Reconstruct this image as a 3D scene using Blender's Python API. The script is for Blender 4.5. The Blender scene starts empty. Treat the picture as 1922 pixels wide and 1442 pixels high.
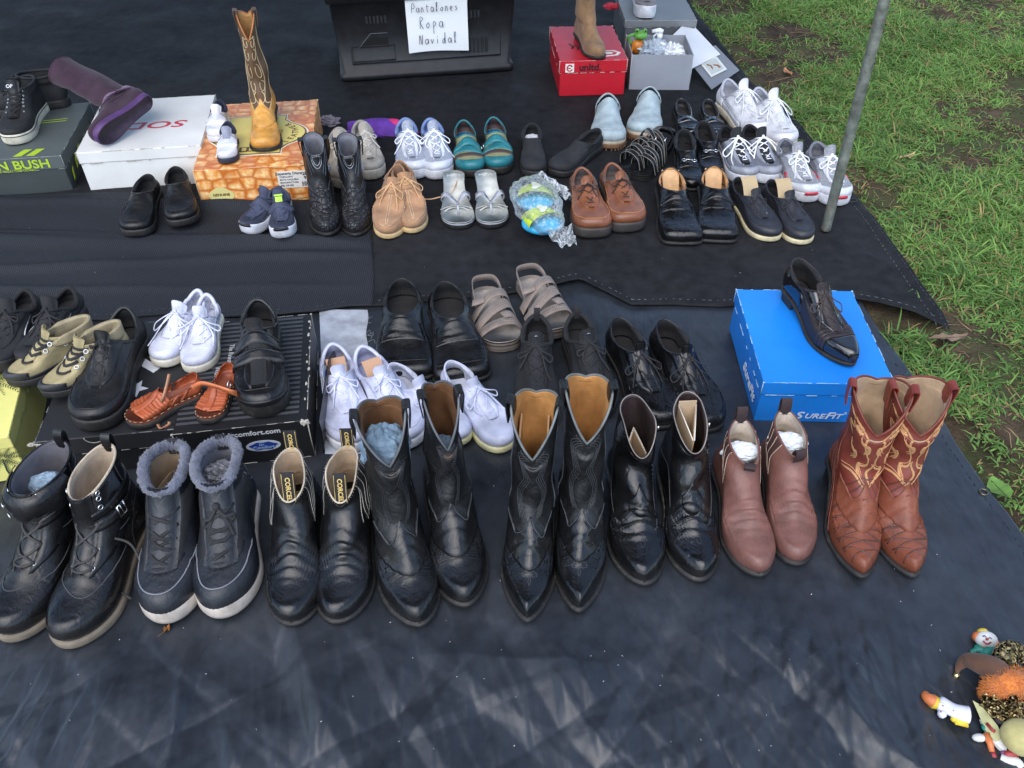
import bpy, math, random
import numpy as np
from mathutils import Vector, Matrix, noise
random.seed(7); rng = np.random.default_rng(7)
R_ = math.radians
sc = bpy.context.scene
COL = sc.collection
# ---------------------------------------------------------------- camera, world, sun, exposure
F = 1555.0; TH = R_(42.5); CH = 1.23
cd = bpy.data.cameras.new('camera'); cam = bpy.data.objects.new('camera', cd); COL.objects.link(cam)
cam.location = (0, 0, CH); cam.rotation_euler = (math.pi/2 - TH, 0, 0)
cd.sensor_width = 36; cd.lens = F/1922*36; cd.clip_start = .05; cd.clip_end = 500
sc.camera = cam
W = bpy.data.worlds.new('World'); sc.world = W; W.use_nodes = True
SUN_EL, SUN_ROT = R_(56), R_(196)
nt = W.node_tree; sky = nt.nodes.new('ShaderNodeTexSky'); sky.sky_type = 'NISHITA'; sky.sun_disc = False
sky.sun_elevation = SUN_EL; sky.sun_rotation = SUN_ROT; sky.air_density = 1.0; sky.dust_density = 1.2; sky.ozone_density = 1.0
nt.nodes['Background'].inputs['Strength'].default_value = .13
nt.links.new(sky.outputs[0], nt.nodes['Background'].inputs[0])
sl = bpy.data.lights.new('sun', 'SUN'); sl.energy = 1.3; sl.angle = R_(75); sl.color = (1, .97, .92)
so = bpy.data.objects.new('sun', sl); COL.objects.link(so)
sd = Vector((math.sin(SUN_ROT)*math.cos(SUN_EL), math.cos(SUN_ROT)*math.cos(SUN_EL), math.sin(SUN_EL)))
so.rotation_euler = sd.to_track_quat('Z', 'Y').to_euler(); so.location = (0, 0, 5)
sc.view_settings.view_transform = 'Standard'; sc.view_settings.look = 'None'
sc.view_settings.exposure = 1.22; sc.view_settings.gamma = 1; sc.view_settings.use_curve_mapping = False

# ---------------------------------------------------------------- measuring: where a sight line meets the plane at height z
def P(u, v, z=0.0):
    a = (u-961)/F; b = -(v-721)/F
    dy = math.cos(TH)+b*math.sin(TH); dz = -math.sin(TH)+b*math.cos(TH)
    t = (z-CH)/dz
    return Vector((a*t, dy*t, z))
def C(r, g, b):
    f = lambda c: (c/255/12.92) if c/255 <= .04045 else ((c/255+.055)/1.055)**2.4
    return (f(r), f(g), f(b))

# ---------------------------------------------------------------- object helpers
def thing(name, label, cat, loc=(0, 0, 0), rz=0, group=None, kind=None):
    o = bpy.data.objects.new(name, None); COL.objects.link(o); o.empty_display_size = .05
    o.location = loc; o.rotation_euler = (0, 0, rz)
    return tag(o, label, cat, group, kind)
def tag(o, label=None, cat=None, group=None, kind=None):
    if label: o['label'] = label
    if cat: o['category'] = cat
    if group: o['group'] = group
    if kind: o['kind'] = kind
    return o
STUFF = {'hem_stitching', 'worn_edges', 'torn_edge', 'loose_threads', 'barcode', 'eyelets', 'welt_stitching', 'whip_stitching', 'collar_stitching', 'beads', 'perforations', 'studs', 'sole_lugs', 'fleece_fibres', 'printed_palm', 'handwriting', 'printed_stripes', 'zip', 'flame_embroidery', 'flame_outline', 'shaft_embroidery', 'shaft_stitching', 'toe_stitching', 'scale_edges', 'scale_edges_side', 'vamp_ridges', 'strap_stitching', 'gore_stitching', 'moulded_ribs', 'black_graphic', 'printed_shoes', 'red_scribble', 'gathers'}
def mesh(name, v, f, mat, parent=None, smooth=True, uvs=None):
    me = bpy.data.meshes.new(name)
    v = np.asarray(v, dtype=float).reshape(-1, 3)
    me.from_pydata(v.tolist(), [], [tuple(int(i) for i in q) for q in f]); me.update()
    if smooth: me.polygons.foreach_set('use_smooth', [True]*len(me.polygons))
    me.materials.append(mat)
    o = bpy.data.objects.new(name, me); COL.objects.link(o)
    if parent: o.parent = parent
    if name in STUFF: o['kind'] = 'stuff'
    return o
def gridf(nu, nv, closed=False, off=0, flip=False):
    # nu rows, nv columns (column index fastest)
    f = []
    for i in range(nu-1):
        for j in range(nv if closed else nv-1):
            a = off+i*nv+j; b = off+i*nv+(j+1) % nv; c = off+(i+1)*nv+(j+1) % nv; d = off+(i+1)*nv+j
            f.append((a, d, c, b) if flip else (a, b, c, d))
    return f
class MB:
    def __init__(s): s.v = []; s.f = []
    def add(s, v, f):
        o = len(s.v); s.v.extend([tuple(map(float, p)) for p in v]); s.f.extend([tuple(int(i)+o for i in q) for q in f]); return s
    def box(s, x0, x1, y0, y1, z0, z1):
        v = [(x0, y0, z0), (x1, y0, z0), (x1, y1, z0), (x0, y1, z0), (x0, y0, z1), (x1, y0, z1), (x1, y1, z1), (x0, y1, z1)]
        return s.add(v, [(3, 2, 1, 0), (4, 5, 6, 7), (0, 1, 5, 4), (1, 2, 6, 5), (2, 3, 7, 6), (3, 0, 4, 7)])
    def tube(s, pts, r, n=6, closed=False, flat=1.0, up=None):
        pts = [Vector(p) for p in pts]; m = len(pts)
        if m < 2: return s
        rs = r if hasattr(r, '__len__') else [r]*m
        V = []; prev = None
        for i, p in enumerate(pts):
            a = pts[(i-1) % m] if (closed or i > 0) else p; b = pts[(i+1) % m] if (closed or i < m-1) else p
            t = (b-a); t = t.normalized() if t.length > 1e-9 else Vector((1, 0, 0))
            u = Vector(up[i]) if up is not None else (prev if prev is not None else (Vector((0, 0, 1)) if abs(t.z) < .9 else Vector((1, 0, 0))))
            sd_ = t.cross(u)
            if sd_.length < 1e-6: sd_ = t.orthogonal()
            sd_.normalize(); u = sd_.cross(t).normalized(); prev = u
            for k in range(n):
                an = 2*math.pi*k/n
                V.append(p+sd_*math.cos(an)*rs[i]+u*math.sin(an)*rs[i]*flat)
        f = []
        for i in range(m if closed else m-1):
            for k in range(n):
                f.append((i*n+k, i*n+(k+1) % n, ((i+1) % m)*n+(k+1) % n, ((i+1) % m)*n+k))
        if not closed:
            f.append(tuple(range(n))[::-1]); f.append(tuple((m-1)*n+k for k in range(n)))
        return s.add(V, f)
    def ball(s, c, r, nu=8, nv=12, sc_=(1, 1, 1), jit=0):
        V = []; f = []
        for i in range(nu+1):
            th = math.pi*i/nu
            for j in range(nv):
                ph = 2*math.pi*j/nv; q = 1+jit*(random.random()-.5)
                V.append((c[0]+r*q*sc_[0]*math.sin(th)*math.cos(ph), c[1]+r*q*sc_[1]*math.sin(th)*math.sin(ph), c[2]+r*q*sc_[2]*math.cos(th)))
        return s.add(V, gridf(nu+1, nv, True, flip=True))
    def build(s, name, mat, parent=None, smooth=True):
        return mesh(name, s.v, s.f, mat, parent, smooth)
def spline(pts, n=8, closed=False):
    pts = [Vector(p) for p in pts]; m = len(pts); out = []
    for i in range(m if closed else m-1):
        if closed: a, b, c, d = pts[(i-1) % m], pts[i], pts[(i+1) % m], pts[(i+2) % m]
        else: a, b, c, d = pts[max(i-1, 0)], pts[i], pts[i+1], pts[min(i+2, m-1)]
        for k in range(n):
            t = k/n
            out.append(.5*((2*b)+(c-a)*t+(2*a-5*b+4*c-d)*t*t+(3*b-a-3*c+d)*t**3))
    if not closed: out.append(pts[-1])
    return out

# ---------------------------------------------------------------- materials
_m = {}
def M(kind, rgb=(.5, .5, .5), rough=.5, **k):
    key = (kind, tuple(round(c, 4) for c in rgb), rough, tuple(sorted(k.items())))
    if key in _m: return _m[key]
    m = bpy.data.materials.new(kind); m.use_nodes = True; t = m.node_tree; N = t.nodes; Lk = t.links.new
    b = N['Principled BSDF']
    tc = N.new('ShaderNodeTexCoord')
    def nz(scale, detail=4, dist=0, rgh=.55, vec=None):
        n = N.new('ShaderNodeTexNoise'); n.inputs['Scale'].default_value = scale; n.inputs['Detail'].default_value = detail
        n.inputs['Distortion'].default_value = dist; n.inputs['Roughness'].default_value = rgh
        Lk(vec or tc.outputs['Object'], n.inputs['Vector']); return n.outputs['Fac']
    def vor(scale, feat='F1', vec=None):
        n = N.new('ShaderNodeTexVoronoi'); n.inputs['Scale'].default_value = scale; n.feature = feat
        Lk(vec or tc.outputs['Object'], n.inputs['Vector']); return n
    def ramp(src, a, bb, c0=(0, 0, 0), c1=(1, 1, 1)):
        n = N.new('ShaderNodeValToRGB'); e = n.color_ramp.elements; e[0].position = a; e[1].position = bb
        e[0].color = (*c0, 1); e[1].color = (*c1, 1); Lk(src, n.inputs[0]); return n.outputs[0]
    def mix(fac, a, bb):
        n = N.new('ShaderNodeMix'); n.data_type = 'RGBA'
        for s_, q in ((0, fac), (6, a), (7, bb)):
            if isinstance(q, (int, float)): n.inputs[s_].default_value = q
            elif isinstance(q, tuple): n.inputs[s_].default_value = (*q, 1)
            else: Lk(q, n.inputs[s_])
        return n.outputs[2]
    def math_(op, a, bb=0):
        n = N.new('ShaderNodeMath'); n.operation = op
        for i_, q in enumerate((a, bb)):
            if isinstance(q, (int, float)): n.inputs[i_].default_value = q
            else: Lk(q, n.inputs[i_])
        return n.outputs[0]
    def bump(src, st, dist=.001, prev=None):
        n = N.new('ShaderNodeBump'); n.inputs['Strength'].default_value = st; n.inputs['Distance'].default_value = dist
        Lk(src, n.inputs['Height'])
        if prev: Lk(prev, n.inputs['Normal'])
        return n.outputs[0]
    def mapping(sx, sy, sz, rot=(0, 0, 0)):
        n = N.new('ShaderNodeMapping'); n.inputs['Scale'].default_value = (sx, sy, sz); n.inputs['Rotation'].default_value = rot
        Lk(tc.outputs['Object'], n.inputs[0]); return n.outputs[0]
    dk = tuple(c*k.get('dark', .7) for c in rgb); lt = tuple(min(1, c*1.25+.004) for c in rgb)
    col = mix(ramp(nz(k.get('cs', 28)), .3, .7), dk, lt)
    nrm = None
    b.inputs['Roughness'].default_value = rough
    b.inputs['Specular IOR Level'].default_value = k.get('spec', .5)
    if kind == 'leather':
        g = nz(55, 3, .6); nrm = bump(g, k.get('wr', .35), .003)
        nrm = bump(vor(k.get('gs', 520), 'DISTANCE_TO_EDGE').outputs[0], k.get('grain', .25), .0006, nrm)
        sc_f = ramp(nz(160, 8, 0, .75), .60, .72)
        col = mix(math_('MULTIPLY', sc_f, k.get('scuff', .25)), col, tuple(min(1, c*1.35+.014) for c in rgb))
        dz = ramp(nz(7, 6, .4, .7), .48, .70); col = mix(math_('MULTIPLY', dz, k.get('dusty', .25)), col, tuple(c*.7+.030 for c in rgb))
        rr = ramp(nz(22, 5), .3, .75, (max(.05, rough-.12),)*3, (min(1, rough+.16),)*3); Lk(rr, b.inputs['Roughness'])
    elif kind == 'crumple':     # soft creased leather
        g = nz(30, 4, 1.6); nrm = bump(g, .7, .006)
        nrm = bump(vor(420, 'DISTANCE_TO_EDGE').outputs[0], .15, .0005, nrm)
        Lk(ramp(nz(20, 5), .3, .75, (max(.05, rough-.1),)*3, (rough+.18,)*3), b.inputs['Roughness'])
    elif kind == 'patent':
        nrm = bump(nz(24, 2, .5), .18, .003)
        b.inputs['Coat Weight'].default_value = .8; b.inputs['Coat Roughness'].default_value = .05
    elif kind == 'suede':
        b.inputs['Sheen Weight'].default_value = .12; b.inputs['Sheen Roughness'].default_value = .6
        nrm = bump(nz(900, 2), .3, .0006); nrm = bump(nz(60, 4, 1), .3, .002, nrm)
        col = mix(math_('MULTIPLY', ramp(nz(120, 6, 1), .55, .7), .25), col, lt)
    elif kind == 'mesh':
        w = N.new('ShaderNodeTexVoronoi'); w.inputs['Scale'].default_value = k.get('gs', 480); Lk(tc.outputs['Object'], w.inputs[0])
        nrm = bump(w.outputs[0], .6, .0008); col = mix(ramp(w.outputs[0], .1, .5), lt, tuple(c*.55 for c in rgb))
    elif kind == 'canvas':
        c1 = N.new('ShaderNodeTexWave'); c1.inputs['Scale'].default_value = 260; Lk(mapping(1, 0, .6), c1.inputs[0])
        c2 = N.new('ShaderNodeTexWave'); c2.bands_direction = 'Y'; c2.inputs['Scale'].default_value = 260; Lk(tc.outputs['Object'], c2.inputs[0])
        nrm = bump(math_('ADD', c1.outputs[1], c2.outputs[1]), .25, .0005); nrm = bump(nz(40, 4, 1), .3, .003, nrm)
    elif kind == 'rubber':
        nrm = bump(nz(300, 4), .15, .0005)
        col = mix(math_('MULTIPLY', ramp(nz(90, 8, .3, .7), .52, .72), k.get('dirt', .35)), col, k.get('dirtc', (.10, .085, .065)))
    elif kind == 'card':
        nrm = bump(nz(14, 4, .3), .25, .006); nrm = bump(nz(420, 3), .06, .0004, nrm)
        col = mix(ramp(nz(7, 6), .3, .72), tuple(c*.86 for c in rgb), tuple(min(1, c*1.06) for c in rgb))
        col = mix(math_('MULTIPLY', ramp(nz(70, 9, .5, .8), .60, .74), k.get('scuff', .22)), col, tuple(c*.5+.12 for c in rgb))
    elif kind == 'scales':      # crocodile tail leather
        v1 = N.new('ShaderNodeTexVoronoi'); v1.feature = 'DISTANCE_TO_EDGE'; v1.inputs['Scale'].default_value = k.get('gs', 70)
        v1.inputs['Randomness'].default_value = .55; Lk(mapping(1, .8, 1), v1.inputs[0])
        e = ramp(v1.outputs[0], 0, .18); nrm = bump(e, .8, .0022)
        col = mix(e, tuple(c*.45 for c in rgb), lt)
    elif kind == 'crocprint':   # printed box board
        v1 = N.new('ShaderNodeTexVoronoi'); v1.feature = 'DISTANCE_TO_EDGE'; v1.inputs['Scale'].default_value = 30; v1.inputs['Randomness'].default_value = .45
        Lk(mapping(.75, 1, 1.1), v1.inputs[0])
        col = mix(ramp(v1.outputs[0], .0, .22), C(196, 104, 34), mix(ramp(nz(60, 3), .35, .65), C(232, 150, 66), C(255, 220, 158)))
        nrm = bump(nz(14, 4, .3), .2, .004)
    elif kind == 'ostrich':
        v1 = vor(115); dots = ramp(v1.outputs[0], .10, .17, (1, 1, 1), (0, 0, 0)); th_ = ramp(nz(35, 2), .42, .52)
        mk = math_('MULTIPLY', dots, th_); col = mix(mk, col, tuple(c*.3 for c in rgb)); nrm = bump(mk, .5, .002)
    elif kind == 'glitter':
        v1 = vor(k.get('gs', 330)); nrm = None
        cc = N.new('ShaderNodeSeparateColor'); Lk(v1.outputs['Color'], cc.inputs[0])
        col = mix(ramp(cc.outputs[0], .2, .95), tuple(c*.5 for c in rgb), tuple(min(1, c*2.4) for c in rgb))
        nn = N.new('ShaderNodeNormalMap'); Lk(v1.outputs['Color'], nn.inputs['Color']); nn.inputs['Strength'].default_value = 1.2; nrm = nn.outputs[0]
        b.inputs['Metallic'].default_value = .5; b.inputs['Roughness'].default_value = .3
    elif kind == 'fur':
        nrm = bump(nz(380, 6, .4), 1.0, .003); b.inputs['Sheen Weight'].default_value = .3
    elif kind == 'metal':
        b.inputs['Metallic'].default_value = 1.0; nrm = bump(nz(90, 6), .12, .001)
    elif kind == 'pole':
        r_ = ramp(nz(26, 8, .4, .7, mapping(1, 1, .25)), .50, .66); zz = N.new('ShaderNodeSeparateXYZ'); Lk(tc.outputs['Object'], zz.inputs[0])
        low = ramp(zz.outputs[2], .02, .14, (1, 1, 1), (.18, .18, .18)); rust = math_('MULTIPLY', r_, low)
        col = mix(rust, mix(ramp(nz(40, 5), .35, .7), C(92, 98, 90), C(140, 146, 138)), mix(ramp(nz(150, 4), .4, .6), C(88, 48, 30), C(140, 84, 54)))
        b.inputs['Metallic'].default_value = .35; nrm = bump(nz(220, 5), .3, .0008)
    elif kind == 'plastic':
        nrm = bump(nz(k.get('cs', 60), 3, 1.2), k.get('wr', .2), .003)
    elif kind == 'film':        # clear plastic film
        nrm = bump(nz(22, 3, 1.6), .8, .008)
        b.inputs['Transmission Weight'].default_value = 0; b.inputs['Roughness'].default_value = .12
        tr = N.new('ShaderNodeBsdfTransparent'); mx = N.new('ShaderNodeMixShader'); out = N['Material Output']
        fr = N.new('ShaderNodeFresnel'); fr.inputs[0].default_value = 1.25; Lk(nrm, fr.inputs['Normal'])
        fac = math_('ADD', math_('MULTIPLY', ramp(nz(45, 6, 2.5), .42, .68), k.get('op', .45)), math_('ADD', fr.outputs[0], k.get('base', .10)))
        Lk(fac, mx.inputs[0]); Lk(tr.outputs[0], mx.inputs[1]); Lk(b.outputs[0], mx.inputs[2]); Lk(mx.outputs[0], out.inputs[0])
    elif kind == 'tarp':
        k.setdefault('x', 0)
        w1 = N.new('ShaderNodeTexWave'); w1.inputs['Scale'].default_value = k.get('gs', 150); Lk(tc.outputs['Object'], w1.inputs[0])
        w2 = N.new('ShaderNodeTexWave'); w2.bands_direction = 'Y'; w2.inputs['Scale'].default_value = k.get('gs', 150)*.8; Lk(tc.outputs['Object'], w2.inputs[0])
        nrm = bump(nz(16, 3, .3, .5, mapping(1.6, .5, 1)), .25, .01)
        nrm = bump(nz(38, 3, .6), .16, .003, nrm)
        nrm = bump(math_('ADD', w1.outputs[1], w2.outputs[1]), k.get('weave', .12), .0006, nrm)
        dust = ramp(nz(2.2, 9, .5, .7), .42, .72)
        col = mix(math_('MULTIPLY', dust, k.get('dust', .5)), col, tuple(c*1.6+.012 for c in rgb))
        fine = ramp(nz(240, 4, 0, .8), .68, .76)
        col = mix(math_('MULTIPLY', fine, .35), col, (.16, .16, .16))
        Lk(ramp(nz(5, 6, .6), .3, .75, (rough-.1,)*3, (rough+.14,)*3), b.inputs['Roughness'])
    elif kind == 'ribbed':
        w1 = N.new('ShaderNodeTexWave'); w1.inputs['Scale'].default_value = 62; w1.inputs['Distortion'].default_value = .6; w1.inputs['Detail Scale'].default_value = .6; Lk(mapping(1, .05, 0), w1.inputs[0])
        w2 = N.new('ShaderNodeTexWave'); w2.bands_direction = 'Y'; w2.inputs['Scale'].default_value = 150; Lk(tc.outputs['Object'], w2.inputs[0])
        nrm = bump(nz(12, 6, .8), .3, .008); nrm = bump(w1.outputs[1], .5, .0016, nrm); nrm = bump(w2.outputs[1], .2, .0006, nrm)
        col = mix(w1.outputs[1], tuple(c*.6 for c in rgb), tuple(c*1.35 for c in rgb))
    elif kind == 'soil':
        nrm = bump(nz(26, 10, .3, .75), .9, .02); nrm = bump(vor(160).outputs[0], .6, .004, nrm)
        col = mix(ramp(nz(9, 9, .4, .75), .35, .68), C(52, 42, 34), C(104, 88, 70))
        col = mix(ramp(nz(70, 8, 0, .8), .62, .74), col, C(140, 122, 96))
        col = mix(math_('MULTIPLY', ramp(nz(5, 5), .45, .62), .6), col, C(70, 84, 44))
    elif kind == 'blade':
        at = N.new('ShaderNodeAttribute'); at.attribute_name = 'tint'; col = at.outputs['Color']
        b.inputs['Subsurface Weight'].default_value = 0
    if kind not in ('film',):
        pass
    if k.get('flat'): col = None; b.inputs['Base Color'].default_value = (*rgb, 1)
    if col is not None: Lk(col, b.inputs['Base Color'])
    if nrm is not None: Lk(nrm, b.inputs['Normal'])
    if kind == 'blade':
        tl = N.new('ShaderNodeBsdfTranslucent'); mx = N.new('ShaderNodeMixShader'); mx.inputs[0].default_value = .35; Lk(col, tl.inputs[0])
        Lk(b.outputs[0], mx.inputs[1]); Lk(tl.outputs[0], mx.inputs[2]); Lk(mx.outputs[0], N['Material Output'].inputs[0])
    _m[key] = m; return m
BLK = C(26, 27, 30); INK = C(18, 19, 22)
def blackleather(r=.34, **k): k.setdefault('spec', .45); k.setdefault('wr', .5); k.setdefault('dusty', .10); return M('leather', C(15, 15, 17), max(.2, r-.06), **k)
STITCH = M('canvas', C(120, 122, 124), .8)
DARKSTITCH = M('canvas', C(62, 64, 68), .8)
CREAMSTITCH = M('canvas', C(196, 178, 140), .8)
CHROME = M('metal', (.75, .75, .75), .22)
BLKLACE = M('canvas', C(34, 34, 36), .85)
WHTLACE = M('canvas', C(228, 230, 236), .8)

def text(parent, body, size, loc, rot, mat, name='lettering', bold=0, sx=1, extr=.0002, shear=0, align='CENTER', vert=False, spacing=1):
    cu = bpy.data.curves.new('t', 'FONT'); cu.body = body; cu.size = size; cu.extrude = extr; cu.offset = bold*size
    cu.align_x = align; cu.align_y = 'CENTER'; cu.shear = shear; cu.resolution_u = 3; cu.space_character = spacing
    ob = bpy.data.objects.new('t', cu); COL.objects.link(ob)
    me = bpy.data.meshes.new_from_object(ob.evaluated_get(bpy.context.evaluated_depsgraph_get()))
    bpy.data.objects.remove(ob); bpy.data.curves.remove(cu)
    me.materials.clear(); me.materials.append(mat)
    o = bpy.data.objects.new(name, me); COL.objects.link(o); o.parent = parent
    o.location = loc; o.rotation_euler = rot; o.scale = (sx, 1, 1)
    return o

# ---------------------------------------------------------------- tarp relief (near sheet lies on uneven turf)
_cr = []
_r2 = random.Random(11)
for _ in range(46):
    cx, cy = _r2.uniform(-1.3, 1.2), _r2.uniform(.35, 1.0)
    an = _r2.choice([_r2.uniform(1.2, 1.9), _r2.uniform(1.2, 1.9), _r2.uniform(0, 3.14)])
    _cr.append((cx, cy, math.cos(an), math.sin(an), _r2.uniform(.1, .34), _r2.uniform(.006, .02), _r2.uniform(.002, .0085), _r2.choice([-1, 1, 1])))
_fold = []
for i_ in range(26):
    an = _r2.choice([_r2.gauss(0, .22), _r2.gauss(0, .3), _r2.gauss(.1, .2), _r2.gauss(-.1, .3), _r2.gauss(.8, .3), _r2.gauss(-.8, .3), _r2.uniform(0, 3.14)]); lam = _r2.choice([.34, .20, .13, .09, .06, .045])*_r2.uniform(.8, 1.25)
    _fold.append((math.cos(an), math.sin(an), lam, lam*_r2.uniform(.020, .052)*(.40+.60*abs(math.cos(an))**3), _r2.uniform(0, 6), _r2.uniform(-6, 6), _r2.uniform(-5, 5), _r2.uniform(0, 6.28)))
def gz(x, y):
    x = np.asarray(x, float); y = np.asarray(y, float)
    z = .004*np.sin(2.1*x+1.3*y+.4)+.003*np.sin(5.3*x-2.2*y)+.003*np.sin(1.1*x+6.1*y+1)
    z = z+.0016*np.sin(17*x+4*y+2*np.sin(7*y))+.0012*np.sin(31*y+9*x)
    near = 1/(1+np.exp((y-.69)/.035))
    d = np.zeros_like(z)
    for cx, cy, ca, sa, ln, wd, am, sg in _cr:
        u = (x-cx)*ca+(y-cy)*sa; w = -(x-cx)*sa+(y-cy)*ca+.02*np.sin(u*9)
        e = np.exp(-(u/ln)**4)
        d = d+sg*am*e*np.where(w > 0, np.exp(-np.abs(w)/wd), np.exp(-np.abs(w)/(wd*2.6)))
    d = d+.004*np.abs(np.sin(11*x+3*np.sin(6*y)))**.7
    c = np.zeros_like(z)
    for ca, sa, lam, am, wph, mx, my, mp in _fold:
        u = (x*ca+y*sa+.010*np.sin((y*ca-x*sa)*8+wph)+.0025*np.sin((y*ca-x*sa)*29+wph*2))/lam+wph
        fr = u-np.floor(u); tri = np.where(fr < .10, fr/.10, (1-fr)/.90)
        c = c+am*tri*np.clip(1.5*np.sin(mx*x+my*y+mp)+.1, 0, 1)
    return z-.004-.016*near+d*near+.2*d*(1-near)*(1/(1+np.exp((y-1.5)/.2)))+c*(.22+.78*near)*(1/(1+np.exp((y-1.5)/.2)))
def G(p): return float(gz(p[0], p[1]))
# ================================================================ the shoe former: a body of rings from the sole edge to the rim
_tt = np.linspace(0, 1, 101)
_mt = np.interp(_tt, [0, .12, .3, .45, .58, .70, .84, 1], [.70, .68, .64, .70, .86, .985, 1.0, .97])
_mt = np.convolve(np.pad(_mt, 6, 'edge'), np.ones(13)/13, 'valid')
class Shoe:
    NP = 60
    def __init__(s, name, label, cat, toe, back, hb, z=None, L=None, W=.048, side=1, group=None, tc=.28, tn=2.1, asym=.009, hh=0, ts=.007, heel=.10, lift=0, flex=.0012):
        z0_ = z
        if z is None:
            q_ = P(*toe, 0); z0_ = 0
            for _ in range(2): z0_ = max(G(P(*toe, z0_)), G(P(*toe, z0_)+Vector((0, .12, 0))))
        tp = P(*toe, z0_+.006); bp = P(*back, hb+z0_)
        d = Vector((tp.x-bp.x, tp.y-bp.y)); s.Lm = d.length; d.normalize()
        s.L = L or s.Lm; s.d = d; s.sd = random.Random(label)
        base = Vector((tp.x-d.x*s.L, tp.y-d.y*s.L, 0))
        if z is None: zz = max(G(base+Vector((d.x*s.L*q, d.y*s.L*q, 0))) for q in (.1, .3, .5, .7, .9))-.0015
        else: zz = z
        base.z = zz
        s.root = thing(name, label, cat, base, math.atan2(d.y, d.x), group)
        s.W = W*s.L/.28; s.side = side; s.tc, s.tn, s.asym, s.hh, s.ts, s.heelc, s.flex = tc, tn, asym, hh, ts, heel, flex
        s.ph = [s.sd.uniform(0, 6.28) for _ in range(6)]
    def keys(s, K, sole):
        # rows: xf zf xb zb w zs b v
        s.s0 = sole
        K = np.array([list(r)+[0]*(8-len(r)) for r in K], float)
        n = len(K); T = 161; out = np.zeros((T, 8))
        for i, g in enumerate(np.linspace(0, n-1, T)):
            j = min(int(g), n-2); t = g-j
            a, b, c, d = K[max(j-1, 0)], K[j], K[j+1], K[min(j+2, n-1)]
            m1 = (c-a)*.5; m2 = (d-b)*.5
            m1[6:] = 0; m2[6:] = 0
            out[i] = (2*t**3-3*t**2+1)*b+(t**3-2*t**2+t)*m1+(-2*t**3+3*t**2)*c+(t**3-t**2)*m2
        s.T = out; s.Kk = np.linspace(0, 1, T)
        xf = out[:, 0]; i0 = int(np.argmax(xf)); i1 = i0+int(np.argmin(xf[i0:])); s.mono = (i0, i1)
    def zo(s, x):
        L = s.L; q = np.clip((x/L-.22)/(.60-.22), 0, 1); sm = q*q*(3-2*q)
        return s.hh*(1-sm)+s.ts*np.clip((x/L-.70)/.30, 0, 1.1)**2
    def R(s, k, phi, base=True):
        k, phi = np.broadcast_arrays(np.asarray(k, float), np.asarray(phi, float))
        kk = np.clip(k, 0, 1); c = [np.interp(kk, s.Kk, s.T[:, j]) for j in range(8)]
        xf, zf, xb, zb, w, zs, b, v = c; b = np.clip(b, 0, 1)
        cs = np.cos(phi); t = np.clip((1+cs)/2, 0, 1)
        hc = np.where(t < s.heelc, np.sqrt(np.clip(1-(1-t/s.heelc)**2, 0, 1)), 1)
        a0 = 1-s.tc; tq = np.clip((t-a0)/s.tc, 0, 1); toe = (1-tq**s.tn)**(1/s.tn)
        ys = np.interp(t, _tt, _mt)*hc*toe
        ye = np.sqrt(np.clip(1-(2*t-1)**2, 0, 1))
        y = w*((1-b)*ys+b*ye)*np.sign(np.sin(phi)+1e-12)
        x = xb+(xf-xb)*t
        fp = np.clip(cs, 0, 1); fm = np.clip(-cs, 0, 1)
        f1 = (1-v)*fp**1.5+v*(1-np.abs(np.sin(phi)))*(cs > 0); f2 = (1-v)*fm**1.5+v*(1-np.abs(np.sin(phi)))*(cs < 0)
        z = zs+(zf-zs)*f1+(zb-zs)*f2
        u = x/s.L
        y = y+s.asym*s.L/.28*(u*u*u-.25*u)*(1-.5*b)*1.0
        z = z+s.zo(x)
        p = s.ph; amp = s.flex*np.clip((z-s.s0)/.03, 0, 1)
        z = z+amp*np.exp(-((u-.65)/.10)**2)*np.sin(2*math.pi*u*17+p[0]+1.3*np.sin(y*60+p[1]))*1.0
        x = x+amp*1.5*np.sin(z*95+p[2]+2*np.sin(y*30))*np.clip((z-.05)/.04, 0, 1)*np.clip((.19-z)/.06, .25, 1)*(x > .04)
        y = y+amp*1.0*np.sin(x*48+p[3]+z*37)
        return np.stack([x, y*s.side, z], -1)
    def Nn(s, k, phi):
        e = .006; k = np.asarray(k, float)
        ka = np.clip(k-e, 0, 1); kb = np.clip(k+e, 0, 1)
        du = s.R(kb, phi)-s.R(ka, phi); dp = s.R(k, np.asarray(phi)+.02)-s.R(k, np.asarray(phi)-.02)
        n = np.cross(dp, du)*s.side; return n/np.maximum(np.linalg.norm(n, axis=-1, keepdims=True), 1e-9)
    def off(s, k, phi, d): return s.R(k, phi)+s.Nn(k, phi)*np.asarray(d)[..., None] if np.ndim(d) else s.R(k, phi)+s.Nn(k, phi)*d
    # section address: x along the foot, q from -1 (sole edge) over the top (0) to 1
    def sec(s, x, q):
        x, q = np.broadcast_arrays(np.asarray(x, float), np.asarray(q, float))
        i0, i1 = s.mono; xs = s.T[i0:i1+1, 0][::-1]; ks = s.Kk[i0:i1+1][::-1]
        kx = np.interp(x, xs, ks); k = kx*(1-q*q)
        xf = np.interp(k, s.Kk, s.T[:, 0]); xb = np.interp(k, s.Kk, s.T[:, 2])
        t = np.clip((x-xb)/(xf-xb), 0, 1); return k, np.arccos(np.clip(2*t-1, -1, 1))*np.sign(q)
    def ky(s, k, y):      # address on the front of ring k at lateral distance y
        ph = np.linspace(0, 1.7, 60); pts = s.R(k, ph)[:, 1]*s.side; c0 = pts[0]
        pr = np.interp(abs(y), pts-c0, ph); return pr if y >= 0 else -pr
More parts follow.
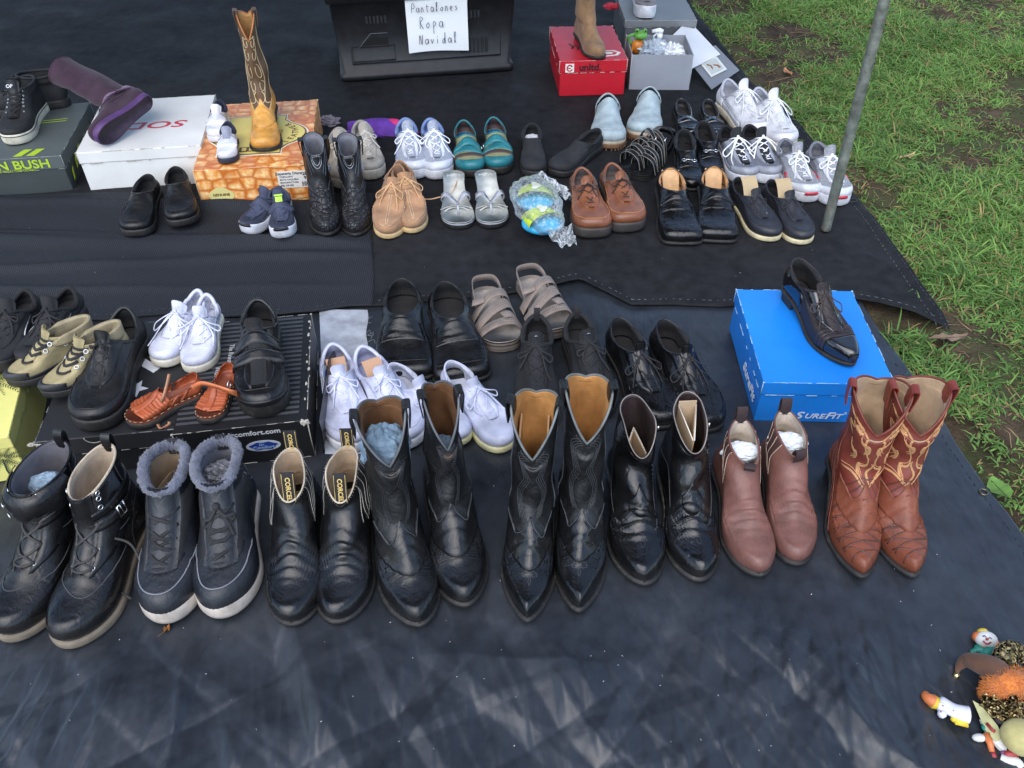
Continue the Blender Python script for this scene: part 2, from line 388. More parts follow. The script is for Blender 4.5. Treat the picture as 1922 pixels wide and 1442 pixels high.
    def upper(s, mat, k0=0, k1=1, nk=36, name='upper'):
        ks = np.linspace(k0, k1, nk); ph = np.linspace(0, 2*math.pi, s.NP, endpoint=False)
        KK, PP = np.meshgrid(ks, ph, indexing='ij'); v = s.R(KK, PP)
        return mesh(name, v, gridf(nk, s.NP, True, flip=s.side < 0), mat, s.root)
    def lining(s, mat, insole=None, t=.003, kmin=.1, rim=None, rr=.0022):
        ks = np.linspace(1, kmin, 76 if hasattr(s, 'is_boot') else 30); ph = np.linspace(0, 2*math.pi, s.NP, endpoint=False)
        KK, PP = np.meshgrid(ks, ph, indexing='ij'); fl = s.flex; v = s.R(KK, PP); s.flex = 0; v0 = s.R(KK, PP)
        if hasattr(s, 'is_boot'):
            c0 = v0.mean(1, keepdims=True); dd = c0-v0; dd[..., 2] = 0; dd /= np.maximum(np.linalg.norm(dd, axis=-1, keepdims=True), 1e-6)
            tt = t+.0012*np.clip((1-KK)*12, 0, 1); v = v+dd*tt[..., None]; nv = s.Nn(KK, PP); low_ = np.clip((.78-KK)/.08, 0, 1)[..., None]; v = v-nv*.0045*low_
        else:
            v = v-s.Nn(KK, PP)*(t+fl*.4*np.clip((1-KK)*10, 0, 1))[..., None]
        s.flex = fl
        if hasattr(s, 'is_boot'): v[0] = s.R(1, ph)+dd[0]*.0012-np.array([0, 0, .0004]); v[1:6] += dd[1:6]*.0018*np.exp(-(np.sin(ph)/.35)**2)[None, :, None]
        else: v[0] = s.R(1, ph)-s.Nn(.98, ph)*t*.5
        o = mesh('lining', v, gridf(len(ks), s.NP, True, flip=s.side > 0), mat, s.root)
        b = s.off(kmin, ph, -t-.0005); zc = np.maximum(b[:, 2]-.002, s.s0+.002)
        zc = s.zo(b[:, 0])+s.s0+.006
        vv = np.column_stack([b[:, 0], b[:, 1], zc]); c = vv.mean(0); c[2] -= .001
        cen = np.array([[x_, c[1], float(s.zo(x_))+s.s0+.005] for x_ in b[:, 0]])
        V = list(vv)+list(cen); n = s.NP
        f = [(i, (i+1) % n, n+(i+1) % n, n+i) for i in range(n)]
        mesh('insole', V, f, insole or mat, s.root)
        if rim: s.rim(rim, rr)
        return o
    def rim(s, mat, r=.002, name='collar', k=1.0, ins=.0):
        ph = np.linspace(0, 2*math.pi, 72, endpoint=False); p = s.R(k, ph)-s.Nn(.985*k, ph)*(ins+.0012)
        mb = MB().tube(p, r, 6, closed=True); return mb.build(name, mat, s.root)
    def sheet(s, fn, na, nb, off, mat, name, parent=None):
        a = np.concatenate([[0], np.linspace(0, 1, na), [1]]); b = np.concatenate([[0], np.linspace(0, 1, nb), [1]])
        A, B = np.meshgrid(a, b, indexing='ij'); k, ph = fn(A, B)
        o = np.full(A.shape, float(off)); o[0, :] = o[-1, :] = -.0008; o[:, 0] = o[:, -1] = -.0008
        v = s.R(k, ph)+s.Nn(k, ph)*o[..., None]
        f = gridf(na+2, nb+2)
        # orient
        q = np.asarray(v).reshape(-1, 3); i = (na//2+1)*(nb+2)+nb//2+1; a_, b_, c_ = q[i], q[i+1], q[i+nb+2]
        nn = np.cross(b_-a_, c_-a_); ref = s.Nn(k, ph).reshape(-1, 3)[i]
        if np.dot(nn, ref) < 0: f = [t[::-1] for t in f]
        return mesh(name, v, f, mat, parent or s.root)
    def band(s, x0, w, q0, q1, off, mat, name='strap', skew=0, n=22):
        return s.sheet(lambda a, b: s.sec(x0+(b-.5)*w+skew*(q0+(q1-q0)*a), q0+(q1-q0)*a), n, 4, off, mat, name)
    def line(s, adr, r, mat, name='seam', off=.0004, n=None, flat=1.0):
        k = np.array([a[0] for a in adr]); p = np.array([a[1] for a in adr]); pts = s.R(k, p)+s.Nn(k, p)*off
        nr = s.Nn(k, p); return MB().tube(pts, r, 5, flat=flat, up=nr).build(name, mat, s.root)
    def lines(s, L, r, mat, name='stitching', off=.0003, flat=.7, dash=0, parent=None):
        mb = MB()
        for adr in L:
            k = np.array([float(a[0]) for a in adr]); p = np.array([float(a[1]) for a in adr]); pts = s.R(k, p)+s.Nn(k, p)*off; nr = s.Nn(k, p)
            if dash:
                for i in range(0, len(pts)-1, 2): mb.tube(pts[i:i+2], r, 4, flat=flat, up=nr[i:i+2])
            else: mb.tube(pts, r, 5, flat=flat, up=nr)
        return mb.build(name, mat, parent or s.root)
    def secline(s, xs, qs, n=24):
        u = np.linspace(0, 1, len(xs)); uu = np.linspace(0, 1, n)
        x = np.interp(uu, u, xs); q = np.interp(uu, u, qs)
        k, p = s.sec(x, q); return list(zip(k, p))
    def apron(s, x0, xt, q, n=40, pw=.55):   # U line round the top of the toe
        a = np.linspace(-1, 1, n); x = x0+(xt-x0)*(1-np.abs(a)**(1/pw*1.6)); qq = q*np.sign(a)*np.abs(a)**pw
        k, p = s.sec(x, qq); return list(zip(k, p))
    def sole(s, mat, e=.003, h=None, prof=None, toeup=0, name='sole', bot=None, nt=24):
        h = h or s.s0; n = 80; ph = np.linspace(0, 2*math.pi, n, endpoint=False)
        b = s.R(0, ph); t = np.roll(b, -1, 0)-np.roll(b, 1, 0); nr = np.column_stack([t[:, 1], -t[:, 0]])*s.side; nr /= np.maximum(np.linalg.norm(nr, axis=1, keepdims=True), 1e-9)
        prof = prof or [(-.004, 0), (-.0008, .10), (0, .3), (0, .85), (-.0015, 1.0), (-.006, 1.02)]
        zo = s.zo(b[:, 0]); up = toeup*np.clip((b[:, 0]/s.L-.62)/.38, 0, 1)**1.6
        V = []
        for o, zz in prof:
            hh_ = h+up
            V.append(np.column_stack([b[:, 0]+nr[:, 0]*(e+o), b[:, 1]+nr[:, 1]*(e+o), zo+hh_*zz]))
        V = np.array(V); f = gridf(len(prof), n, True, flip=s.side < 0); m = len(prof)
        vv = V.reshape(-1, 3).tolist()
        # bottom closed with a strip across the foot
        for r0 in (0, (m-1)*n):
            for i in range(1, n//2):
                a, b_, c, d = i, i+1, (n-i-1) % n, (n-i) % n
                if i+1 <= n//2: f.append((r0+a, r0+b_, r0+c, r0+d) if (r0 == 0) == (s.side > 0) else (r0+d, r0+c, r0+b_, r0+a))
            f.append((r0, r0+1, r0+n-1))
        return mesh(name, vv, f, mat, s.root)
    def heel(s, mat, xh=.27, e=.002, taper=.003):
        n = 80; ph = np.linspace(0, 2*math.pi, n, endpoint=False); b = s.R(0, ph)
        keep = [i for i in range(n) if b[i, 0] < xh*s.L]; pts = b[keep]; c = pts.mean(0)
        V = []
        for sc_, zf in ((1-.06, 0), (1-.04, .08), (1.0, .9), (1.0, 1.0)):
            for p in pts:
                zt = float(s.zo(p[0]))+.001
                V.append((c[0]+(p[0]-c[0])*sc_, c[1]+(p[1]-c[1])*sc_, zt*zf))
        m = len(pts); f = gridf(4, m, True, flip=s.side < 0); f.append(tuple(range(m))); f.append(tuple(range(3*m, 4*m))[::-1])
        return mesh('heel', V, f, mat, s.root, smooth=False)
    def topz(s, x, y):
        i0, i1 = s.mono; xs = s.T[i0:i1+1, 0][::-1]; zs = s.T[i0:i1+1, 1][::-1]
        z = float(np.interp(x, xs, zs))+float(s.zo(x)); return max(z-9*y*y, s.s0+.01)
    def eyelets(s, adr, r, mat, tr=.0008, single=False, off=.0012):
        mb = MB()
        for k, p in adr:
            c = Vector(s.R(k, p)); n = Vector(s.Nn(k, p)); c += n*off; a = n.orthogonal().normalized(); b = n.cross(a)
            q = MB() if single else mb
            q.tube([c+a*math.cos(t)*r+b*math.sin(t)*r for t in np.linspace(0, 6.283, 10, endpoint=False)], tr, 5, closed=True)
            if single: q.build('eyelet', mat, s.root)
        if not single: mb.build('eyelets', mat, s.root)
    def laces(s, k0, k1, n, hw, mat, r=.0018, bow=.03, eye=None, hw1=None, off=.0035, ladder=False, single=False, flat=.6, droop=None):
        ks = np.linspace(k0, k1, n); hw1 = hw1 or hw; hs = np.linspace(hw, hw1, n); A = {}
        for i in range(n):
            for sg in (-1, 1): A[i, sg] = (ks[i], s.ky(ks[i], sg*hs[i]))
        if eye: s.eyelets(list(A.values()), r*1.25, eye, r*.42, single)
        mb = MB()
        def seg(p, q, lift=.0015):
            u = np.linspace(0, 1, 7); k = p[0]+(q[0]-p[0])*u; f = p[1]+(q[1]-p[1])*u
            o = off*.35+(off*.65+lift)*np.sin(u*math.pi)
            nr = s.Nn(k, f); mb.tube(s.R(k, f)+nr*o[:, None], r, 6, flat=flat, up=nr)
        seg(A[0, -1], A[0, 1])
        for i in range(n-1):
            if ladder: seg(A[i+1, -1], A[i+1, 1])
            else: seg(A[i, -1], A[i+1, 1]); seg(A[i, 1], A[i+1, -1], .003)
        if bow:
            c = Vector(s.R(ks[-1], 0))+Vector(s.Nn(ks[-1], 0))*(off+.003)
            mb.ball(c, r*2.1, 5, 8)
            g = s.sd
            for sg in (-1, 1):
                q1, q2 = bow*g.uniform(.85, 1.25), bow*g.uniform(.5, .95)
                def pt(dx, dy, up): x = c.x+dx; return Vector((x, c.y+dy, max(s.topz(max(x, s.T[s.mono[1], 0]), dy)+.004, 0)+up))
                lp = [c, pt(.010+q2*.2, sg*q1*.5, .010), pt(q2*.6, sg*q1*1.05, .006), pt(q2*1.0, sg*q1*.95, .002), pt(q2*.75, sg*q1*.45, .005), c]
                mb.tube(spline(lp, 6), r, 6, flat=flat)
                e = g.uniform(1.0, 1.6)
                mb.tube(spline([c, pt(q2*.5, sg*q1*.35, .006), pt(q2*1.2*e, sg*q1*.7, .002), pt(q2*1.9*e, sg*q1*g.uniform(.5, 1.3), .0)], 6), r, 6, flat=flat)
        return mb.build('lace', mat, s.root)
    def stays(s, k0, k1, hw0, hw1, w, mat, off=.0022, name='eyestay'):
        for sg in (-1, 1):
            def fn(a, b):
                k = k0+(k1-k0)*a; ph = np.zeros_like(a)
                for i in np.ndindex(a.shape): ph[i] = s.ky(k[i], sg*((hw0+(hw1-hw0)*a[i])+w*b[i]*(1 if a[i] > .12 else .2+.8*a[i]/.12)))
                return k, ph
            s.sheet(fn, 12, 4, off, mat, name)
    def tongue(s, k0, hw, ext, mat, th=.003, lean=.35, off=.0012, wtop=1.15, name='tongue'):
        n, m = 18, 7; V = []
        top = s.R(1, 0)
        for lay in (0, 1):
            for i in range(n):
                a = i/(n-1); kk = k0+(1.35-k0)*a
                for j in range(m):
                    q = -1+2*j/(m-1); e = 1-.25*max(0, (a-.85)/.15)**2
                    if kk <= 1:
                        y = q*hw*e; f = s.ky(kk, y); p = s.R(kk, f)+s.Nn(kk, f)*(off+(th if lay else 0)*(1-q**4*.8))
                    else:
                        g = (kk-1)/.35; y = q*hw*(1+(wtop-1)*g)*e; f = s.ky(1.0, y); b_ = s.R(1.0, f)+s.Nn(.97, f)*(off+(th if lay else 0)*(1-q**4*.8))
                        p = b_+np.array([-lean*g*ext, 0, g*ext*(1-.1*q*q)])
                    V.append(p)
        f = gridf(n, m, flip=True)+gridf(n, m, off=n*m)
        bd = [i*m for i in range(n)]+[(n-1)*m+j for j in range(1, m)]+[i*m+m-1 for i in range(n-2, -1, -1)]
        f += [(bd[i], bd[i+1], bd[i+1]+n*m, bd[i]+n*m) for i in range(len(bd)-1)]
        o = mesh(name, V, f, mat, s.root); return o
    def loop(s, phi, w, h, mat, k=1.0, name='pull_tab', th=.0018, dn=.03, outw=1, bulge=.004):
        # fabric loop standing above the rim
        c = s.R(k, phi); nr = s.Nn(.97, phi); nr = np.array([nr[0], nr[1], 0]); nr /= np.linalg.norm(nr); tg = np.array([-nr[1], nr[0], 0])
        cl = [c+nr*.003-np.array([0, 0, dn]), c+nr*(.003+bulge)+np.array([0, 0, h*.5]), c+nr*.0015+np.array([0, 0, h]), c-nr*(.004+bulge*.3)+np.array([0, 0, h*.5]), c-nr*.006-np.array([0, 0, dn*.7])]
        pts = spline(cl, 5); mb = MB(); V = []
        for p in pts:
            for q in (-1, 1): V.append(Vector(p)+Vector(tg)*q*w/2)
        # thick strip
        m = len(pts); V2 = []
        for i in range(m):
            a = pts[max(i-1, 0)]; b = pts[min(i+1, m-1)]; t = (b-a).normalized(); nn = t.cross(Vector(tg)).normalized()
            for q, o in ((-1, 1), (1, 1), (1, -1), (-1, -1)): V2.append(pts[i]+Vector(tg)*q*w/2+nn*o*th/2)
        mb.add(V2, gridf(m, 4, True)+[(0, 1, 2, 3), (4*m-1, 4*m-2, 4*m-3, 4*m-4)])
        return mb.build(name, mat, s.root, False)

def low(L, W, xt=.5, zt=.085, zh=.072, zs=.052, th=.048, wo=.0345, s0=.018, hv=0, v=0):
    f = L/.28; zt, zh, zs, th, wo = zt*f, zh*f, zs*f, th*f, wo*f; d = th-s0
    mz = lambda q: s0+(zs-s0)*q
    hz = lambda q: s0+(zh-s0)*q
    x = xt
    return [(L*.985, s0, .004, s0, W*.96, s0, 0), (L*1.0, s0+.28*d, .000, hz(.2), W, mz(.25), 0), (L*.993, s0+.62*d, -.003*f, hz(.4), W*1.0, mz(.5), .03),
            (L*.960, s0+.90*d, -.002*f, hz(.55), W*.955, mz(.72), .10), (L*.900, th, .001, hz(.68), W*.88, mz(.86), .22),
            (L*(x+.62*(.90-x)), th+(zt-th)*.12, .003*f, hz(.8), W*.80, mz(.93), .40), (L*(x+.34*(.90-x)), th+(zt-th)*.42, .004*f, hz(.88), W*.74, mz(.97), .62),
            (L*(x+.10*(.90-x)), th+(zt-th)*.82, .004*f, hz(.95), max(W*.68, wo*1.02), mz(.99), .85), (L*x, zt, .004*f, zh, wo, zs, 1, v)]
def boot(L, W, th, s0, shaft, xi=.60, zi=.088):
    f = L/.28; th, zi = th*f, zi*f; d = th-s0
    K = [(L*.985, s0, .004, s0, W*.96, s0, 0), (L*1.0, s0+.28*d, .000, s0+.010, W, s0+.008, 0), (L*.993, s0+.62*d, -.003*f, s0+.022, W, s0+.018, .03),
         (L*.960, s0+.90*d, -.003*f, s0+.032, W*.955, s0+.028, .10), (L*.900, th, -.001, s0+.042, W*.89, s0+.036, .22),
         (L*(xi+.55*(.90-xi)), th+(zi-th)*.22, .001, s0+.052, W*.82, s0+.046, .42), (L*(xi+.2*(.90-xi)), th+(zi-th)*.68, .003*f, s0+.062, W*.775, s0+.056, .66),
         (L*xi, zi, .004*f, s0+.072, W*.755, s0+.066, .84)]
    return K+[tuple([r[0]*f, r[1]*f, r[2]*f, r[3]*f, r[4]*f, r[5]*f]+list(r[6:])) for r in shaft]
def inside(name, label, s, mat, x, y, z, r, sc_=(1, 1, 1), cat='paper', amp=.35, detail=10):
    # crumpled paper pushed into a shoe or boot: a thing of its own
    mw = s.root.matrix_basis; c = mw @ Vector((x, y, z)); o = thing(name, label, cat, c)
    blob('crumpled_sheet', (0, 0, 0), r, sc_, mat, o, amp*.6, detail); return o
def blob(name, c, r, sc_, mat, parent, amp=.3, fr=10, smooth=False, nu=22, nv=30, seed=None):
    V = []; sx = random.uniform(0, 50) if seed is None else seed
    for i in range(nu+1):
        th = math.pi*i/nu
        for j in range(nv):
            ph = 2*math.pi*j/nv; d = Vector((math.sin(th)*math.cos(ph), math.sin(th)*math.sin(ph), math.cos(th)))
            q = 1+amp*(abs(noise.noise(d*fr*.22+Vector((sx, 0, 0))))*2-.5)+amp*.5*noise.noise(d*fr*.6+Vector((0, sx, 0)))
            V.append((c[0]+r*q*sc_[0]*d.x, c[1]+r*q*sc_[1]*d.y, c[2]+r*q*sc_[2]*d.z))
    return mesh(name, V, gridf(nu+1, nv, True, flip=True), mat, parent, smooth)
# ================================================================ setting: soil, grass, tarps
def px(L, z=0): return [tuple(P(u, v, z)[:2]) for u, v in L]
LOW_EDGE = [(1.00, -.6), (.985, .2), (.955, .6)]+px([(1922, 1010), (1850, 915), (1793, 830), (1762, 770), (1690, 670), (1640, 600), (1590, 520), (1480, 330), (1372, 150), (1300, 20)])+[(.80, 4.6), (.7, 6.0)]
UP_EDGE = px([(1782, 622), (1768, 590), (1700, 500), (1632, 405), (1585, 345), (1530, 268), (1470, 200), (1405, 150), (1368, 105), (1300, 15)])+[(.78, 4.6), (.68, 6.0)]
UP_FRONT = [(-3.2, 1.66)]+px([(0, 588), (90, 600), (200, 604), (320, 590), (420, 597), (520, 598), (600, 592), (655, 580), (711, 578), (800, 570), (900, 560), (1000, 548), (1052, 540), (1090, 530), (1140, 550), (1185, 572), (1262, 568), (1350, 573), (1460, 570), (1560, 556), (1656, 574), (1720, 591), (1782, 621)])
def edge_x(E, y): return np.interp(y, [p[1] for p in E], [p[0] for p in E])
def front_y(x): return np.interp(x, [p[0] for p in UP_FRONT], [p[1] for p in UP_FRONT])
def gh(x, y): return gz(x, y)+.0055*np.ones_like(np.asarray(x, float))
def sheet_grid(name, xs_fn, ys, nu, zf, mat, kind='structure', parent=None, th=.0016, closed_edge=True):
    pass
LOWM = M('tarp', C(33, 37, 43), .36, spec=.6, gs=420, weave=.10, dust=.45)
UPM = M('tarp', C(29, 30, 33), .75, spec=.15, gs=260, weave=.22, dust=.5)
RIBM = M('ribbed', C(42, 45, 51), .75, spec=.2)
def tarp_mesh(name, x0, xr, y0, y1, nx, ny, zf, mat, power=1.0, aa=None, bb=None):
    b = np.linspace(0, 1, ny)**power if bb is None else bb; a = np.linspace(0, 1, nx) if aa is None else aa; nx, ny = len(a), len(b); A, B = np.meshgrid(a, b)
    y0v = y0(A) if callable(y0) else y0
    Y = y0v+(y1-y0v)*B
    X = x0+(xr(Y)-x0)*A
    if callable(y0):
        for _ in range(3): 
            y0v = front_y(X); Y = y0v+(y1-y0v)*B; X = x0+(xr(Y)-x0)*A
    Z = zf(X, Y); V = np.stack([X, Y, Z], -1).reshape(-1, 3); n = len(V)
    f = gridf(ny, nx)
    # turned-down edge gives the cloth its thickness
    V2 = V.copy(); V2[:, 2] -= .0022
    loop = list(range(nx))+[i*nx+nx-1 for i in range(1, ny)]+[(ny-1)*nx+j for j in range(nx-2, -1, -1)]+[i*nx for i in range(ny-2, 0, -1)]
    idx = {q: n+i for i, q in enumerate(loop)}; VV = np.vstack([V, V2[loop]])
    for i in range(len(loop)):
        p, q = loop[i], loop[(i+1) % len(loop)]; f.append((p, idx[p], idx[q], q))
    return mesh(name, VV, f, mat)
t = tarp_mesh('lower_tarp', -2.6, lambda y: edge_x(LOW_EDGE, y), -.5, 5.0, 420, 620, lambda x, y: gz(x, y), LOWM, 1, np.concatenate([np.linspace(0, .46, 60)[:-1], np.linspace(.46, 1, 560)]), (np.concatenate([[-.5, -.2, .1, .3], np.linspace(.38, .76, 120), np.linspace(.766, 1.65, 150), np.linspace(1.7, 5, 60)])+.5)/5.5)
tag(t, 'dark blue-black woven tarp spread under the front rows of boots', 'tarp')
_rr = random.Random(5)
def upz(x, y):
    z = gz(x, y)+.0050
    fr = y-front_y(x)
    z = z+.006*np.exp(-(fr/.03)**2)*(1+np.sin(x*9))*.5
    z = z+.010*np.exp(-((x-.14)**2+(fr-.02)**2)/.004)
    ex = edge_x(UP_EDGE, y)-x
    z = z+.004*np.exp(-(ex/.02)**2)*(1+np.sin(y*8))
    z = z+.0035*np.maximum(0, np.sin(3*y+2.2*x+np.sin(4*x)))**3*(y > 1.5)
    return z
t = tarp_mesh('upper_tarp', -3.2, lambda y: edge_x(UP_EDGE, y), lambda a: 1.5+0*a, 6.0, 320, 320, upz, UPM, 1.1)
tag(t, 'matt black tarp with stitched hem under the back rows of shoes', 'tarp'); UT = t
def ribz(x, y):
    fr = y-front_y(x)
    w = .022*np.exp(-((y-1.93-.03*np.sin(2*x))/.028)**2)+.018*np.exp(-((y-2.05+.05*x)/.022)**2)+.016*np.exp(-((y-1.80+.04*np.sin(3*x))/.018)**2)+.011*np.exp(-((y-1.71-.02*x)/.016)**2)+.008*np.exp(-((y-1.86+.07*x)/.012)**2)
    return upz(x, y)+.002+w*np.clip((-.33-x)/.25, 0, 1)*(.7+.3*np.sin(6*x+y*9))
a = px([(700, 592), (703, 520), (698, 455), (690, 395)])
RE = [(a[0][0], a[0][1]), (a[1][0], a[1][1]), (a[2][0], a[2][1]), (a[3][0]+.01, a[3][1]), (a[3][0], 2.6)]
t = tarp_mesh('shade_cloth', -3.1, lambda y: edge_x(RE, y), lambda a: 1.5+0*a, 2.16, 300, 160, ribz, RIBM)
tag(t, 'dark ribbed shade cloth with soft folds, left of the brown and tan shoes', 'cloth')
# pale fabric strip showing between the boxes and the loafers
st = MB(); c = [P(598, 596), P(690, 590), P(688, 700), P(686, 860), P(612, 860), P(604, 700)]
V = []; nx, ny = 14, 50
for i in range(ny):
    for j in range(nx):
        b = i/(ny-1); aa = j/(nx-1); l = P(600+12*b, 585+275*b); r = P(690-3*b+2*math.sin(b*30), 584+276*b); q = l.lerp(r, aa)
        V.append((q.x, q.y, float(gz(q.x, q.y))+.0028+.0012*math.sin(b*9+aa*3)))
V = np.array(V); n = len(V); f = gridf(ny, nx, flip=True)
o = mesh('cloth_strip', V, f, M('canvas', C(158, 164, 174), .9)); tag(o, 'pale grey canvas strip lying between black box and black loafers', 'cloth')
mb = MB()
for i in range(26):
    b = _rr.random(); q = P(690-3*b, 590+265*b, .008); mb.tube([q, q+Vector((_rr.uniform(.004, .016), _rr.uniform(-.01, .01), .001)), q+Vector((_rr.uniform(.008, .02), _rr.uniform(-.015, .015), .0))], .0004, 3)
mb.build('loose_threads', M('canvas', C(160, 165, 172), .9), o)
# hem stitching and eyelets
def stitch_line(path, zf, inset, mat, parent, ln=.009, gap=.006, r=.0009):
    pts = []
    for a, b in zip(path[:-1], path[1:]):
        L = math.dist(a, b); n = max(1, int(L/.003))
        pts += [(a[0]+(b[0]-a[0])*i/n, a[1]+(b[1]-a[1])*i/n) for i in range(n)]
    mb = MB(); i = 0; s1 = int(ln/.003); s2 = int((ln+gap)/.003)
    while i+s1 < len(pts):
        a, b = pts[i], pts[i+s1]; d = Vector((b[0]-a[0], b[1]-a[1])); 
        if d.length > 1e-5:
            d.normalize(); nn = Vector((-d.y, d.x))*inset; z1 = float(zf(a[0]+nn.x, a[1]+nn.y)); z2 = float(zf(b[0]+nn.x, b[1]+nn.y))
            mb.tube([(a[0]+nn.x, a[1]+nn.y, z1+.0007), (b[0]+nn.x, b[1]+nn.y, z2+.0007)], r, 4)
        i += s2+_rr.choice([0, 0, 0, 1, 1, 2]); s1 = int(ln/.003)+_rr.choice([-1, 0, 0, 1])
    return mb.build('hem_stitching', mat, parent)
GS = M('canvas', C(94, 98, 102), .85); GS2 = M('canvas', C(70, 74, 78), .85)
up_front_r = [p for p in UP_FRONT if p[0] > -.36]
stitch_line(up_front_r, upz, .022, GS, UT)
stitch_line([p for p in UP_EDGE if p[1] < 4], upz, .028, GS, UT); stitch_line([p for p in UP_EDGE if p[1] < 3], upz, .008, GS2, UT)
stitch_line([p for p in UP_FRONT if -2 < p[0] < -.34], lambda x, y: ribz(x, y), .018, GS2, t)
mb = MB()
for q, e in ((P(1850, 927), 0),):
    for rr in (.0075,): mb.tube([(q.x-.006+rr*math.cos(a), q.y+rr*math.sin(a), G(q)+.002) for a in np.linspace(0, 6.28, 14, endpoint=False)], .0016, 6, closed=True)
mb.build('grommet', M('metal', C(120, 112, 90), .4), bpy.data.objects['lower_tarp'])
mb = MB()
for u, v in ((1612, 380), (1500, 240), (1475, 268)):
    q = P(u-14, v); mb.tube([(q.x+.014*math.cos(a), q.y+.010*math.sin(a), float(upz(q.x, q.y))+.0022) for a in np.linspace(0, 6.28, 14, endpoint=False)], .0014, 6, closed=True)
mb.build('buttonhole', M('canvas', C(50, 54, 58), .8), UT)
stitch_line([p for p in LOW_EDGE if .3 < p[1] < 1.5], lambda x, y: gz(x, y), .02, M('canvas', C(50, 54, 62), .85), bpy.data.objects['lower_tarp'], r=.0007)
# ground
def soilz(x, y): return .010*np.sin(3.1*x+.5)*np.sin(2.7*y)+.006*np.sin(9*x+2*np.sin(5*y))*np.sin(11*y)+.003*np.sin(27*x+3*y)*np.sin(31*y)-.018
xs = np.concatenate([[-60, -20, -8, -4], np.linspace(-2, .5, 20), np.linspace(.55, 4.0, 230), [5, 8, 20, 60]])
ys = np.concatenate([[-60, -20, -6, -2], np.linspace(-1, .3, 14), np.linspace(.35, 5.5, 300), [6.5, 8, 12, 25, 60]])
X, Y = np.meshgrid(xs, ys); Z = soilz(X, Y); near = (np.abs(X) < 5) & (Y > -2) & (Y < 7); Z = np.where(near, Z, -.018)
Z = np.where(X < edge_x(UP_EDGE, Y)-.03, np.minimum(Z, -.02)-.01, Z)
g = mesh('ground', np.stack([X, Y, Z], -1), gridf(len(ys), len(xs)), M('soil', C(70, 58, 46), .95, spec=.2)); tag(g, 'patchy earth under the thin lawn beside the tarps', None, None, 'structure')
# grass: individual bent blades
def patch(x, y): return .5+.24*np.sin(5.3*x+1.2*np.sin(3.1*y)+.6)+.22*np.sin(6.1*y-2.3*x+1.5*np.sin(2*x+1))+.16*np.sin(15*x+9*y)+.12*np.sin(-13*x+19*y+2)
def grow(n, x0, x1, y0, y1, seed, gap=.0):
    r = np.random.default_rng(seed); cx = r.uniform(x0, x1, n); cy = r.uniform(y0, y1, n)
    lim = np.maximum(edge_x(LOW_EDGE, cy), np.where(cy > 1.52, edge_x(UP_EDGE, cy), -9)); d = cx-lim
    pr = np.clip((patch(cx, cy)-.20)*2.3, .14, 1)*np.clip(.35+.65*(d/.35), .25, 1)
    ok = (d > gap) & (r.random(n) < pr); return cx[ok], cy[ok], d[ok]
parts = []
for n_, (x0, x1, y0, y1), sd_ in ((13000, (.85, 2.0, .25, 2.0), 1), (25000, (.75, 3.4, 2.0, 4.7), 2), (2600, (2.0, 3.2, .4, 2.0), 3)):
    cx, cy, d = grow(n_, x0, x1, y0, y1, sd_); m = 15; r = np.random.default_rng(sd_+50)
    bx = np.repeat(cx, m)+r.normal(0, .014, len(cx)*m); by = np.repeat(cy, m)+r.normal(0, .014, len(cx)*m)
    N_ = len(bx); base_h = np.repeat(r.uniform(0, 6.28, len(cx)), m)
    ang = base_h+r.normal(0, 1.1, N_); ln = r.gamma(5, .0095, N_)+.012; ln *= .64*np.clip(.5+.7*patch(bx, by), .4, 1.15); wd = r.uniform(.0008, .0024, N_)
    tilt = r.uniform(.35, 1.15, N_); dx, dy = np.cos(ang), np.sin(ang); px_, py_ = -dy, dx
    bz = soilz(bx, by)-.002; V = np.zeros((N_, 7, 3)); hx = 0; hz = 0
    tw = r.uniform(-.6, .6, N_)
    segs = [(0, 0, 1.0), (.36, 1, .95), (.70, 2, .7), (1.0, 3, 0)]
    x_ = bx.copy(); y_ = by.copy(); z_ = bz.copy(); prev = 0; te = tilt.copy(); k = 0
    for fr, si, wf in segs:
        st_ = (fr-prev)*ln; x_ = x_+dx*np.sin(te)*st_; y_ = y_+dy*np.sin(te)*st_; z_ = z_+np.cos(te)*st_; te = te+r.uniform(.15, .55, N_); prev = fr
        z_ = np.maximum(z_, bz+.001)
        if si < 3:
            V[:, k, 0] = x_-px_*wd*wf; V[:, k, 1] = y_-py_*wd*wf; V[:, k, 2] = z_+tw*wd*wf; k += 1
            V[:, k, 0] = x_+px_*wd*wf; V[:, k, 1] = y_+py_*wd*wf; V[:, k, 2] = z_-tw*wd*wf; k += 1
        else: V[:, k, 0] = x_; V[:, k, 1] = y_; V[:, k, 2] = z_
    hue = np.clip(r.normal(.5, .22, N_)+.35*(patch(by*1.3, bx*.9)-.5)+.12*(by-2.3), 0, 1)[:, None]; c0 = np.array(C(80, 118, 58)); c1 = np.array(C(136, 174, 88)); col = c0+(c1-c0)*hue
    dry = r.random(N_) < .13; col[dry] = np.array(C(170, 152, 100))*r.uniform(.6, 1.0, (dry.sum(), 1)); col *= r.uniform(.75, 1.15, (N_, 1))
    parts.append((V, col))
V = np.concatenate([p[0] for p in parts]); colr = np.concatenate([p[1] for p in parts]); N_ = len(V)
me = bpy.data.meshes.new('grass'); me.vertices.add(N_*7); me.vertices.foreach_set('co', V.reshape(-1))
b0 = np.arange(N_)*7; quads = np.stack([b0, b0+1, b0+3, b0+2, b0+2, b0+3, b0+5, b0+4], 1); tri = np.stack([b0+4, b0+5, b0+6], 1)
lv = np.concatenate([quads, tri], 1).reshape(-1); me.loops.add(len(lv)); me.loops.foreach_set('vertex_index', lv)
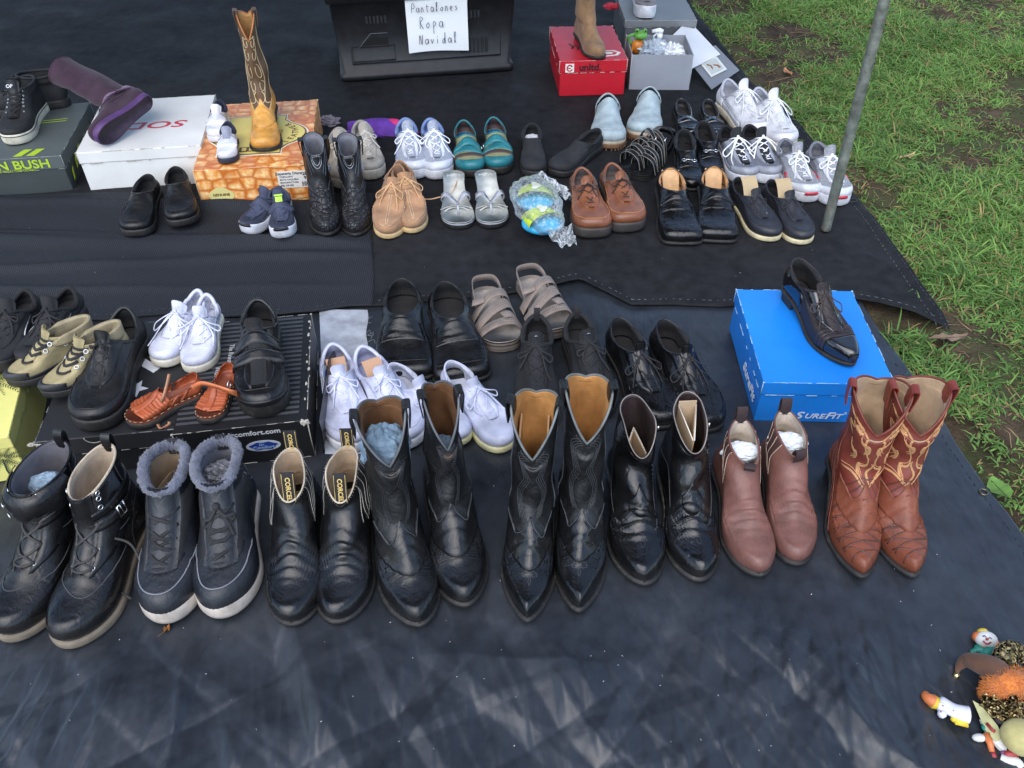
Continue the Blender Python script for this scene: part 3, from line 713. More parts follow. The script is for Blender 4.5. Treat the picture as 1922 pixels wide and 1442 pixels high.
ls = (np.arange(N_)[:, None]*11+np.array([0, 4, 8])).reshape(-1); lt_ = np.tile([4, 4, 3], N_); me.polygons.add(N_*3); me.polygons.foreach_set('loop_start', ls); me.polygons.foreach_set('loop_total', lt_)
me.update(calc_edges=True); at = me.attributes.new('tint', 'FLOAT_COLOR', 'POINT'); cc = np.ones((N_*7, 4)); cc[:, :3] = np.repeat(colr, 7, 0); at.data.foreach_set('color', cc.reshape(-1))
me.materials.append(M('blade', (.1, .2, .05), .55, spec=.3)); go = bpy.data.objects.new('grass', me); COL.objects.link(go); tag(go, 'patchy green lawn grass growing beside the tarps', 'grass', None, 'stuff')
# straw, clods and dry leaves
mb = MB(); r3 = random.Random(3)
for _ in range(3000):
    x, y = r3.uniform(.8, 3.0), r3.uniform(.6, 4.4)
    if x < max(float(edge_x(LOW_EDGE, y)), float(edge_x(UP_EDGE, y)) if y > 1.52 else -9)+.015: continue
    a = r3.uniform(0, 6.28); l = r3.uniform(.01, .05); z = float(soilz(x, y))+.004; mb.tube([(x, y, z), (x+l*math.cos(a), y+l*math.sin(a), z+r3.uniform(0, .01)), (x+2*l*math.cos(a+.2), y+2*l*math.sin(a+.2), z)], r3.uniform(.0005, .0011), 3)
tag(mb.build('dry_straw', M('canvas', C(150, 128, 92), .9)), 'scattered dry straw and stems lying in the grass', 'straw', None, 'stuff')
mb = MB()
for _ in range(1800):
    x, y = r3.uniform(.8, 3.0), r3.uniform(.6, 4.4)
    if x < max(float(edge_x(LOW_EDGE, y)), float(edge_x(UP_EDGE, y)) if y > 1.52 else -9)+.02: continue
    mb.ball((x, y, float(soilz(x, y))+.002), r3.uniform(.002, .007), 3, 5, (1, 1, .6), .5)
tag(mb.build('soil_crumbs', M('soil', C(60, 48, 38), .95, spec=.2), smooth=False), 'loose crumbs of dark earth between the grass tufts', 'soil', None, 'stuff')
def leaf(u, v, l, w, rot, rgb, label, z=.012):
    p = P(u, v); zf = G(p) if z < .01 else float(soilz(p.x, p.y))+z
    o = thing('dry_leaf', label, 'leaf', (p.x, p.y, zf), rot); V = []
    for i in range(9):
        a = i/8; ww = w*math.sin(math.pi*min(.98, a*.96+.02))**.7
        for j in (-1, -.5, 0, .5, 1): V.append((a*l, j*ww*(1+.2*math.sin(a*17+j)), .004*abs(j)*(1+math.sin(a*7))+.006*a*a+.002*math.sin(a*20)))
    mesh('blade', V, gridf(9, 5), M('canvas', C(*rgb), .8), o, True); m2 = MB().tube([(-.012, 0, .001), (0, 0, .001), (l*.95, 0, .005)], .0007, 4); m2.build('midrib', M('canvas', C(*[int(c*.7) for c in rgb]), .8), o)
leaf(1487, 135, .05, .013, 1.9, (168, 120, 84), 'curled tan dry leaf on the grass above the white sneakers')
leaf(1745, 640, .085, .012, .05, (118, 98, 80), 'long brown dry leaf on the soil right of the tarp tip', .018)
leaf(1690, 292, .06, .010, .4, (176, 152, 112), 'pale dry leaf on the grass right of the metal pole')
leaf(308, 1186, .012, .005, .8, (150, 98, 44), 'small brown leaf crumb on tarp below the fleece-lined boots', .0)
leaf(1806, 10, .05, .03, .2, (140, 190, 60), 'bright green broad leaf in the grass at the top edge', .05)
leaf(1895, 935, .05, .022, 2.0, (84, 120, 50), 'broad green weed leaf beside the lower right tarp edge', .02)
mb = MB()
for _ in range(150):
    u, v = r3.uniform(0, 1800), r3.uniform(380, 1442); p = P(u, v)
    if p.x > edge_x(LOW_EDGE, p.y)-.03: continue
    zz = G(p)+.0012+(.006 if p.y > 1.56 else 0); a = r3.uniform(0, 3.14); l = r3.uniform(.001, .0032); mb.tube([(p.x, p.y, zz), (p.x+l*math.cos(a), p.y+l*math.sin(a), zz+.0005)], r3.uniform(.0003, .0007), 3)
tag(mb.build('lint', M('canvas', C(190, 190, 190), .9)), 'tiny pale lint and crumbs scattered over the black tarps', 'lint', None, 'stuff')
# ================================================================ shoe boxes
def rbox(mb, x0, x1, y0, y1, z0, z1, r=.002, jit=0):
    # box with softened edges, slightly out of true
    V = []; nx = [(x0, x0+r, x1-r, x1), (y0, y0+r, y1-r, y1), (z0, z0+r, z1-r, z1)]
    def ringz(z, ins):
        a, b, c, d = x0+ins, x1-ins, y0+ins, y1-ins
        return [(a+r, c, z), (b-r, c, z), (b, c+r, z), (b, d-r, z), (b-r, d, z), (a+r, d, z), (a, d-r, z), (a, c+r, z)]
    L = ringz(z0, r*.6)+ringz(z0+r, 0)+ringz(z1-r, 0)+ringz(z1, r*.6)
    f = gridf(4, 8, True); f += [tuple(range(8))[::-1], tuple(range(24, 32))]
    return mb.add(L, f)
def frame(FL, FR):
    d = Vector((FR[0]-FL[0], FR[1]-FL[1])); return d.length, math.atan2(d.y, d.x)
def shoebox(label, FL, FR, dep, h, mb_, ml, lid_h=.03, z=None, w=None, rot=0, lid=True, warp=.0, worn=None, cat='shoe box', name='shoe_box'):
    if z is None: z = max(G(FL)-.002, .0); k_ = (CH-z)/CH; FL = Vector((FL[0]*k_, FL[1]*k_)); FR = Vector((FR[0]*k_, FR[1]*k_))
    ww, yaw = frame(FL, FR); w = w or ww
    if rot: c_ = Vector((FL[0], FL[1]))+Vector((math.cos(yaw), math.sin(yaw)))*w/2; yaw += R_(rot); FL = c_-Vector((math.cos(yaw), math.sin(yaw)))*w/2
    t = thing(name, label, cat, (FL[0], FL[1], z), yaw); t['w'] = w
    m = MB(); e = .0025
    if lid: rbox(m, e, w-e, e, dep-e, 0, h-.004); m.build('box_body', mb_, t, False); l = MB(); rbox(l, 0, w, 0, dep, h-lid_h, h); l.build('lid', ml, t, False)
    else:
        k = .002
        m.box(0, w, 0, dep, 0, k); m.box(0, w, 0, k, k, h); m.box(0, w, dep-k, dep, k, h); m.box(0, k, k, dep-k, k, h); m.box(w-k, w, k, dep-k, k, h); m.build('box_body', mb_, t, False)
    del t['w']
    if worn:
        mb = MB(); g = random.Random(label); zt = h
        E = [((0, 0), (w, 0)), ((0, 0), (0, dep)), ((w, 0), (w, dep)), ((0, dep), (w, dep))]
        for zz in ((zt, h-lid_h) if lid else (zt,)):
            for a, b in E:
                u = 0
                while u < 1:
                    l = g.uniform(.01, .09)
                    if g.random() < .5: mb.tube([(a[0]+(b[0]-a[0])*q, a[1]+(b[1]-a[1])*q, zz-.0006+g.uniform(-.0004, .0004)) for q in np.linspace(u, min(1, u+l), 4)], g.uniform(.0004, .0013), 4)
                    u += l
        for cx_, cy_ in ((0, 0), (w, 0), (0, dep), (w, dep)):
            mb.tube([(cx_, cy_, h-lid_h), (cx_+g.uniform(-.0008, .0008), cy_, h-lid_h*.5), (cx_, cy_, h)], .0011, 5)
            mb.ball((cx_, cy_, h-.001), .0028, 4, 6, (1, 1, .8), .6)
        mb.build('worn_edges', worn, t)
    return t, w
def flat(name, pts, mat, parent, loc, rot, th=.0006):
    n = len(pts); V = [(x, y, 0) for x, y in pts]+[(x, y, th) for x, y in pts]
    f = [tuple(range(n))[::-1], tuple(range(n, 2*n))]+[(i, (i+1) % n, n+(i+1) % n, n+i) for i in range(n)]
    o = mesh(name, V, f, mat, parent, False); o.location = loc; o.rotation_euler = rot; return o
FRONT = (math.pi/2, 0, 0); SIDE = (math.pi/2, 0, -math.pi/2)
def card(rgb, r=.55, **k): return M('card', C(*rgb), r, **k)
PAPER = card((232, 228, 220), .8, scuff=.1)
# blue box
FL, FR = P(1413, 792), P(1690, 797); BLUE = card((28, 128, 222), .32, scuff=.08)
t, w = shoebox('bright blue shoe box under the single patent black dress shoe', FL, FR, .315, .112, BLUE, BLUE, .034, w=.262, worn=M('card', C(150, 190, 225), .6))
wh = card((214, 226, 240), .6)
text(t, 'S', .026, (.089, -.0012, .022), FRONT, wh, bold=.02, shear=.25, sx=1.35); text(t, 'URE', .019, (.122, -.0012, .0205), FRONT, wh, bold=.02, shear=.25, sx=1.2)
text(t, 'F', .026, (.151, -.0012, .022), FRONT, wh, bold=.02, shear=.25, sx=1.35); text(t, 'IT', .019, (.168, -.0012, .0205), FRONT, wh, bold=.02, shear=.25, sx=1.2); text(t, '®', .008, (.184, -.0012, .030), FRONT, wh)
text(t, 'SureFit', .034, (-.0012, .085, .040), SIDE, wh, bold=.03, shear=.25, sx=1.15); text(t, '®', .007, (-.0012, .030, .047), SIDE, wh)
BLUE_T = t
# nunn bush style grey and green box
FL, FR = P(-95, 372), P(138, 364); GR = card((84, 92, 92), .6); GD = card((58, 66, 66), .6); LIM = card((176, 208, 44), .6)
t, w = shoebox('grey and charcoal shoe box with lime stripes at the far left', FL, FR, dep=.36, rot=4, h=.115, mb_=GD, ml=GR, lid_h=.04, worn=M('card', C(150, 152, 150), .7))
text(t, 'NUNN BUSH', .036, (w-.155, -.0012, .093), FRONT, LIM, bold=.02, sx=1.15); text(t, 'THE WORLD WALKS COMFORTABLY', .0095, (w-.150, -.0012, .077), FRONT, LIM, sx=.9)
for i, x in enumerate((w-.13, w-.095)): flat('stripe', [(0, 0), (.022, 0), (.040, .04), (.018, .04)], LIM, t, (x, .010, .1155), (0, 0, 0))
for y in (.22, .235): flat('stripe', [(0, 0), (.1, .012), (.1, .014), (0, .003)], LIM, t, (w-.14, y, .1155), (0, 0, 0))
for q in range(3): flat('side_patch', [(0, 0), (.012, .006), (.02, .035), (.006, .028)], LIM, t, (w+.0012, .03+.05*q, .022+.012*q), (math.pi/2, 0, math.pi/2))
NUNN = t
# white box, lettering upside down
FL, FR = P(173, 356), P(383, 352); WB = card((226, 226, 222), .5, scuff=.15)
t, w = shoebox('scuffed white shoe box carrying the purple boot', FL, FR, dep=.35, rot=6, h=.125, mb_=WB, ml=WB, lid_h=.034, w=.345, worn=M('card', C(168, 158, 138), .7))
text(t, 'soda'.upper(), .062, (.168, .155, .1255), (0, 0, math.pi+.0), card((196, 26, 58), .5), bold=.012, sx=1.45, shear=.2)
flat('tape', [(0, 0), (.03, 0), (.03, .05), (0, .05)], M('plastic', C(196, 186, 160), .25), t, (w+.0006, .04, .055), (math.pi/2, 0, math.pi/2))
WHITE_T = t
# crocodile print box
FL, FR = P(384, 383), P(592, 383); CR = M('crocprint', (.6, .3, .1), .35)
t, w = shoebox('orange crocodile print boot box with yellow medallion and label', FL, FR, dep=.43, rot=7, h=.115, mb_=CR, ml=CR, lid_h=.105, worn=M('card', C(226, 196, 150), .7))
med = [(-.10, -.09), (-.10, -.12), (.07, -.12), (.07, -.09)]+[(.125*math.cos(a)+.01, .085*math.sin(a)) for a in np.linspace(-.9, .9, 14)]+[(.07, .09), (.07, .12), (-.10, .12), (-.10, .09)]+[(-.01-.125*math.cos(a), .085*math.sin(a)) for a in np.linspace(.9, -.9, 14)]
def sc2(p, k): return [(x*k, y*k) for x, y in p]
flat('medallion_border', sc2(med, 1.08), card((236, 232, 214), .5), t, (w*.50, .20, .1154), (0, 0, 0))
flat('medallion_line', sc2(med, 1.04), card((120, 80, 30), .5), t, (w*.50, .20, .1162), (0, 0, 0))
flat('medallion', med, card((222, 208, 116), .5), t, (w*.50, .20, .117), (0, 0, 0))
dkb = card((96, 62, 24), .5)
flat('plaque', [(-.045, -.014), (.045, -.014), (.045, .014), (-.045, .014)], dkb, t, (w*.50, .105, .1177), (0, 0, 0))
for i in range(4): flat('plaque_letter', [(0, 0), (.013, 0), (.013, .018), (0, .018)], card((222, 208, 116), .5), t, (w*.5-.038+.021*i, .096, .1184), (0, 0, 0))
for i, c_ in enumerate('LEATHER'):
    a = -.75+i*.25; text(t, c_, .026, (w*.5+.01+.098*math.cos(a), .20+.080*math.sin(a), .1178), (0, 0, a+math.pi/2), dkb, bold=.02)
text(t, '1955', .024, (w*.5+.062, .20, .1178), (0, 0, math.pi/2), card((150, 84, 34), .5), bold=.02)
lab = flat('size_label', [(0, 0), (.095, 0), (.095, .052), (0, .052)], PAPER, t, (w-.095, -.0008, .046), FRONT)
text(t, 'Zapateria Diana', .0115, (w-.063, -.0018, .091), FRONT, INKM := card((30, 30, 34), .6), bold=.015); text(t, '28.5', .014, (w-.014, -.0018, .088), FRONT, INKM, bold=.02); text(t, '9.5', .014, (w-.014, -.0018, .075), FRONT, INKM, bold=.02)
for i, s_ in enumerate(('CABALLERO', 'BOTA VAQUERA', 'MANUFACTURA', 'PIEL DE RES')): text(t, s_, .007, (w-.090, -.0018, .081-.009*i), FRONT, INKM, bold=.01, align='LEFT')
mb = MB(); g = random.Random(2)
for i in range(16): mb.box(w-.03+i*.0017, w-.03+i*.0017+g.uniform(.0004, .0011), -.0019, -.0016, .050, .064)
mb.build('barcode', INKM, t, False)
flat('seal', [(.036*math.cos(a), .020*math.sin(a)*(1.25 if abs(math.cos(a)) < .5 else 1)) for a in np.linspace(0, 6.283, 20, endpoint=False)], card((226, 214, 140), .5), t, (.060, -.0008, .035), FRONT)
text(t, 'GENUINE', .011, (.060, -.0020, .037), FRONT, dkb, bold=.02)
flat('finger_hole', [(.0095*math.cos(a), .008*math.sin(a)) for a in np.linspace(0, 6.283, 20, endpoint=False)], card((92, 70, 48), .8), t, (.172, -.0008, .045), FRONT)
CROC = t
# black box 1 (left), open-front style
FL, FR = P(106, 895), P(352, 880); BK = card((34, 35, 38), .5, scuff=.1); BK2 = card((24, 25, 28), .45, scuff=.12)
t, w = shoebox('black shoe box with white logo under the big laced black shoe', FL, FR, dep=.345, rot=3, h=.105, mb_=BK2, ml=BK, lid_h=.042, worn=M('card', C(120, 120, 118), .7))
flat('logo_bar', [(0, .03), (.05, -.015), (.062, .0), (.012, .045)], card((200, 202, 206), .6), t, (.135, .185, .1056), (0, 0, 0))
flat('logo_star', [(.026*(1 if i % 2 == 0 else .45)*math.cos(i*math.pi/5+1.2), .026*(1 if i % 2 == 0 else .45)*math.sin(i*math.pi/5+1.2)) for i in range(10)], card((200, 202, 206), .6), t, (.158, .125, .1056), (0, 0, 0))
flat('thumb_notch', [(.016*math.cos(a), .013*math.sin(a)) for a in np.linspace(math.pi, 2*math.pi, 14)], card((8, 8, 9), .9), t, (.105, -.0008, .104), FRONT)
mb = MB().tube([(.105+.017*math.cos(a), -.0010, .104+.014*math.sin(a)) for a in np.linspace(math.pi, 2*math.pi, 16)], .0012, 5); mb.build('notch_edge', M('card', C(150, 148, 142), .7), t)
tear = MB(); g = random.Random(8)
for i in range(10): tear.ball((g.uniform(-.012, .008), -.001, .100+g.uniform(-.004, .004)), g.uniform(.002, .004), 4, 6, (1.4, .5, .6), .6)
tear.build('torn_edge', M('card', C(170, 166, 158), .8), t, False)
BOX1 = t
# black box 2 with stripes
FL, FR = P(352, 878), P(592, 866)
t, w = shoebox('black box with grey pinstripe top and website name under the velcro shoe', FL, FR, dep=.335, rot=5, h=.105, mb_=BK2, ml=BK2, lid_h=.100, worn=M('card', C(176, 172, 162), .7))
gs = card((66, 68, 72), .5, scuff=.05); mb = MB()
for i in range(22): y = .022+i*.0142; mb.box(.004, w-.016, y, y+.0068, .1052, .1056)
mb.build('printed_stripes', gs, t, False)
text(t, 'drcomfort.com', .0165, (w-.104, -.0012, .086), FRONT, card((206, 208, 212), .5), bold=.02)
flat('oval_rim', [(.033*math.cos(a), .0145*math.sin(a)) for a in np.linspace(0, 6.283, 28, endpoint=False)], card((196, 204, 214), .4), t, (w-.092, -.0008, .050), FRONT)
pf = [(.026*math.cos(a)*(1+.10*math.sin(5*a)), .0105*math.sin(a)*(1+.14*math.cos(6*a))) for a in np.linspace(0, 6.283, 40, endpoint=False)]
flat('oval_logo', pf, card((30, 60, 140), .4), t, (w-.092, -.0016, .050), FRONT)
text(t, 'Dr.', .0085, (w-.094, -.0028, .0545), FRONT, wl := card((150, 176, 216), .5), bold=.02); text(t, 'Comfort', .0105, (w-.092, -.0028, .0465), FRONT, wl, bold=.02, sx=1.1)
text(t, 'The Finest Quality', .014, (.088, .20, .1062), (0, 0, -math.pi/2), card((190, 192, 196), .5)); text(t, 'With You', .014, (.066, .155, .1062), (0, 0, -math.pi/2), card((190, 192, 196), .5))
tear = MB(); g = random.Random(9)
for i in range(16): tear.ball((w+g.uniform(-.010, .003), -.001+g.uniform(0, .008), .104+g.uniform(-.010, .001)), g.uniform(.0015, .0045), 4, 6, (1, .6, 1.2), .7)
for i in range(12): tear.ball((w-.002+g.uniform(-.004, .004), .06+.27*i/12, .105), g.uniform(.001, .0028), 4, 6, (1, 2.0, .7), .7)
tear.build('torn_edge', M('card', C(186, 182, 172), .8), t, False)
BOX2 = t
# opened end flap of that box standing beside it
o = thing('box_flap', 'bent black cardboard end flap with blue oval beside pinstripe box', 'cardboard', (P(592, 872).x+.006, P(592, 872).y+.02, 0), math.radians(4)); V = []
for i in range(14):
    for j in range(8): a, b = i/13, j/7; V.append((.006+.007*math.sin(b*2.2)+.003*a, a*.25, .004+b*.096*(1-.35*max(0, a-.75)/.25)))
mesh('flap_panel', np.array(V+[(x+.0018, y, z) for x, y, z in V]), gridf(14, 8, flip=True)+gridf(14, 8, off=112), card((44, 46, 52), .35), o)
flat('oval_logo', [(.017*math.cos(a), .026*math.sin(a)) for a in np.linspace(0, 6.283, 24, endpoint=False)], card((190, 200, 214), .4), o, (.011, .15, .085), (0, 1.25, 0)); flat('oval_centre', [(.009*math.cos(a), .016*math.sin(a)) for a in np.linspace(0, 6.283, 24, endpoint=False)], card((40, 80, 170), .4), o, (.0125, .15, .085), (0, 1.25, 0))
# palm tree box
FL, FR = P(-186, 935), P(26, 906); YL = card((222, 216, 128), .5, scuff=.08)
t, w = shoebox('yellow-green shoe box printed with palm trees at the left edge', FL, FR, .33, .115, YL, YL, .030, w=.235, rot=4, worn=M('card', C(170, 166, 110), .7))
def palm(parent, loc, s, rot=0, plane=(0, 0, 0)):
    mb = MB(); g = random.Random(str(loc))
    for i in range(11):
        a = i*.571+g.uniform(-.15, .15); L = s*g.uniform(.7, 1.05)
        for k in range(9):
            q = (k+1)/9; cx_, cy_ = L*q*math.cos(a), L*q*math.sin(a)-.25*L*q*q
            for sg in (-1, 1):
                b = a+sg*.7; l = L*.34*(1-q*.7)
                mb.add([(cx_, cy_, 0), (cx_+L*.06*math.cos(a), cy_+L*.06*math.sin(a), 0), (cx_+l*math.cos(b), cy_+l*math.sin(b), 0)], [(0, 1, 2) if sg > 0 else (0, 2, 1)])
    mb.tube([(0, 0, 0), (-.1*s, -.8*s, 0), (-.05*s, -1.7*s, 0)], [.035*s, .045*s, .06*s], 5, flat=.05)
    o = mb.build('printed_palm', card((34, 62, 46), .5), parent, False); o.location = loc; o.rotation_euler = plane
palm(t, (w-.052, .17, .1156), .052, 0, (0, 0, .1)); palm(t, (w-.08, .035, .1156), .045); palm(t, (w-.14, .20, .1156), .05); palm(t, (w-.030, -.0009, .062), .040, plane=FRONT); palm(t, (w-.1, -.0009, .05), .040, plane=FRONT)
for x, y in ((w-.085, .115), (w-.13, .07)): flat('printed_flower', [(.006*(1+.4*math.cos(5*a))*math.cos(a), .006*(1+.4*math.cos(5*a))*math.sin(a)) for a in np.linspace(0, 6.283, 30, endpoint=False)], card((188, 70, 52), .5), t, (x, y, .1156), (0, 0, 0))
PALM = t
# red box
FL, FR = P(1048, 180), P(1162, 180); RD = card((190, 26, 42), .45, scuff=.2)
t, w = shoebox('red shoe box under the tan suede ankle boot', FL, FR, dep=.33, rot=4, h=.125, mb_=RD, ml=RD, lid_h=.042, w=.235, worn=M('card', C(214, 176, 168), .7))
text(t, 'unltd.', .034, (.106, -.0012, .101), FRONT, card((52, 12, 22), .6), bold=.03); 
flat('logo_tile', [(-.015, -.015), (.015, -.015), (.015, .015), (-.015, .015)], PAPER, t, (.035, -.0008, .101), FRONT)
mb = MB().tube([(.009*math.cos(a), .010*math.sin(a), 0) for a in np.linspace(.4, 5.9, 14)], .0024, 5, flat=.3).tube([(-.009, 0, 0), (.003, -.001, 0)], .0022, 5, flat=.3); o = mb.build('logo_mark', RD, t); o.location = (.035, -.0018, .101); o.rotation_euler = FRONT
mb = MB(); g = random.Random(4)
for i in range(5): x = .05+i*.018; mb.tube([(x, .16-.012*i, .1254), (x+.012, .13-.012*i, .1254), (x+.006, .11-.012*i, .1254)], .004, 5, flat=.12)
mb.build('black_graphic', card((40, 26, 30), .6), t)
flat('white_graphic', [(-.045, -.022), (.030, -.022), (.048, .0), (.030, .026), (-.020, .034), (-.040, .01)], PAPER, t, (w-.060, .055, .1254), (0, 0, .2)); flat('graphic_mark', [(-.030, -.014), (.022, -.014), (.034, .0), (.022, .018), (-.014, .024), (-.026, .006)], RD, t, (w-.060, .055, .1262), (0, 0, .2)); flat('graphic_core', [(-.018, -.006), (.012, -.006), (.02, .0), (.012, .010), (-.008, .014)], PAPER, t, (w-.060, .055, .127), (0, 0, .2))
RED = t
# grey boxes behind and to the right of it
GB = card((128, 132, 140), .5); GB2 = card((150, 154, 162), .5, scuff=.1)
FL, FR = P(1130, 132), P(1240, 96)
FLa = P(1168, 104); t, w = shoebox('dark grey lidded box under the grey platform sneaker', (FLa.x, FLa.y), (FLa.x+.30, FLa.y+.005), .36, .13, card((92, 96, 100), .5), card((120, 124, 126), .5), .025, w=.27, worn=M('card', C(170, 170, 170), .7)); GREYB = t
FLb = P(1180, 169); FRb = P(1278, 169)
t, w = shoebox('open silver grey box holding a frog figurine and plastic wrap', (FLb.x, FLb.y), (FRb.x, FRb.y), .19, .125, GB2, GB2, .1, lid=False, w=.215, worn=M('card', C(190, 192, 196), .7)); OPENB = t
OB = Vector((FLb.x, FLb.y, 0))
# crumpled wrap and figurines inside
for i, (x, y, z, r) in enumerate(((.09, .10, .10, .045), (.15, .08, .10, .038))):
    o = thing('plastic_wrap', ('cloudy crumpled plastic wrap in the open grey box, middle' if i == 0 else 'white crumpled tissue in the open grey box, right side'), 'wrapping', OB+Vector((x, y, z)))
    blob('crumpled_sheet', (0, 0, 0), r, (1.1, 1, .8), (M('plastic', C(176, 186, 196), .2) if i == 0 else M('canvas', C(228, 230, 234), .6)), o, .5, 14)
fr = thing('frog_figurine', 'green and orange frog figurine peeking out of the grey box', 'figurine', OB+Vector((.035, .12, .06)))
GRN = M('plastic', C(96, 160, 66), .3); ORG = M('plastic', C(206, 122, 36), .35)
mb = MB().ball((0, 0, .05), .024, 10, 14, (1, .9, 1.2)); mb.tube([(.018, -.01, .05), (.034, -.026, .03), (.03, -.034, .01)], .006, 6).tube([(-.018, -.01, .05), (-.03, -.026, .03), (-.026, -.034, .01)], .006, 6); mb.build('body', ORG, fr)
mb = MB().ball((.004, -.008, .092), .022, 10, 14, (1.15, 1, .75)).ball((-.010, -.012, .109), .008, 6, 8).ball((.018, -.012, .109), .008, 6, 8); mb.tube(spline([(-.024, 0, .06), (-.04, -.01, .085), (-.02, -.02, .10)], 4), .005, 6); mb.build('head', GRN, fr)
MB().ball((-.011, -.019, .110), .0035, 5, 6).ball((.019, -.019, .110), .0035, 5, 6).tube([(-.012, -.031, .088), (.004, -.033, .085), (.02, -.031, .088)], .001, 4).build('eyes_and_mouth', M('plastic', C(20, 20, 16), .3), fr)
sp = thing('spray_bottle', 'small white trigger spray bottle standing in grey box', 'bottle', OB+Vector((.115, .15, .0)))
MB().tube([(0, 0, .0), (0, 0, .08), (0, 0, .11), (0, 0, .125)], [.018, .018, .010, .009], 14).build('bottle', M('plastic', C(40, 92, 84), .3), sp)
MB().tube([(0, 0, .125), (0, 0, .145)], .010, 10).tube([(.008, 0, .150), (-.004, 0, .156), (-.030, 0, .152)], [.009, .009, .006], 8).tube([(-.010, 0, .147), (-.022, 0, .135), (-.020, 0, .120)], .003, 6).build('trigger_head', M('plastic', C(232, 234, 238), .35), sp)
# white open sheet and grey lid with photo label
def leaning(name, label, cat, quad, mat, th=.0018):
    a, b, c, d = [Vector(q) for q in quad]; o = thing(name, label, cat, a); n = (b-a).cross(d-a).normalized(); V = [Vector((0, 0, 0)), b-a, c-a, d-a]; V += [v-n*th for v in V]
    mesh('panel', V, [(0, 1, 2, 3), (7, 6, 5, 4), (0, 4, 5, 1), (1, 5, 6, 2), (2, 6, 7, 3), (3, 7, 4, 0)], mat, o, False); return o, (b-a), (d-a), n
o, ex, ey, n = leaning('white_card', 'white inner card leaning behind the grey box lid', 'cardboard', (P(1250, 78, .10), P(1296, 130, .055), P(1352, 102, .06), P(1292, 38, .11)), card((226, 228, 232), .5, scuff=.05))
q = [P(1290, 110, .062), P(1336, 168, .012), P(1388, 132, .02), P(1343, 85, .072)]
o, ex, ey, n = leaning('cardboard_sheet', 'tilted grey box lid with a square photo label and red scribble', 'lid', q, card((126, 130, 136), .5)); 
if n.z < 0: n = -n
def on(a, b, l=.001): return ex*a+ey*b+n*l
pl = [on(.28, .22), on(.72, .22), on(.72, .78), on(.28, .78)]; mesh('photo_label', pl, [(0, 1, 2, 3)], card((222, 224, 216), .5), o, False)
pl = [on(.33, .28, .0014), on(.67, .28, .0014), on(.67, .72, .0014), on(.33, .72, .0014)]; mesh('photo_print', pl, [(0, 1, 2, 3)], card((190, 196, 190), .4), o, False)
MB().tube([on(.38, .36, .002), on(.45, .44, .002), on(.55, .42, .002)], [.006, .005, .003], 6, flat=.2).tube([on(.60, .64, .002), on(.52, .62, .002), on(.46, .52, .002)], [.006, .005, .003], 6, flat=.2).build('printed_shoes', card((150, 92, 54), .5), o)
mb = MB()
for k in range(3): mb.tube(spline([on(.10+.05*k, .55+.1*(i % 2)+.035*i, .0016) for i in range(9)], 3), .0007, 4)
mb.build('red_scribble', card((170, 60, 80), .6), o)
o = thing('red_packet', 'red and white packet lying behind the dark grey box', 'packet', P(1150, 2, .13)); blob('packet', (0, 0, -.02), .022, (1.6, .8, .5), card((180, 40, 60), .5), o, .3)

# ================================================================ black crate with handwritten paper
a, b = P(643, 156), P(962, 134); wC, yaw = frame(a, b); t = thing('plastic_crate', 'large black plastic crate with a handwritten white paper sign', 'crate', (a.x, a.y, .006), yaw)
BP = M('plastic', C(27, 28, 31), .55, wr=.12); Hc = .36; dC = .40; tp = .016
def crate_shell():
    mb = MB(); rows = [(.0, .004, 0), (.0, -.004, .004), (.020, -.004, .004), (.024, .006, .0), (Hc*.75, -.010, 0), (Hc*.76, -.022, 0), (Hc, -.026, 0)]
    V = []
    for z, e, _ in rows:
        x0, x1, y0, y1 = e, wC-e, e, dC-e; r = .018
        ring = []
        for cx_, cy_, a0 in ((x1-r, y0+r, -math.pi/2), (x1-r, y1-r, 0), (x0+r, y1-r, math.pi/2), (x0+r, y0+r, math.pi)):
            for k in range(5): a = a0+k*math.pi/8; ring.append((cx_+r*math.cos(a), cy_+r*math.sin(a), z))
        V += ring
    mb.add(V, gridf(len(rows), 20, True)+[tuple(range(20))[::-1], tuple(range(120, 140))]); return mb
crate_shell().build('crate_body', BP, t, True)
mb = MB()
def rec(x0, x1, z0, z1, y=-.001):
    mb.tube([(x0, y, z0), (x1, y, z0), (x1, y, z1), (x0, y, z1)], .0022, 6, closed=True)
rec(.045, wC-.045, .06, .262); rec(.05, .20, .068, .12)
mb.build('moulded_ribs', BP, t)
for x in (.10, wC-.20):
    q = MB(); q.box(x, x+.09, -.0045, .001, .195, .235)
    for i in range(6): q.box(x+.008+i*.013, x+.015+i*.013, -.007, -.0045, .198, .232)
    q.build('vent_panel', BP, t, False)
for x in (wC-.19,):
    q = MB(); 
    for i in range(7): q.box(x+i*.015, x+.007+i*.015, -.005, .001, .075, .125)
    q.build('vent_panel', BP, t, False)
flat('hand_slot', [(0, 0), (.105, .0), (.105, .048), (.045, .048)], M('plastic', C(8, 8, 9), .9), t, (.075, -.0015, .115), FRONT)
MB().tube([(.075, -.003, .115), (.120, -.003, .163), (.18, -.003, .163)], .0016, 5).build('slot_edge', M('plastic', C(92, 94, 98), .5), t)
o = thing('paper_sign', 'white paper sheet with blue handwriting taped to the black crate', 'sign', (a.x+(wC*.40)*math.cos(yaw), a.y+(wC*.40)*math.sin(yaw)-.013, .098), yaw)
V = []
for i in range(12):
    for j in range(12): u, v = i/11, j/11; V.append((u*.215, -.0045+.0045*math.sin(u*3+v*2)*v-.003*math.sin(v*5+1), v*.180+.004*math.sin(u*4)*(1-v)))
mesh('sheet', V, gridf(12, 12, flip=True), card((238, 240, 240), .7, scuff=.0, flat=1), o)
pen = M('plastic', C(28, 40, 74), .6)
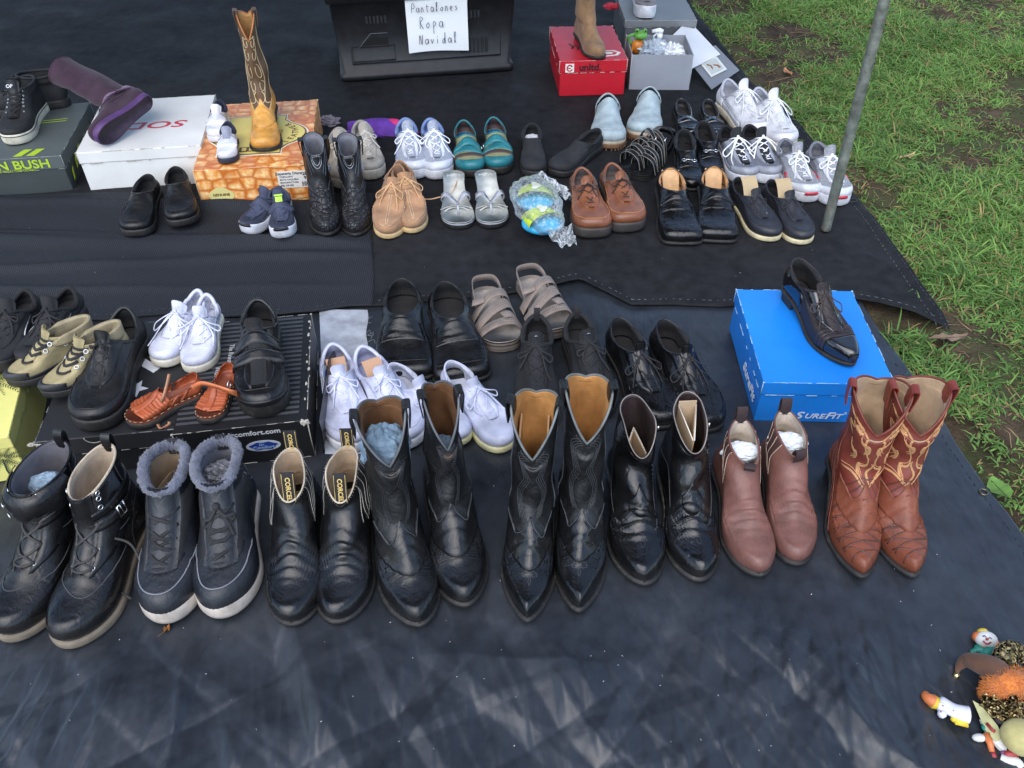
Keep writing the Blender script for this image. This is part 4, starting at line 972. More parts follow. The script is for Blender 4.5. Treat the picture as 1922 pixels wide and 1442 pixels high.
GL = {'P': [[(0, 0), (.1, 1), (.5, .95), (.55, .6), (.1, .5)]], 'a': [[(.5, .45), (.2, .55), (0, .25), (.2, 0), (.45, .2), (.5, .5), (.55, 0)]], 'n': [[(0, 0), (.05, .5), (.3, .5), (.4, 0)]], 't': [[(.2, .9), (.2, .1), (.4, 0)], [(0, .6), (.5, .65)]], 'l': [[(.1, 0), (.3, 1), (.1, .9), (.25, 0)]], 'o': [[(.3, .5), (0, .25), (.2, 0), (.45, .25), (.3, .5)]], 'e': [[(0, .25), (.4, .3), (.2, .55), (0, .2), (.4, 0)]], 's': [[(.4, .5), (.1, .4), (.4, .15), (0, 0)]], 'R': [[(.05, 0), (.1, 1), (.5, .85), (.1, .5), (.5, 0)]], 'p': [[(.1, -.5), (.1, .5), (.45, .4), (.1, .05)]], 'N': [[(0, 0), (.1, 1), (.4, 0), (.55, 1)]], 'v': [[(0, .5), (.2, 0), (.4, .5)]], 'i': [[(.1, 0), (.12, .5)], [(.12, .7), (.15, .75)]], 'd': [[(.4, .5), (0, .25), (.2, 0), (.4, .4), (.45, 1.1), (.45, 0)]]}
mb = MB(); g = random.Random(12)
for wd, x0, z0, s in (('Pantalones', .020, .140, .028), ('Ropa', .045, .085, .038), ('Navidal', .040, .030, .034)):
    x = x0
    for ch in wd:
        for stk in GL[ch]:
            mb.tube(spline([(x+p[0]*s*.62, -.0105, z0+p[1]*s+g.uniform(-.0012, .0012)) for p in stk], 4), .0009, 4)
        x += s*.60
mb.build('handwriting', pen, o)

# ================================================================ pole
b = P(1548, 436); zt_ = CH-b.y*math.tan(TH-math.atan(721/F)); tpt = P(1660, 0, zt_); d = (Vector(tpt)-Vector((b.x, b.y, 0))).normalized()
t = thing('metal_pole', 'thin weathered grey metal pole with rusty foot standing on tarp', 'pole', (b.x, b.y, .008)); t.rotation_euler = d.to_track_quat('Z', 'Y').to_euler()
mb = MB(); n = 20; V = []
zs_ = np.concatenate([[0, .002], np.linspace(.01, 2.3, 30)])
for z in zs_:
    for k in range(n): a = 2*math.pi*k/n; r = .0132 if z > .001 else .0118; V.append((r*math.cos(a), r*math.sin(a), z))
mb.add(V, gridf(len(zs_), n, True)+[tuple(range(n))[::-1]]); mb.build('tube', M('pole', (.3, .3, .3), .55), t)

# unseen cloth over the back half, inferred from the pole, added for dark reflections
o = thing('unseen_canopy', 'unseen dark overhead cloth added above the stall, held by the metal pole', 'unseen_canopy', (0, 1.9, 2.2))
V = []; nx, ny = 50, 30
for i in range(ny):
    for j in range(nx):
        a, b = j/(nx-1), i/(ny-1); x = -3.6+4.55*a; y = -.22+.10*math.sin(a*9)+.07*math.sin(a*23+1)+3.4*b; V.append((x, y, -.10*math.sin(math.pi*((a*3) % 1))*(1-b*.5)-.12*math.sin(math.pi*b)+.02*math.sin(a*31+b*7)))
mesh('cloth', V, gridf(ny, nx), M('canvas', C(70, 74, 82), .9), o)
# ================================================================ kinds of footwear
LIN = M('suede', C(150, 120, 88), .9); LINK = M('canvas', C(28, 28, 30), .9); LING = M('canvas', C(120, 122, 134), .9); LINW = M('canvas', C(186, 190, 204), .85); LINT = M('suede', C(176, 128, 76), .85)
RUB = M('rubber', C(28, 27, 27), .6); CREAM = M('rubber', C(206, 194, 156), .6, dirt=.3, dirtc=(.25, .2, .13)); WRUB = M('rubber', C(214, 216, 222), .55, dirt=.25, dirtc=(.3, .28, .25))
def sk(kw, **d): d.update(kw); return d
def mk(name, label, cat, toe, back, hb, **kw):
    a = {k: kw[k] for k in ('z', 'L', 'W', 'side', 'group', 'tc', 'tn', 'asym', 'hh', 'ts', 'heel', 'flex') if k in kw}; return Shoe(name, label, cat, toe, back, hb, **a)
def slip_on(toe, back, label, mat=None, xt=.50, zt=.080, s0=.020, name='slip_on_shoe', solem=None, apron=True, gore=False, stuffing=False, **kw):
    s = mk(name, label, 'shoe', toe, back, .072, **sk(kw, tc=.20, tn=2.5)); m = mat or blackleather(.5)
    s.keys(low(s.L, s.W, xt=xt, zt=zt, zh=.072, zs=.056, th=.050, s0=s0), s0); s.upper(m); s.lining(LINK, rim=m, rr=.0026); s.sole(solem or RUB, .004)
    if apron: s.lines([s.apron(s.L*.62, s.L*.93, .52)], .0011, m, 'apron_seam'); s.lines([s.secline([s.L*.62, s.L*(xt+.02)], [sg*.52, sg*.40]) for sg in (-1, 1)], .0011, m, 'side_seam')
    if gore:
        s.lines([s.secline([s.L*(xt+.06)]*2, [-.5, .5])], .0012, m, 'throat_seam')
        for sg in (-1, 1): s.sheet(lambda a, b: (.62+.34*a, sg*(.62+.5*b*(.4+.6*a))), 6, 6, .0008, LINK, 'elastic_gore')
    return s
def loafer(toe, back, label, mat=None, bit=False, strap=False, lin=None, name='loafer', scuffed=False, xt=.53, sock=None, **kw):
    s = mk(name, label, 'shoe', toe, back, .066, **sk(kw, tc=.11, tn=3.6, W=.050, hh=.018)); m = mat or blackleather(.30)
    s.keys(low(s.L, s.W, xt=xt, zt=.076, zh=.064, zs=.048, th=.040, s0=.008, wo=.036), .008); s.upper(m); s.lining(lin or LINK, sock, rim=m, rr=.0017); s.sole(RUB, .0055); s.heel(RUB, .27)
    s.lines([s.sole_seam()] if hasattr(s, 'sole_seam') else [[(.0, p) for p in np.linspace(-1.9, 1.9, 50)]], .0008, DARKSTITCH, 'welt_stitching', off=.0035, dash=1)
    xa = s.L*(xt+.015)
    s.lines([s.apron(s.L*.66, s.L*.90, .50, pw=.32), s.secline([s.L*.66, xa], [.50, .48]), s.secline([s.L*.66, xa], [-.50, -.48])], .0012, m, 'apron_seam')
    if strap: s.band(s.L*.655, .028, -.78, .78, .0016, m); s.band(s.L*.60, .020, -.55, .55, .0022, m, 'saddle')
    else: s.sheet(lambda a, b: s.sec(s.L*(xt+.012+.165*a), (-.44+.88*b)), 12, 12, .0016, m, 'tongue_panel')
    if bit:
        for dy in (-.011, .011):
            k, p = s.sec(s.L*.625, dy/.03*.5); c = Vector(s.R(k, p))+Vector(s.Nn(k, p))*.004; MB().tube([c+Vector((.0075*math.cos(a), .0075*math.sin(a)*.8, 0)) for a in np.linspace(0, 6.28, 14, endpoint=False)], .0015, 6, closed=True).build('ring', CHROME, s.root)
        k0, p0 = s.sec(s.L*.625, -.18); k1, p1 = s.sec(s.L*.625, .18); MB().tube([Vector(s.R(k0, p0))+Vector((0, 0, .005)), Vector(s.R(k1, p1))+Vector((0, 0, .005))], .0014, 6).build('bar', CHROME, s.root)
    return s
def lace_shoe(toe, back, label, mat=None, lace=None, solem=None, s0=.022, n=4, apron=True, xt=.46, zt=.092, zh=.078, capseam=False, eye=None, lin=None, name='lace_up_shoe', bow=.026, hh=0, W=.049, stitch=None, tcn=(.26, 2.2), th=.052, padded=True, single=False, saddle=True, soleobj=True, **kw):
    s = mk(name, label, 'shoe', toe, back, zh, **sk(kw, tc=tcn[0], tn=tcn[1], W=W, hh=hh)); m = mat or blackleather(.5); st = stitch or m
    s.keys(low(s.L, s.W, xt=xt, zt=zt, zh=zh, zs=.056, th=th, s0=s0, wo=.032), s0); s.upper(m); s.lining(lin or LINK, rim=m, rr=.0045 if padded else .002)
    if soleobj: s.sole(solem or RUB, .004)
    if hh: s.heel(solem or RUB)
    s.tongue(.60, .0125, .020, m, th=.004); s.stays(.60, .985, .0085, .012, .017, m)
    if apron: s.lines([s.apron(s.L*.72, s.L*.955, .56), s.secline([s.L*.72, s.L*.64], [.56, .60]), s.secline([s.L*.72, s.L*.64], [-.56, -.60])], .0013, st, 'apron_seam')
    if capseam: s.lines([s.secline([s.L*.80]*9, list(np.linspace(-1, 1, 9)), 40)], .0008, st, 'cap_seam')
    if saddle: s.lines([[(.42+.5*t_, sg*(.95+.5*t_)) for t_ in np.linspace(0, 1, 16)] for sg in (-1, 1)], .0009, st, 'side_seam')
    s.laces(.66, .95, n, .0105, lace or BLKLACE, r=.0017, bow=bow, eye=eye, hw1=.014, single=single); return s
def sneaker(toe, back, label, base, over, over2=None, lace=WHTLACE, solem=None, lin=None, s0=.026, n=5, stripes=None, cap=True, bow=.03, name='sneaker', W=.052, xt=.44, zt=.098, zh=.082, accent=None, toeb=None, toeup=.006, tm=None, eye=None, th=.058, tcn=(.27, 2.2), soleband=None, lr=.002, heelm=None, **kw):
    s = mk(name, label, 'sneaker', toe, back, zh, **sk(kw, W=W, tc=tcn[0], tn=tcn[1], ts=.010))
    s.keys(low(s.L, s.W, xt=xt, zt=zt, zh=zh, zs=.060, th=th, s0=s0, wo=.033), s0); s.upper(base); s.lining(lin or LING, rim=lin or over, rr=.0050); L = s.L
    s.sole(solem or WRUB, .0045, toeup=toeup)
    if soleband: s.lines([[(.0, p) for p in np.linspace(-3.14, 3.14, 70)]], .0022, soleband, 'sole_stripe', off=.0055)
    s.tongue(.52, .014, .026, tm or base, th=.005); s.stays(.52, .985, .0095, .015, .013, over)
    if cap: s.sheet(lambda a, b: (.02+.40*a*(1-.30*np.abs(2*b-1)**2), (b-.5)*2*.95), 8, 26, .0014, over, 'toe_cap')
    s.sheet(lambda a, b: (.03+.80*a, math.pi-1.0+2.0*b), 10, 18, .0014, heelm or over2 or over, 'heel_counter')
    for sg in (-1, 1): s.sheet(lambda a, b: (.03+.20*a, sg*(.95+1.2*b)), 5, 14, .0012, over2 or over, 'side_overlay')
    if stripes:
        for sg in (-1, 1):
            for i in range(stripes[1]): s.sheet(lambda a, b: (.12+.62*a, sg*(1.02+.14*i+.28*a+.055*b)), 10, 3, .0020, stripes[0], 'stripe')
    if accent:
        for sg in (-1, 1): s.sheet(lambda a, b: (.30+.22*a, sg*(1.15+.30*b*(1-a))), 5, 5, .0022, accent, 'accent_patch')
        s.sheet(lambda a, b: (.0+.10*a, (b-.5)*.5), 4, 6, .0065, accent, 'toe_patch')
    s.laces(.58, .955, n, .012, lace, r=lr, bow=bow, hw1=.018, eye=eye, off=.0055); return s
def cowboy(toe, back, label, foot, shaft, linm, hs=.34, deco=None, name='cowboy_boot', W=.051, tn=1.42, tc=.44, strapm=None, cord=None, wel=None, shaft_deco=None, flex=.0024, ws=1.0, stm=None, ridge=True, front_dip=.06, toe_deco=True, **kw):
    hb = hs-.03; s = mk(name, label, 'boot', toe, back, hb, **sk(kw, W=W, tc=tc, tn=tn, hh=.034, ts=.010, asym=.005, flex=flex)); f = s.L/.28; H = hs/f
    wf = (.6+.4*ws)
    sh = [(.152, .105, .006, .082, .038*wf, .090, .88), (.136, .135, .014, .115, .037*wf, .118, .96), (.130, .165, .016, .150, .038*wf, .150, 1), (.130, .165+(H-.165)*.3, .012, .15+(H-.15)*.35, .041*ws, .15+(H-.15)*.35, 1),
          (.124, .165+(H-front_dip-.165)*.72, .012, .15+(H-.15)*.62, .044*ws, .15+(H-.15)*.68, 1, .2), (.121, H-front_dip-.004, .012, H-.045, .046*ws, H-.030, 1, .7), (.120, H-front_dip, .012, H-.034, .047*ws, H-.012, 1, 1)]
    s.is_boot = 1; s.keys(boot(s.L, s.W, .044, .008, sh, xi=.61, zi=.092), .008); s.upper(shaft, k0=.40, nk=58, name='shaft'); s.upper(foot, 0, .42, nk=42, name='vamp'); s.lining(linm, kmin=.22, rim=cord or shaft, rr=.0022)
    s.sole(RUB, .0065); s.heel(RUB, .26); s.lines([[(.0, p) for p in np.linspace(-2.1, 2.1, 70)]], .0009, wel or STITCH, 'welt_stitching', off=.0040, dash=1)
    # tongue-shaped top of the vamp with scalloped edge
    kv = lambda b: .52+.075*np.exp(-((b-.5)/.10)**2)-.030*np.exp(-((np.abs(b-.5)-.24)/.07)**2)
    s.sheet(lambda a, b: (.36+(kv(b)-.36)*a, (b-.5)*2*1.25), 12, 40, .0014, foot, 'vamp_tongue')
    s.lines([[(float(kv((p/1.25+1)/2))-.006, p) for p in np.linspace(-1.22, 1.22, 60)]], .0007, stm or DARKSTITCH, 'vamp_stitching', off=.0018)
    s.sheet(lambda a, b: (.03+.46*a*(1-.5*np.abs(2*b-1)**2), math.pi-1.15+2.3*b), 12, 22, .0014, foot, 'heel_counter')
    for sg in (-1, 1):
        s.line([(k, sg*math.pi/2) for k in np.linspace(.42, .995, 50)], .0013, stm or shaft, 'side_piping'); s.loop(sg*math.pi/2, .022, .010, strapm or shaft, name='pull_strap', dn=.035, th=.0022)
    if ridge: s.lines([s.secline([s.L*(.66+.018*i)]*7, list(np.linspace(-.50, .50, 7)), 22) for i in range(7)], .0011, foot, 'vamp_ridges', off=.0002)
    if toe_deco:
        stt = deco or DARKSTITCH; A = []
        for cx_, rx, ry, ro in ((.795, .028, .10, 0), (.775, .018, .24, 1), (.775, .018, .24, -1)):
            q = []
            for a in np.linspace(0, 6.283, 20):
                u, v = rx*math.cos(a), ry*.5*math.sin(a); 
                if ro: x_, qq = cx_+.4*v*0+.010*math.cos(a)+.012*math.sin(a)*ro*ro, ro*(.12+.10*math.cos(a+.8))
                else: x_, qq = cx_+.020+rx*math.cos(a), .045*math.sin(a)
                q.append(s.sec(s.L*x_, qq))
            A.append(q)
        for r_ in (0, .012): A.append([s.sec(s.L*(.64+r_), q) for q in np.linspace(-.5, .5, 20)])
        s.lines(A, .00055, stt, 'toe_stitching', off=.0006)
    return s
def ankle_boot(toe, back, label, mat, linm, hs=.14, name='ankle_boot', W=.051, tc=.30, tn=1.9, hh=.022, gore=None, gst=None, tabs=None, dip=0, cord=None, th=.046, xi=.60, zi=.088, s0=.008, solem=None, e=.005, wel=None, rake=0, top=None, rr=.0018, rimw=.028, **kw):
    s = mk(name, label, 'boot', toe, back, hs+.005, **sk(kw, W=W, tc=tc, tn=tn, hh=hh)); f = s.L/.28; H = hs/f
    if H < .155: sh = [(.146, .100, .008, .085, .036, .092, .92), (.130, .112, .014, .105, .034, .108, .98), (.124, H-dip-.010, .014, H-.012, (.034+rimw)/2, H-.014, 1), (.123, H-dip, .012, H, rimw, H-.004, 1)]
    else: sh = [(.148, .105, .008, .085, .037, .092, .92), (.132, .128, .014, .118, .035, .122, .98), (.128, .128+(H-.128)*.5, .012, .118+(H-.118)*.5, (.035+rimw)/2, .12+(H-.12)*.5, 1), (.128, H-dip-.008, .008, H-.008, rimw, H-.010, 1), (.128, H-dip, .007, H, rimw+.0005, H-.002, 1)]
    s.is_boot = 1; s.keys(boot(s.L, s.W, th, s0, sh, xi=xi, zi=zi), s0); s.upper(mat, nk=90); s.lining(linm, kmin=.24, rim=cord or mat, rr=rr); s.sole(solem or RUB, e)
    if hh: s.heel(solem or RUB, .27)
    if wel: s.lines([[(.0, p) for p in np.linspace(-2.1, 2.1, 70)]], .0008, wel, 'welt_stitching', off=.0035, dash=1)
    if gore:
        for sg in (-1, 1):
            s.sheet(lambda a, b: (.52+.455*a, sg*(1.55+(b-.5)*(.25+.75*a)*.95)), 14, 10, .0010, gore, 'elastic_gore')
            if gst: s.lines([[(.52+.450*a, sg*(1.55+(b-.5)*(.25+.75*a)*1.0)) for a in np.linspace(0, 1, 16)] for b in (0, .33, .66, 1)], .0006, gst, 'gore_stitching', off=.0013)
    return s
def moccasin(toe, back, label, **kw):
    m = M('suede', C(166, 126, 92), .85); s = mk('moccasin_boot', label, 'shoe', toe, back, .10, **sk(kw, tc=.34, tn=2.0, W=.053))
    s.keys(low(s.L, s.W, xt=.40, zt=.100, zh=.100, zs=.078, th=.046, s0=.015, wo=.028), .015); s.upper(m); s.lining(M('suede', C(142, 108, 82), .9), rim=m, rr=.0018); s.sole(M('rubber', C(206, 178, 128), .7, dirt=.2), .003)
    s.lines([s.apron(s.L*.60, s.L*.965, .66, 50)], .0012, m, 'toe_seam', off=.0010)
    mb = MB(); A = s.apron(s.L*.62, s.L*.965, .66, 46)
    for i, (k, p) in enumerate(A):
        c = Vector(s.R(k, p)); n = Vector(s.Nn(k, p)); c0 = Vector(s.R(*s.sec(c.x-.004, 0))); d = (Vector((s.L*.62, c0.y, c.z))-c).normalized()*.0042; mb.tube([c-d*.5+n*.0004, c+n*.0014, c+d*.5+n*.0004], .0007, 4)
    mb.build('whip_stitching', M('canvas', C(220, 196, 164), .8), s.root); s.lines([s.secline([s.L*.95, s.L*.45], [dq, dq]) for dq in (-.035, .035)], .0007, M('canvas', C(214, 190, 158), .8), 'centre_seam')
    s.tongue(.80, .016, .012, m, th=.002); s.stays(.80, .985, .008, .018, .012, m, .0016); s.laces(.84, .95, 2, .011, M('canvas', C(198, 158, 116), .8), r=.0017, bow=.036, hw1=.016, flat=.9); return s
def mule(toe, back, label, **kw):
    m = M('suede', C(158, 174, 178), .75); s = mk('mule', label, 'shoe', toe, back, .062, **sk(kw, tc=.24, tn=2.5, W=.055))
    s.keys(low(s.L, s.W, xt=.44, zt=.100, zh=.064, zs=.036, th=.058, s0=.024, wo=.037), .024); s.upper(m); s.lining(M('canvas', C(40, 40, 42), .9), rim=m, rr=.0032)
    s.sole(M('rubber', C(124, 92, 66), .7), .004, h=.018); s.sole(M('rubber', C(178, 166, 146), .7), .0035, name='midsole', prof=[(0, .72), (0, .8), (0, .98), (-.004, 1.05)])
    s.lines([s.apron(s.L*.60, s.L*.90, .40, pw=.30), s.secline([s.L*.60, s.L*.50], [.40, .42]), s.secline([s.L*.60, s.L*.50], [-.40, -.42])], .0022, m, 'apron_seam'); mb = MB()
    for p in np.linspace(-1.5, 1.5, 26): c = s.R(0, p); n = s.Nn(.02, p); mb.ball((c[0]+n[0]*.0045, c[1]+n[1]*.0045, .004), .0035, 3, 5)
    mb.build('sole_lugs', M('rubber', C(110, 80, 58), .7), s.root); return s
def slingback(toe, back, label, **kw):
    tl = M('leather', C(32, 116, 124), .45); kh = M('leather', C(146, 148, 104), .5); br = M('leather', C(70, 52, 48), .5)
    s = mk('slingback_clog', label, 'sandal', toe, back, .075, **sk(kw, tc=.26, tn=2.3, W=.048)); L = s.L
    s.keys(low(L, s.W, xt=.50, zt=.088, zh=.075, zs=.050, th=.056, s0=.024, wo=.034), .024)
    s.upper(kh, 0, 1, name='upper'); s.lining(br, M('leather', C(28, 96, 146), .6), rim=tl, rr=.003); s.sole(M('rubber', C(34, 32, 30), .6), .004)
    s.sheet(lambda a, b: (.0+.46*a*(1-.35*np.abs(2*b-1)**2), (b-.5)*2*1.0), 9, 26, .0018, tl, 'toe_cap')
    for x, m_, sk_ in ((.775, br, 0), (.80, br, 0)): s.band(L*x, .010, -.9, .9, .0024, m_, 'trim', n=26)
    s.band(L*.685, .024, -.92, .80, .0030, tl, 'strap', skew=.010); s.band(L*.585, .024, -.80, .92, .0042, tl, 'strap', skew=-.012); s.sheet(lambda a, b: (.55+.42*a, math.pi-.9+1.8*b), 8, 18, .0016, tl, 'heel_strap')
    mb = MB()
    for x, sk_ in ((.685, .010), (.585, -.012)):
        for q in np.linspace(-.6, .6, 9):
            k, p = s.sec(L*x+sk_*(-.86+1.72*(q+.9)/1.8), q); c = Vector(s.R(k, p))+Vector(s.Nn(k, p))*.0045; mb.ball(c, .0012, 3, 6)
    mb.build('studs', M('metal', C(90, 110, 110), .5), s.root); k, p = s.sec(L*.60, .62); c = Vector(s.R(k, p))+Vector(s.Nn(k, p))*.006
    MB().tube([c+Vector((.007*math.cos(a), 0, .007*math.sin(a))) for a in np.linspace(0, 6.28, 10, endpoint=False)], .0012, 5, closed=True).build('buckle', CHROME, s.root); return s
def foot_pad(s, name, mat, h0, h1, e=0, top=None, parent=None):
    n = 64; ph = np.linspace(0, 2*math.pi, n, endpoint=False); b = s.R(0, ph); c = b.mean(0); V = []
    for k_, zf in ((-.010, 0), (0, .2), (0, .8), (-.010, 1)):
        for p in b: V.append((c[0]+(p[0]-c[0])*(1+e+k_), c[1]+(p[1]-c[1])*(1+e+k_), float(s.zo(p[0]))+h0+(h1-h0)*zf))
    f = gridf(4, n, True, flip=s.side < 0); 
    for r0, sgn in ((0, 1), (3*n, -1)):
        for i in range(1, n//2):
            q = (r0+i, r0+(i+1), r0+(n-i-1) % n, r0+(n-i) % n)
            if len(set(q)) == 4: f.append(q if (sgn*s.side) > 0 else q[::-1])
        f.append((r0, r0+1, r0+n-1) if sgn*s.side > 0 else (r0+n-1, r0+1, r0))
    return mesh(name, V, f, mat, s.root)
def sandal_base(toe, back, hb, label, name, W=.046, h=.022, solem=None, foot=None, rimm=None, **kw):
    s = mk(name, label, 'sandal', toe, back, hb, **sk(kw, W=W, tc=.24, tn=2.3)); s.keys(low(s.L, s.W, xt=.48, zt=.085, zh=.07, zs=.06, th=.055, s0=h), h)
    foot_pad(s, 'sole', solem or RUB, 0, h*.62, .03); foot_pad(s, 'midsole', rimm or foot, h*.62, h*.9, .025); foot_pad(s, 'footbed', foot, h*.9, h, -.01); s.h = h; return s
def ribbon(s, pts, w, mat, name='strap', th=.0016, ups=None):
    # flat strap through 3-D points
    P_ = spline(pts, 7); m = len(P_); V = []
    for i in range(m):
        a = P_[max(i-1, 0)]; b = P_[min(i+1, m-1)]; t = (b-a).normalized(); u = Vector(ups[min(i//7, len(ups)-1)]) if ups else Vector((1, 0, 0)); sd_ = (u-t*u.dot(t)).normalized(); n = t.cross(sd_)
        for q, o in ((-1, 1), (1, 1), (1, -1), (-1, -1)): V.append(P_[i]+sd_*q*w/2+n*o*th/2)
    return mesh(name, V, gridf(m, 4, True)+[(0, 1, 2, 3), (4*m-1, 4*m-2, 4*m-3, 4*m-4)], mat, s.root)
# ================================================================ back rows
def pairup(fn, A, B, la, lb, grp, a_kw={}, b_kw={}, **kw):
    r = [fn(A[0], A[1], la, side=1, group=grp, **{**kw, **a_kw}), fn(B[0], B[1], lb, side=-1, group=grp, **{**kw, **b_kw})]; return r
Z3 = None
def gU(): pass
_oldG = G
# shoes on the upper tarp rest on its surface
def G(p):
    x, y = p[0], p[1]; z = float(gz(x, y))
    if x < float(edge_x(RE, y)) and float(front_y(x)) < y < 2.16: return float(ribz(x, y))
    if y > float(front_y(x)) and x < float(edge_x(UP_EDGE, y)): return float(upz(x, y))
    return z
ex_soft = blackleather(.48, scuff=.5)
pairup(slip_on, ((252, 446), (275, 322)), ((350, 430), (326, 308)), 'left black slip-on shoe in front of the white box', 'right black slip-on shoe, scuffed brown on its side, by the crocodile box', 'pair of black slip-ons by the white box', L=.246, W=.050)
# blue kids sneakers
NV = M('mesh', C(56, 62, 84), .8); NV2 = M('canvas', C(62, 68, 90), .8); LIMG = M('plastic', C(176, 226, 60), .5)
for i, (t_, b_, la) in enumerate((((460, 442), (494, 360), 'left navy child sneaker with loose velcro strap'), ((536, 458), (524, 352), 'right navy child sneaker with lime green mark on its tongue'))):
    s = sneaker(t_, b_, la, NV, NV2, lace=M('canvas', C(70, 76, 98), .8), lin=NV2, side=1-2*i, L=.185, W=.050, bow=0, zh=.08, n=4, group='pair of navy child sneakers', name='child_sneaker', cap=False, tm=NV2)
    s.sheet(lambda a, b: (.0+.16*a, (b-.5)*.7), 5, 8, .0055, M('rubber', C(30, 30, 34), .6), 'toe_bumper'); s.band(s.L*.52, .018, -.7, .7, .009, NV2, 'velcro_strap')
    c = s.R(1, 0)+np.array([.004, 0, .012])
    if i: 
        o = text(s.root, '2', .001, (0, 0, 0), (0, 0, 0), LIMG, 'tongue_logo'); bpy.data.objects.remove(o); q = MB(); q.box(-.007, .007, -.009, .009, 0, .001); q.box(-.013, -.009, -.011, .011, 0, .001); o = q.build('tongue_logo', LIMG, s.root, False); o.location = (c[0]+.006, c[1], c[2]-.004); o.rotation_euler = (0, .9, 0)
# crocodile boots
CRM = M('scales', C(36, 36, 38), .38, gs=75); GRYPAP = M('canvas', C(150, 152, 160), .7)
for i, (t_, b_, la) in enumerate((((614, 445), (590, 262), 'left black crocodile-pattern western boot with crest'), ((671, 443), (652, 246), 'right black crocodile-pattern western boot with crest'))):
    s = cowboy(t_, b_, la, CRM, blackleather(.5), M('canvas', C(120, 122, 130), .9), hs=.160, L=.262, ws=.74, side=1-2*i, group='pair of black crocodile-pattern boots', name='western_boot', ridge=False, toe_deco=False, W=.044, front_dip=.050, tn=1.7, tc=.32)
    inside('stuffing_paper', 'pale grey paper stuffed into the %s crocodile-pattern boot' % ('left' if i == 0 else 'right'), s, GRYPAP, .068, 0, .110, .028, (1.3, .9, .9), amp=.15)
    A = [[(float(s.Kk[0])+.70+.035*math.cos(a), .30*math.sin(a)) for a in np.linspace(0, 6.28, 16)], [(.70+.05*math.cos(a), .42*math.sin(a)) for a in np.linspace(.6, 5.6, 16)]]
    s.lines(A, .0010, M('metal', C(180, 184, 190), .45), 'crest', off=.001); s.lines([[(.62+.30*t2, sg*(.35+.55*math.sin(t2*3))) for t2 in np.linspace(0, 1, 18)] for sg in (-1, 1)]+[[(.60+.34*t2, sg*(.55+.55*math.sin(t2*2.6))) for t2 in np.linspace(0, 1, 18)] for sg in (-1, 1)], .0008, M('canvas', C(86, 96, 108), .7), 'shaft_stitching', off=.001)
sh = pairup(moccasin, ((722, 450), (742, 318)), ((782, 438), (752, 306)), 'left tan suede moccasin boot, laces tied in a bow', 'right tan suede moccasin boot with lace trailing onto the silver sandal', 'pair of tan suede moccasin boots', L=.262, W=.050)
r_ = sh[1].root.matrix_basis; lp = [Vector(P(758, 345, .075)), Vector(P(775, 362, .07)), Vector(P(800, 374, .03)), Vector(P(826, 370, .035)), Vector(P(848, 362, .045)), Vector(P(858, 340, .045))]
o = MB().tube([r_.inverted() @ q for q in spline(lp, 8)], .0018, 6).build('trailing_lace', M('canvas', C(198, 158, 116), .8), sh[1].root)
# silver thong sandals
SV = M('leather', C(204, 206, 198), .42, grain=.1); SVS = M('patent', C(176, 178, 186), .25)
for i, (t_, b_, la) in enumerate((((860, 430), (850, 318), 'left silver thong sandal with beaded trim'), ((930, 428), (908, 318), 'right silver thong sandal beside the plastic bag'))):
    s = sandal_base(t_, b_, .03, la, 'thong_sandal', W=.048, h=.016, foot=SV, rimm=SVS, hh=.022, side=1-2*i, group='pair of silver thong sandals', L=.280); L = s.L; h = s.h; z1 = float(s.zo(.5*L)); yt = .004*s.side
    for sg in (-1, 1): ribbon(s, [(L*.50, sg*.036, h*.6+z1), (L*.55, sg*.040, h+.020), (L*.64, sg*.024, h+.040), (L*.74, yt, h+.026)], .019, SVS, 'thong_strap')
    MB().tube([(L*.73, yt, h+.028), (L*.77, yt, h+.016), (L*.79, yt, h-.002)], .003, 8).build('toe_post', SVS, s.root); mb = MB()
    for q in np.linspace(-1, 1, 26): mb.ball((L*(.70-.03*(1-q*q)), q*.043, h+.004+.006*(1-q*q)), .0026, 4, 6)
    ribbon(s, [(L*.71, -.045, h*.5), (L*.69, -.02, h+.006), (L*.68, 0, h+.007), (L*.69, .02, h+.006), (L*.71, .045, h*.5)], .008, SV, 'trim_band'); mb.build('beads', M('metal', C(210, 210, 206), .3), s.root)
    text(s.root, 'Mudd', .018, (L*.14, 0, h+float(s.zo(L*.14))+.0006), (0, 0, math.pi/2), M('canvas', C(210, 212, 208), .7), 'insole_print')
# plastic bag
c = P(1008, 424); t = thing('plastic_bag', 'clear plastic bag holding blue and yellow child slippers', 'plastic bag', (c.x, c.y, G(c)+.012), .3)
def bagf(th, ph):
    d = Vector((math.sin(th)*math.cos(ph), math.sin(th)*math.sin(ph), math.cos(th))); q = 1+.22*noise.noise(d*1.6+Vector((3, 1, 0)))+.07*(abs(noise.noise(d*3.6))*2-.5)
    return (.066*q*d.x, .118*q*d.y*(1.08 if d.y > 0 else .98), .052+.054*q*d.z)
V = [bagf(math.pi*i/40, 2*math.pi*j/60) for i in range(41) for j in range(60)]; mesh('bag', V, gridf(41, 60, True, flip=True), M('film', C(218, 226, 232), .15, op=.34, base=.07), t)
V = []; 
for i in range(16):
    for j in range(10): a, b = i/15, (j/9-.5); V.append((.045+a*.065+.01*math.sin(b*12), .085+b*.11*(1-.3*a)-.02*a, .075-.045*a+.012*math.sin(a*14+b*9)))
mesh('gathered_top', V, gridf(16, 10), M('film', C(218, 226, 232), .15, op=.5, base=.12), t)
V = []
for i in range(14):
    for j in range(9): a, b = i/13, (j/8-.5); V.append((.02+b*.08*(1-.4*a)+.015*a, -.105-a*.05, .04-.03*a+.006*math.sin(a*10+b*14)))
mesh('gathered_corner', V, gridf(14, 9), M('film', C(218, 226, 232), .15, op=.5, base=.12), t)
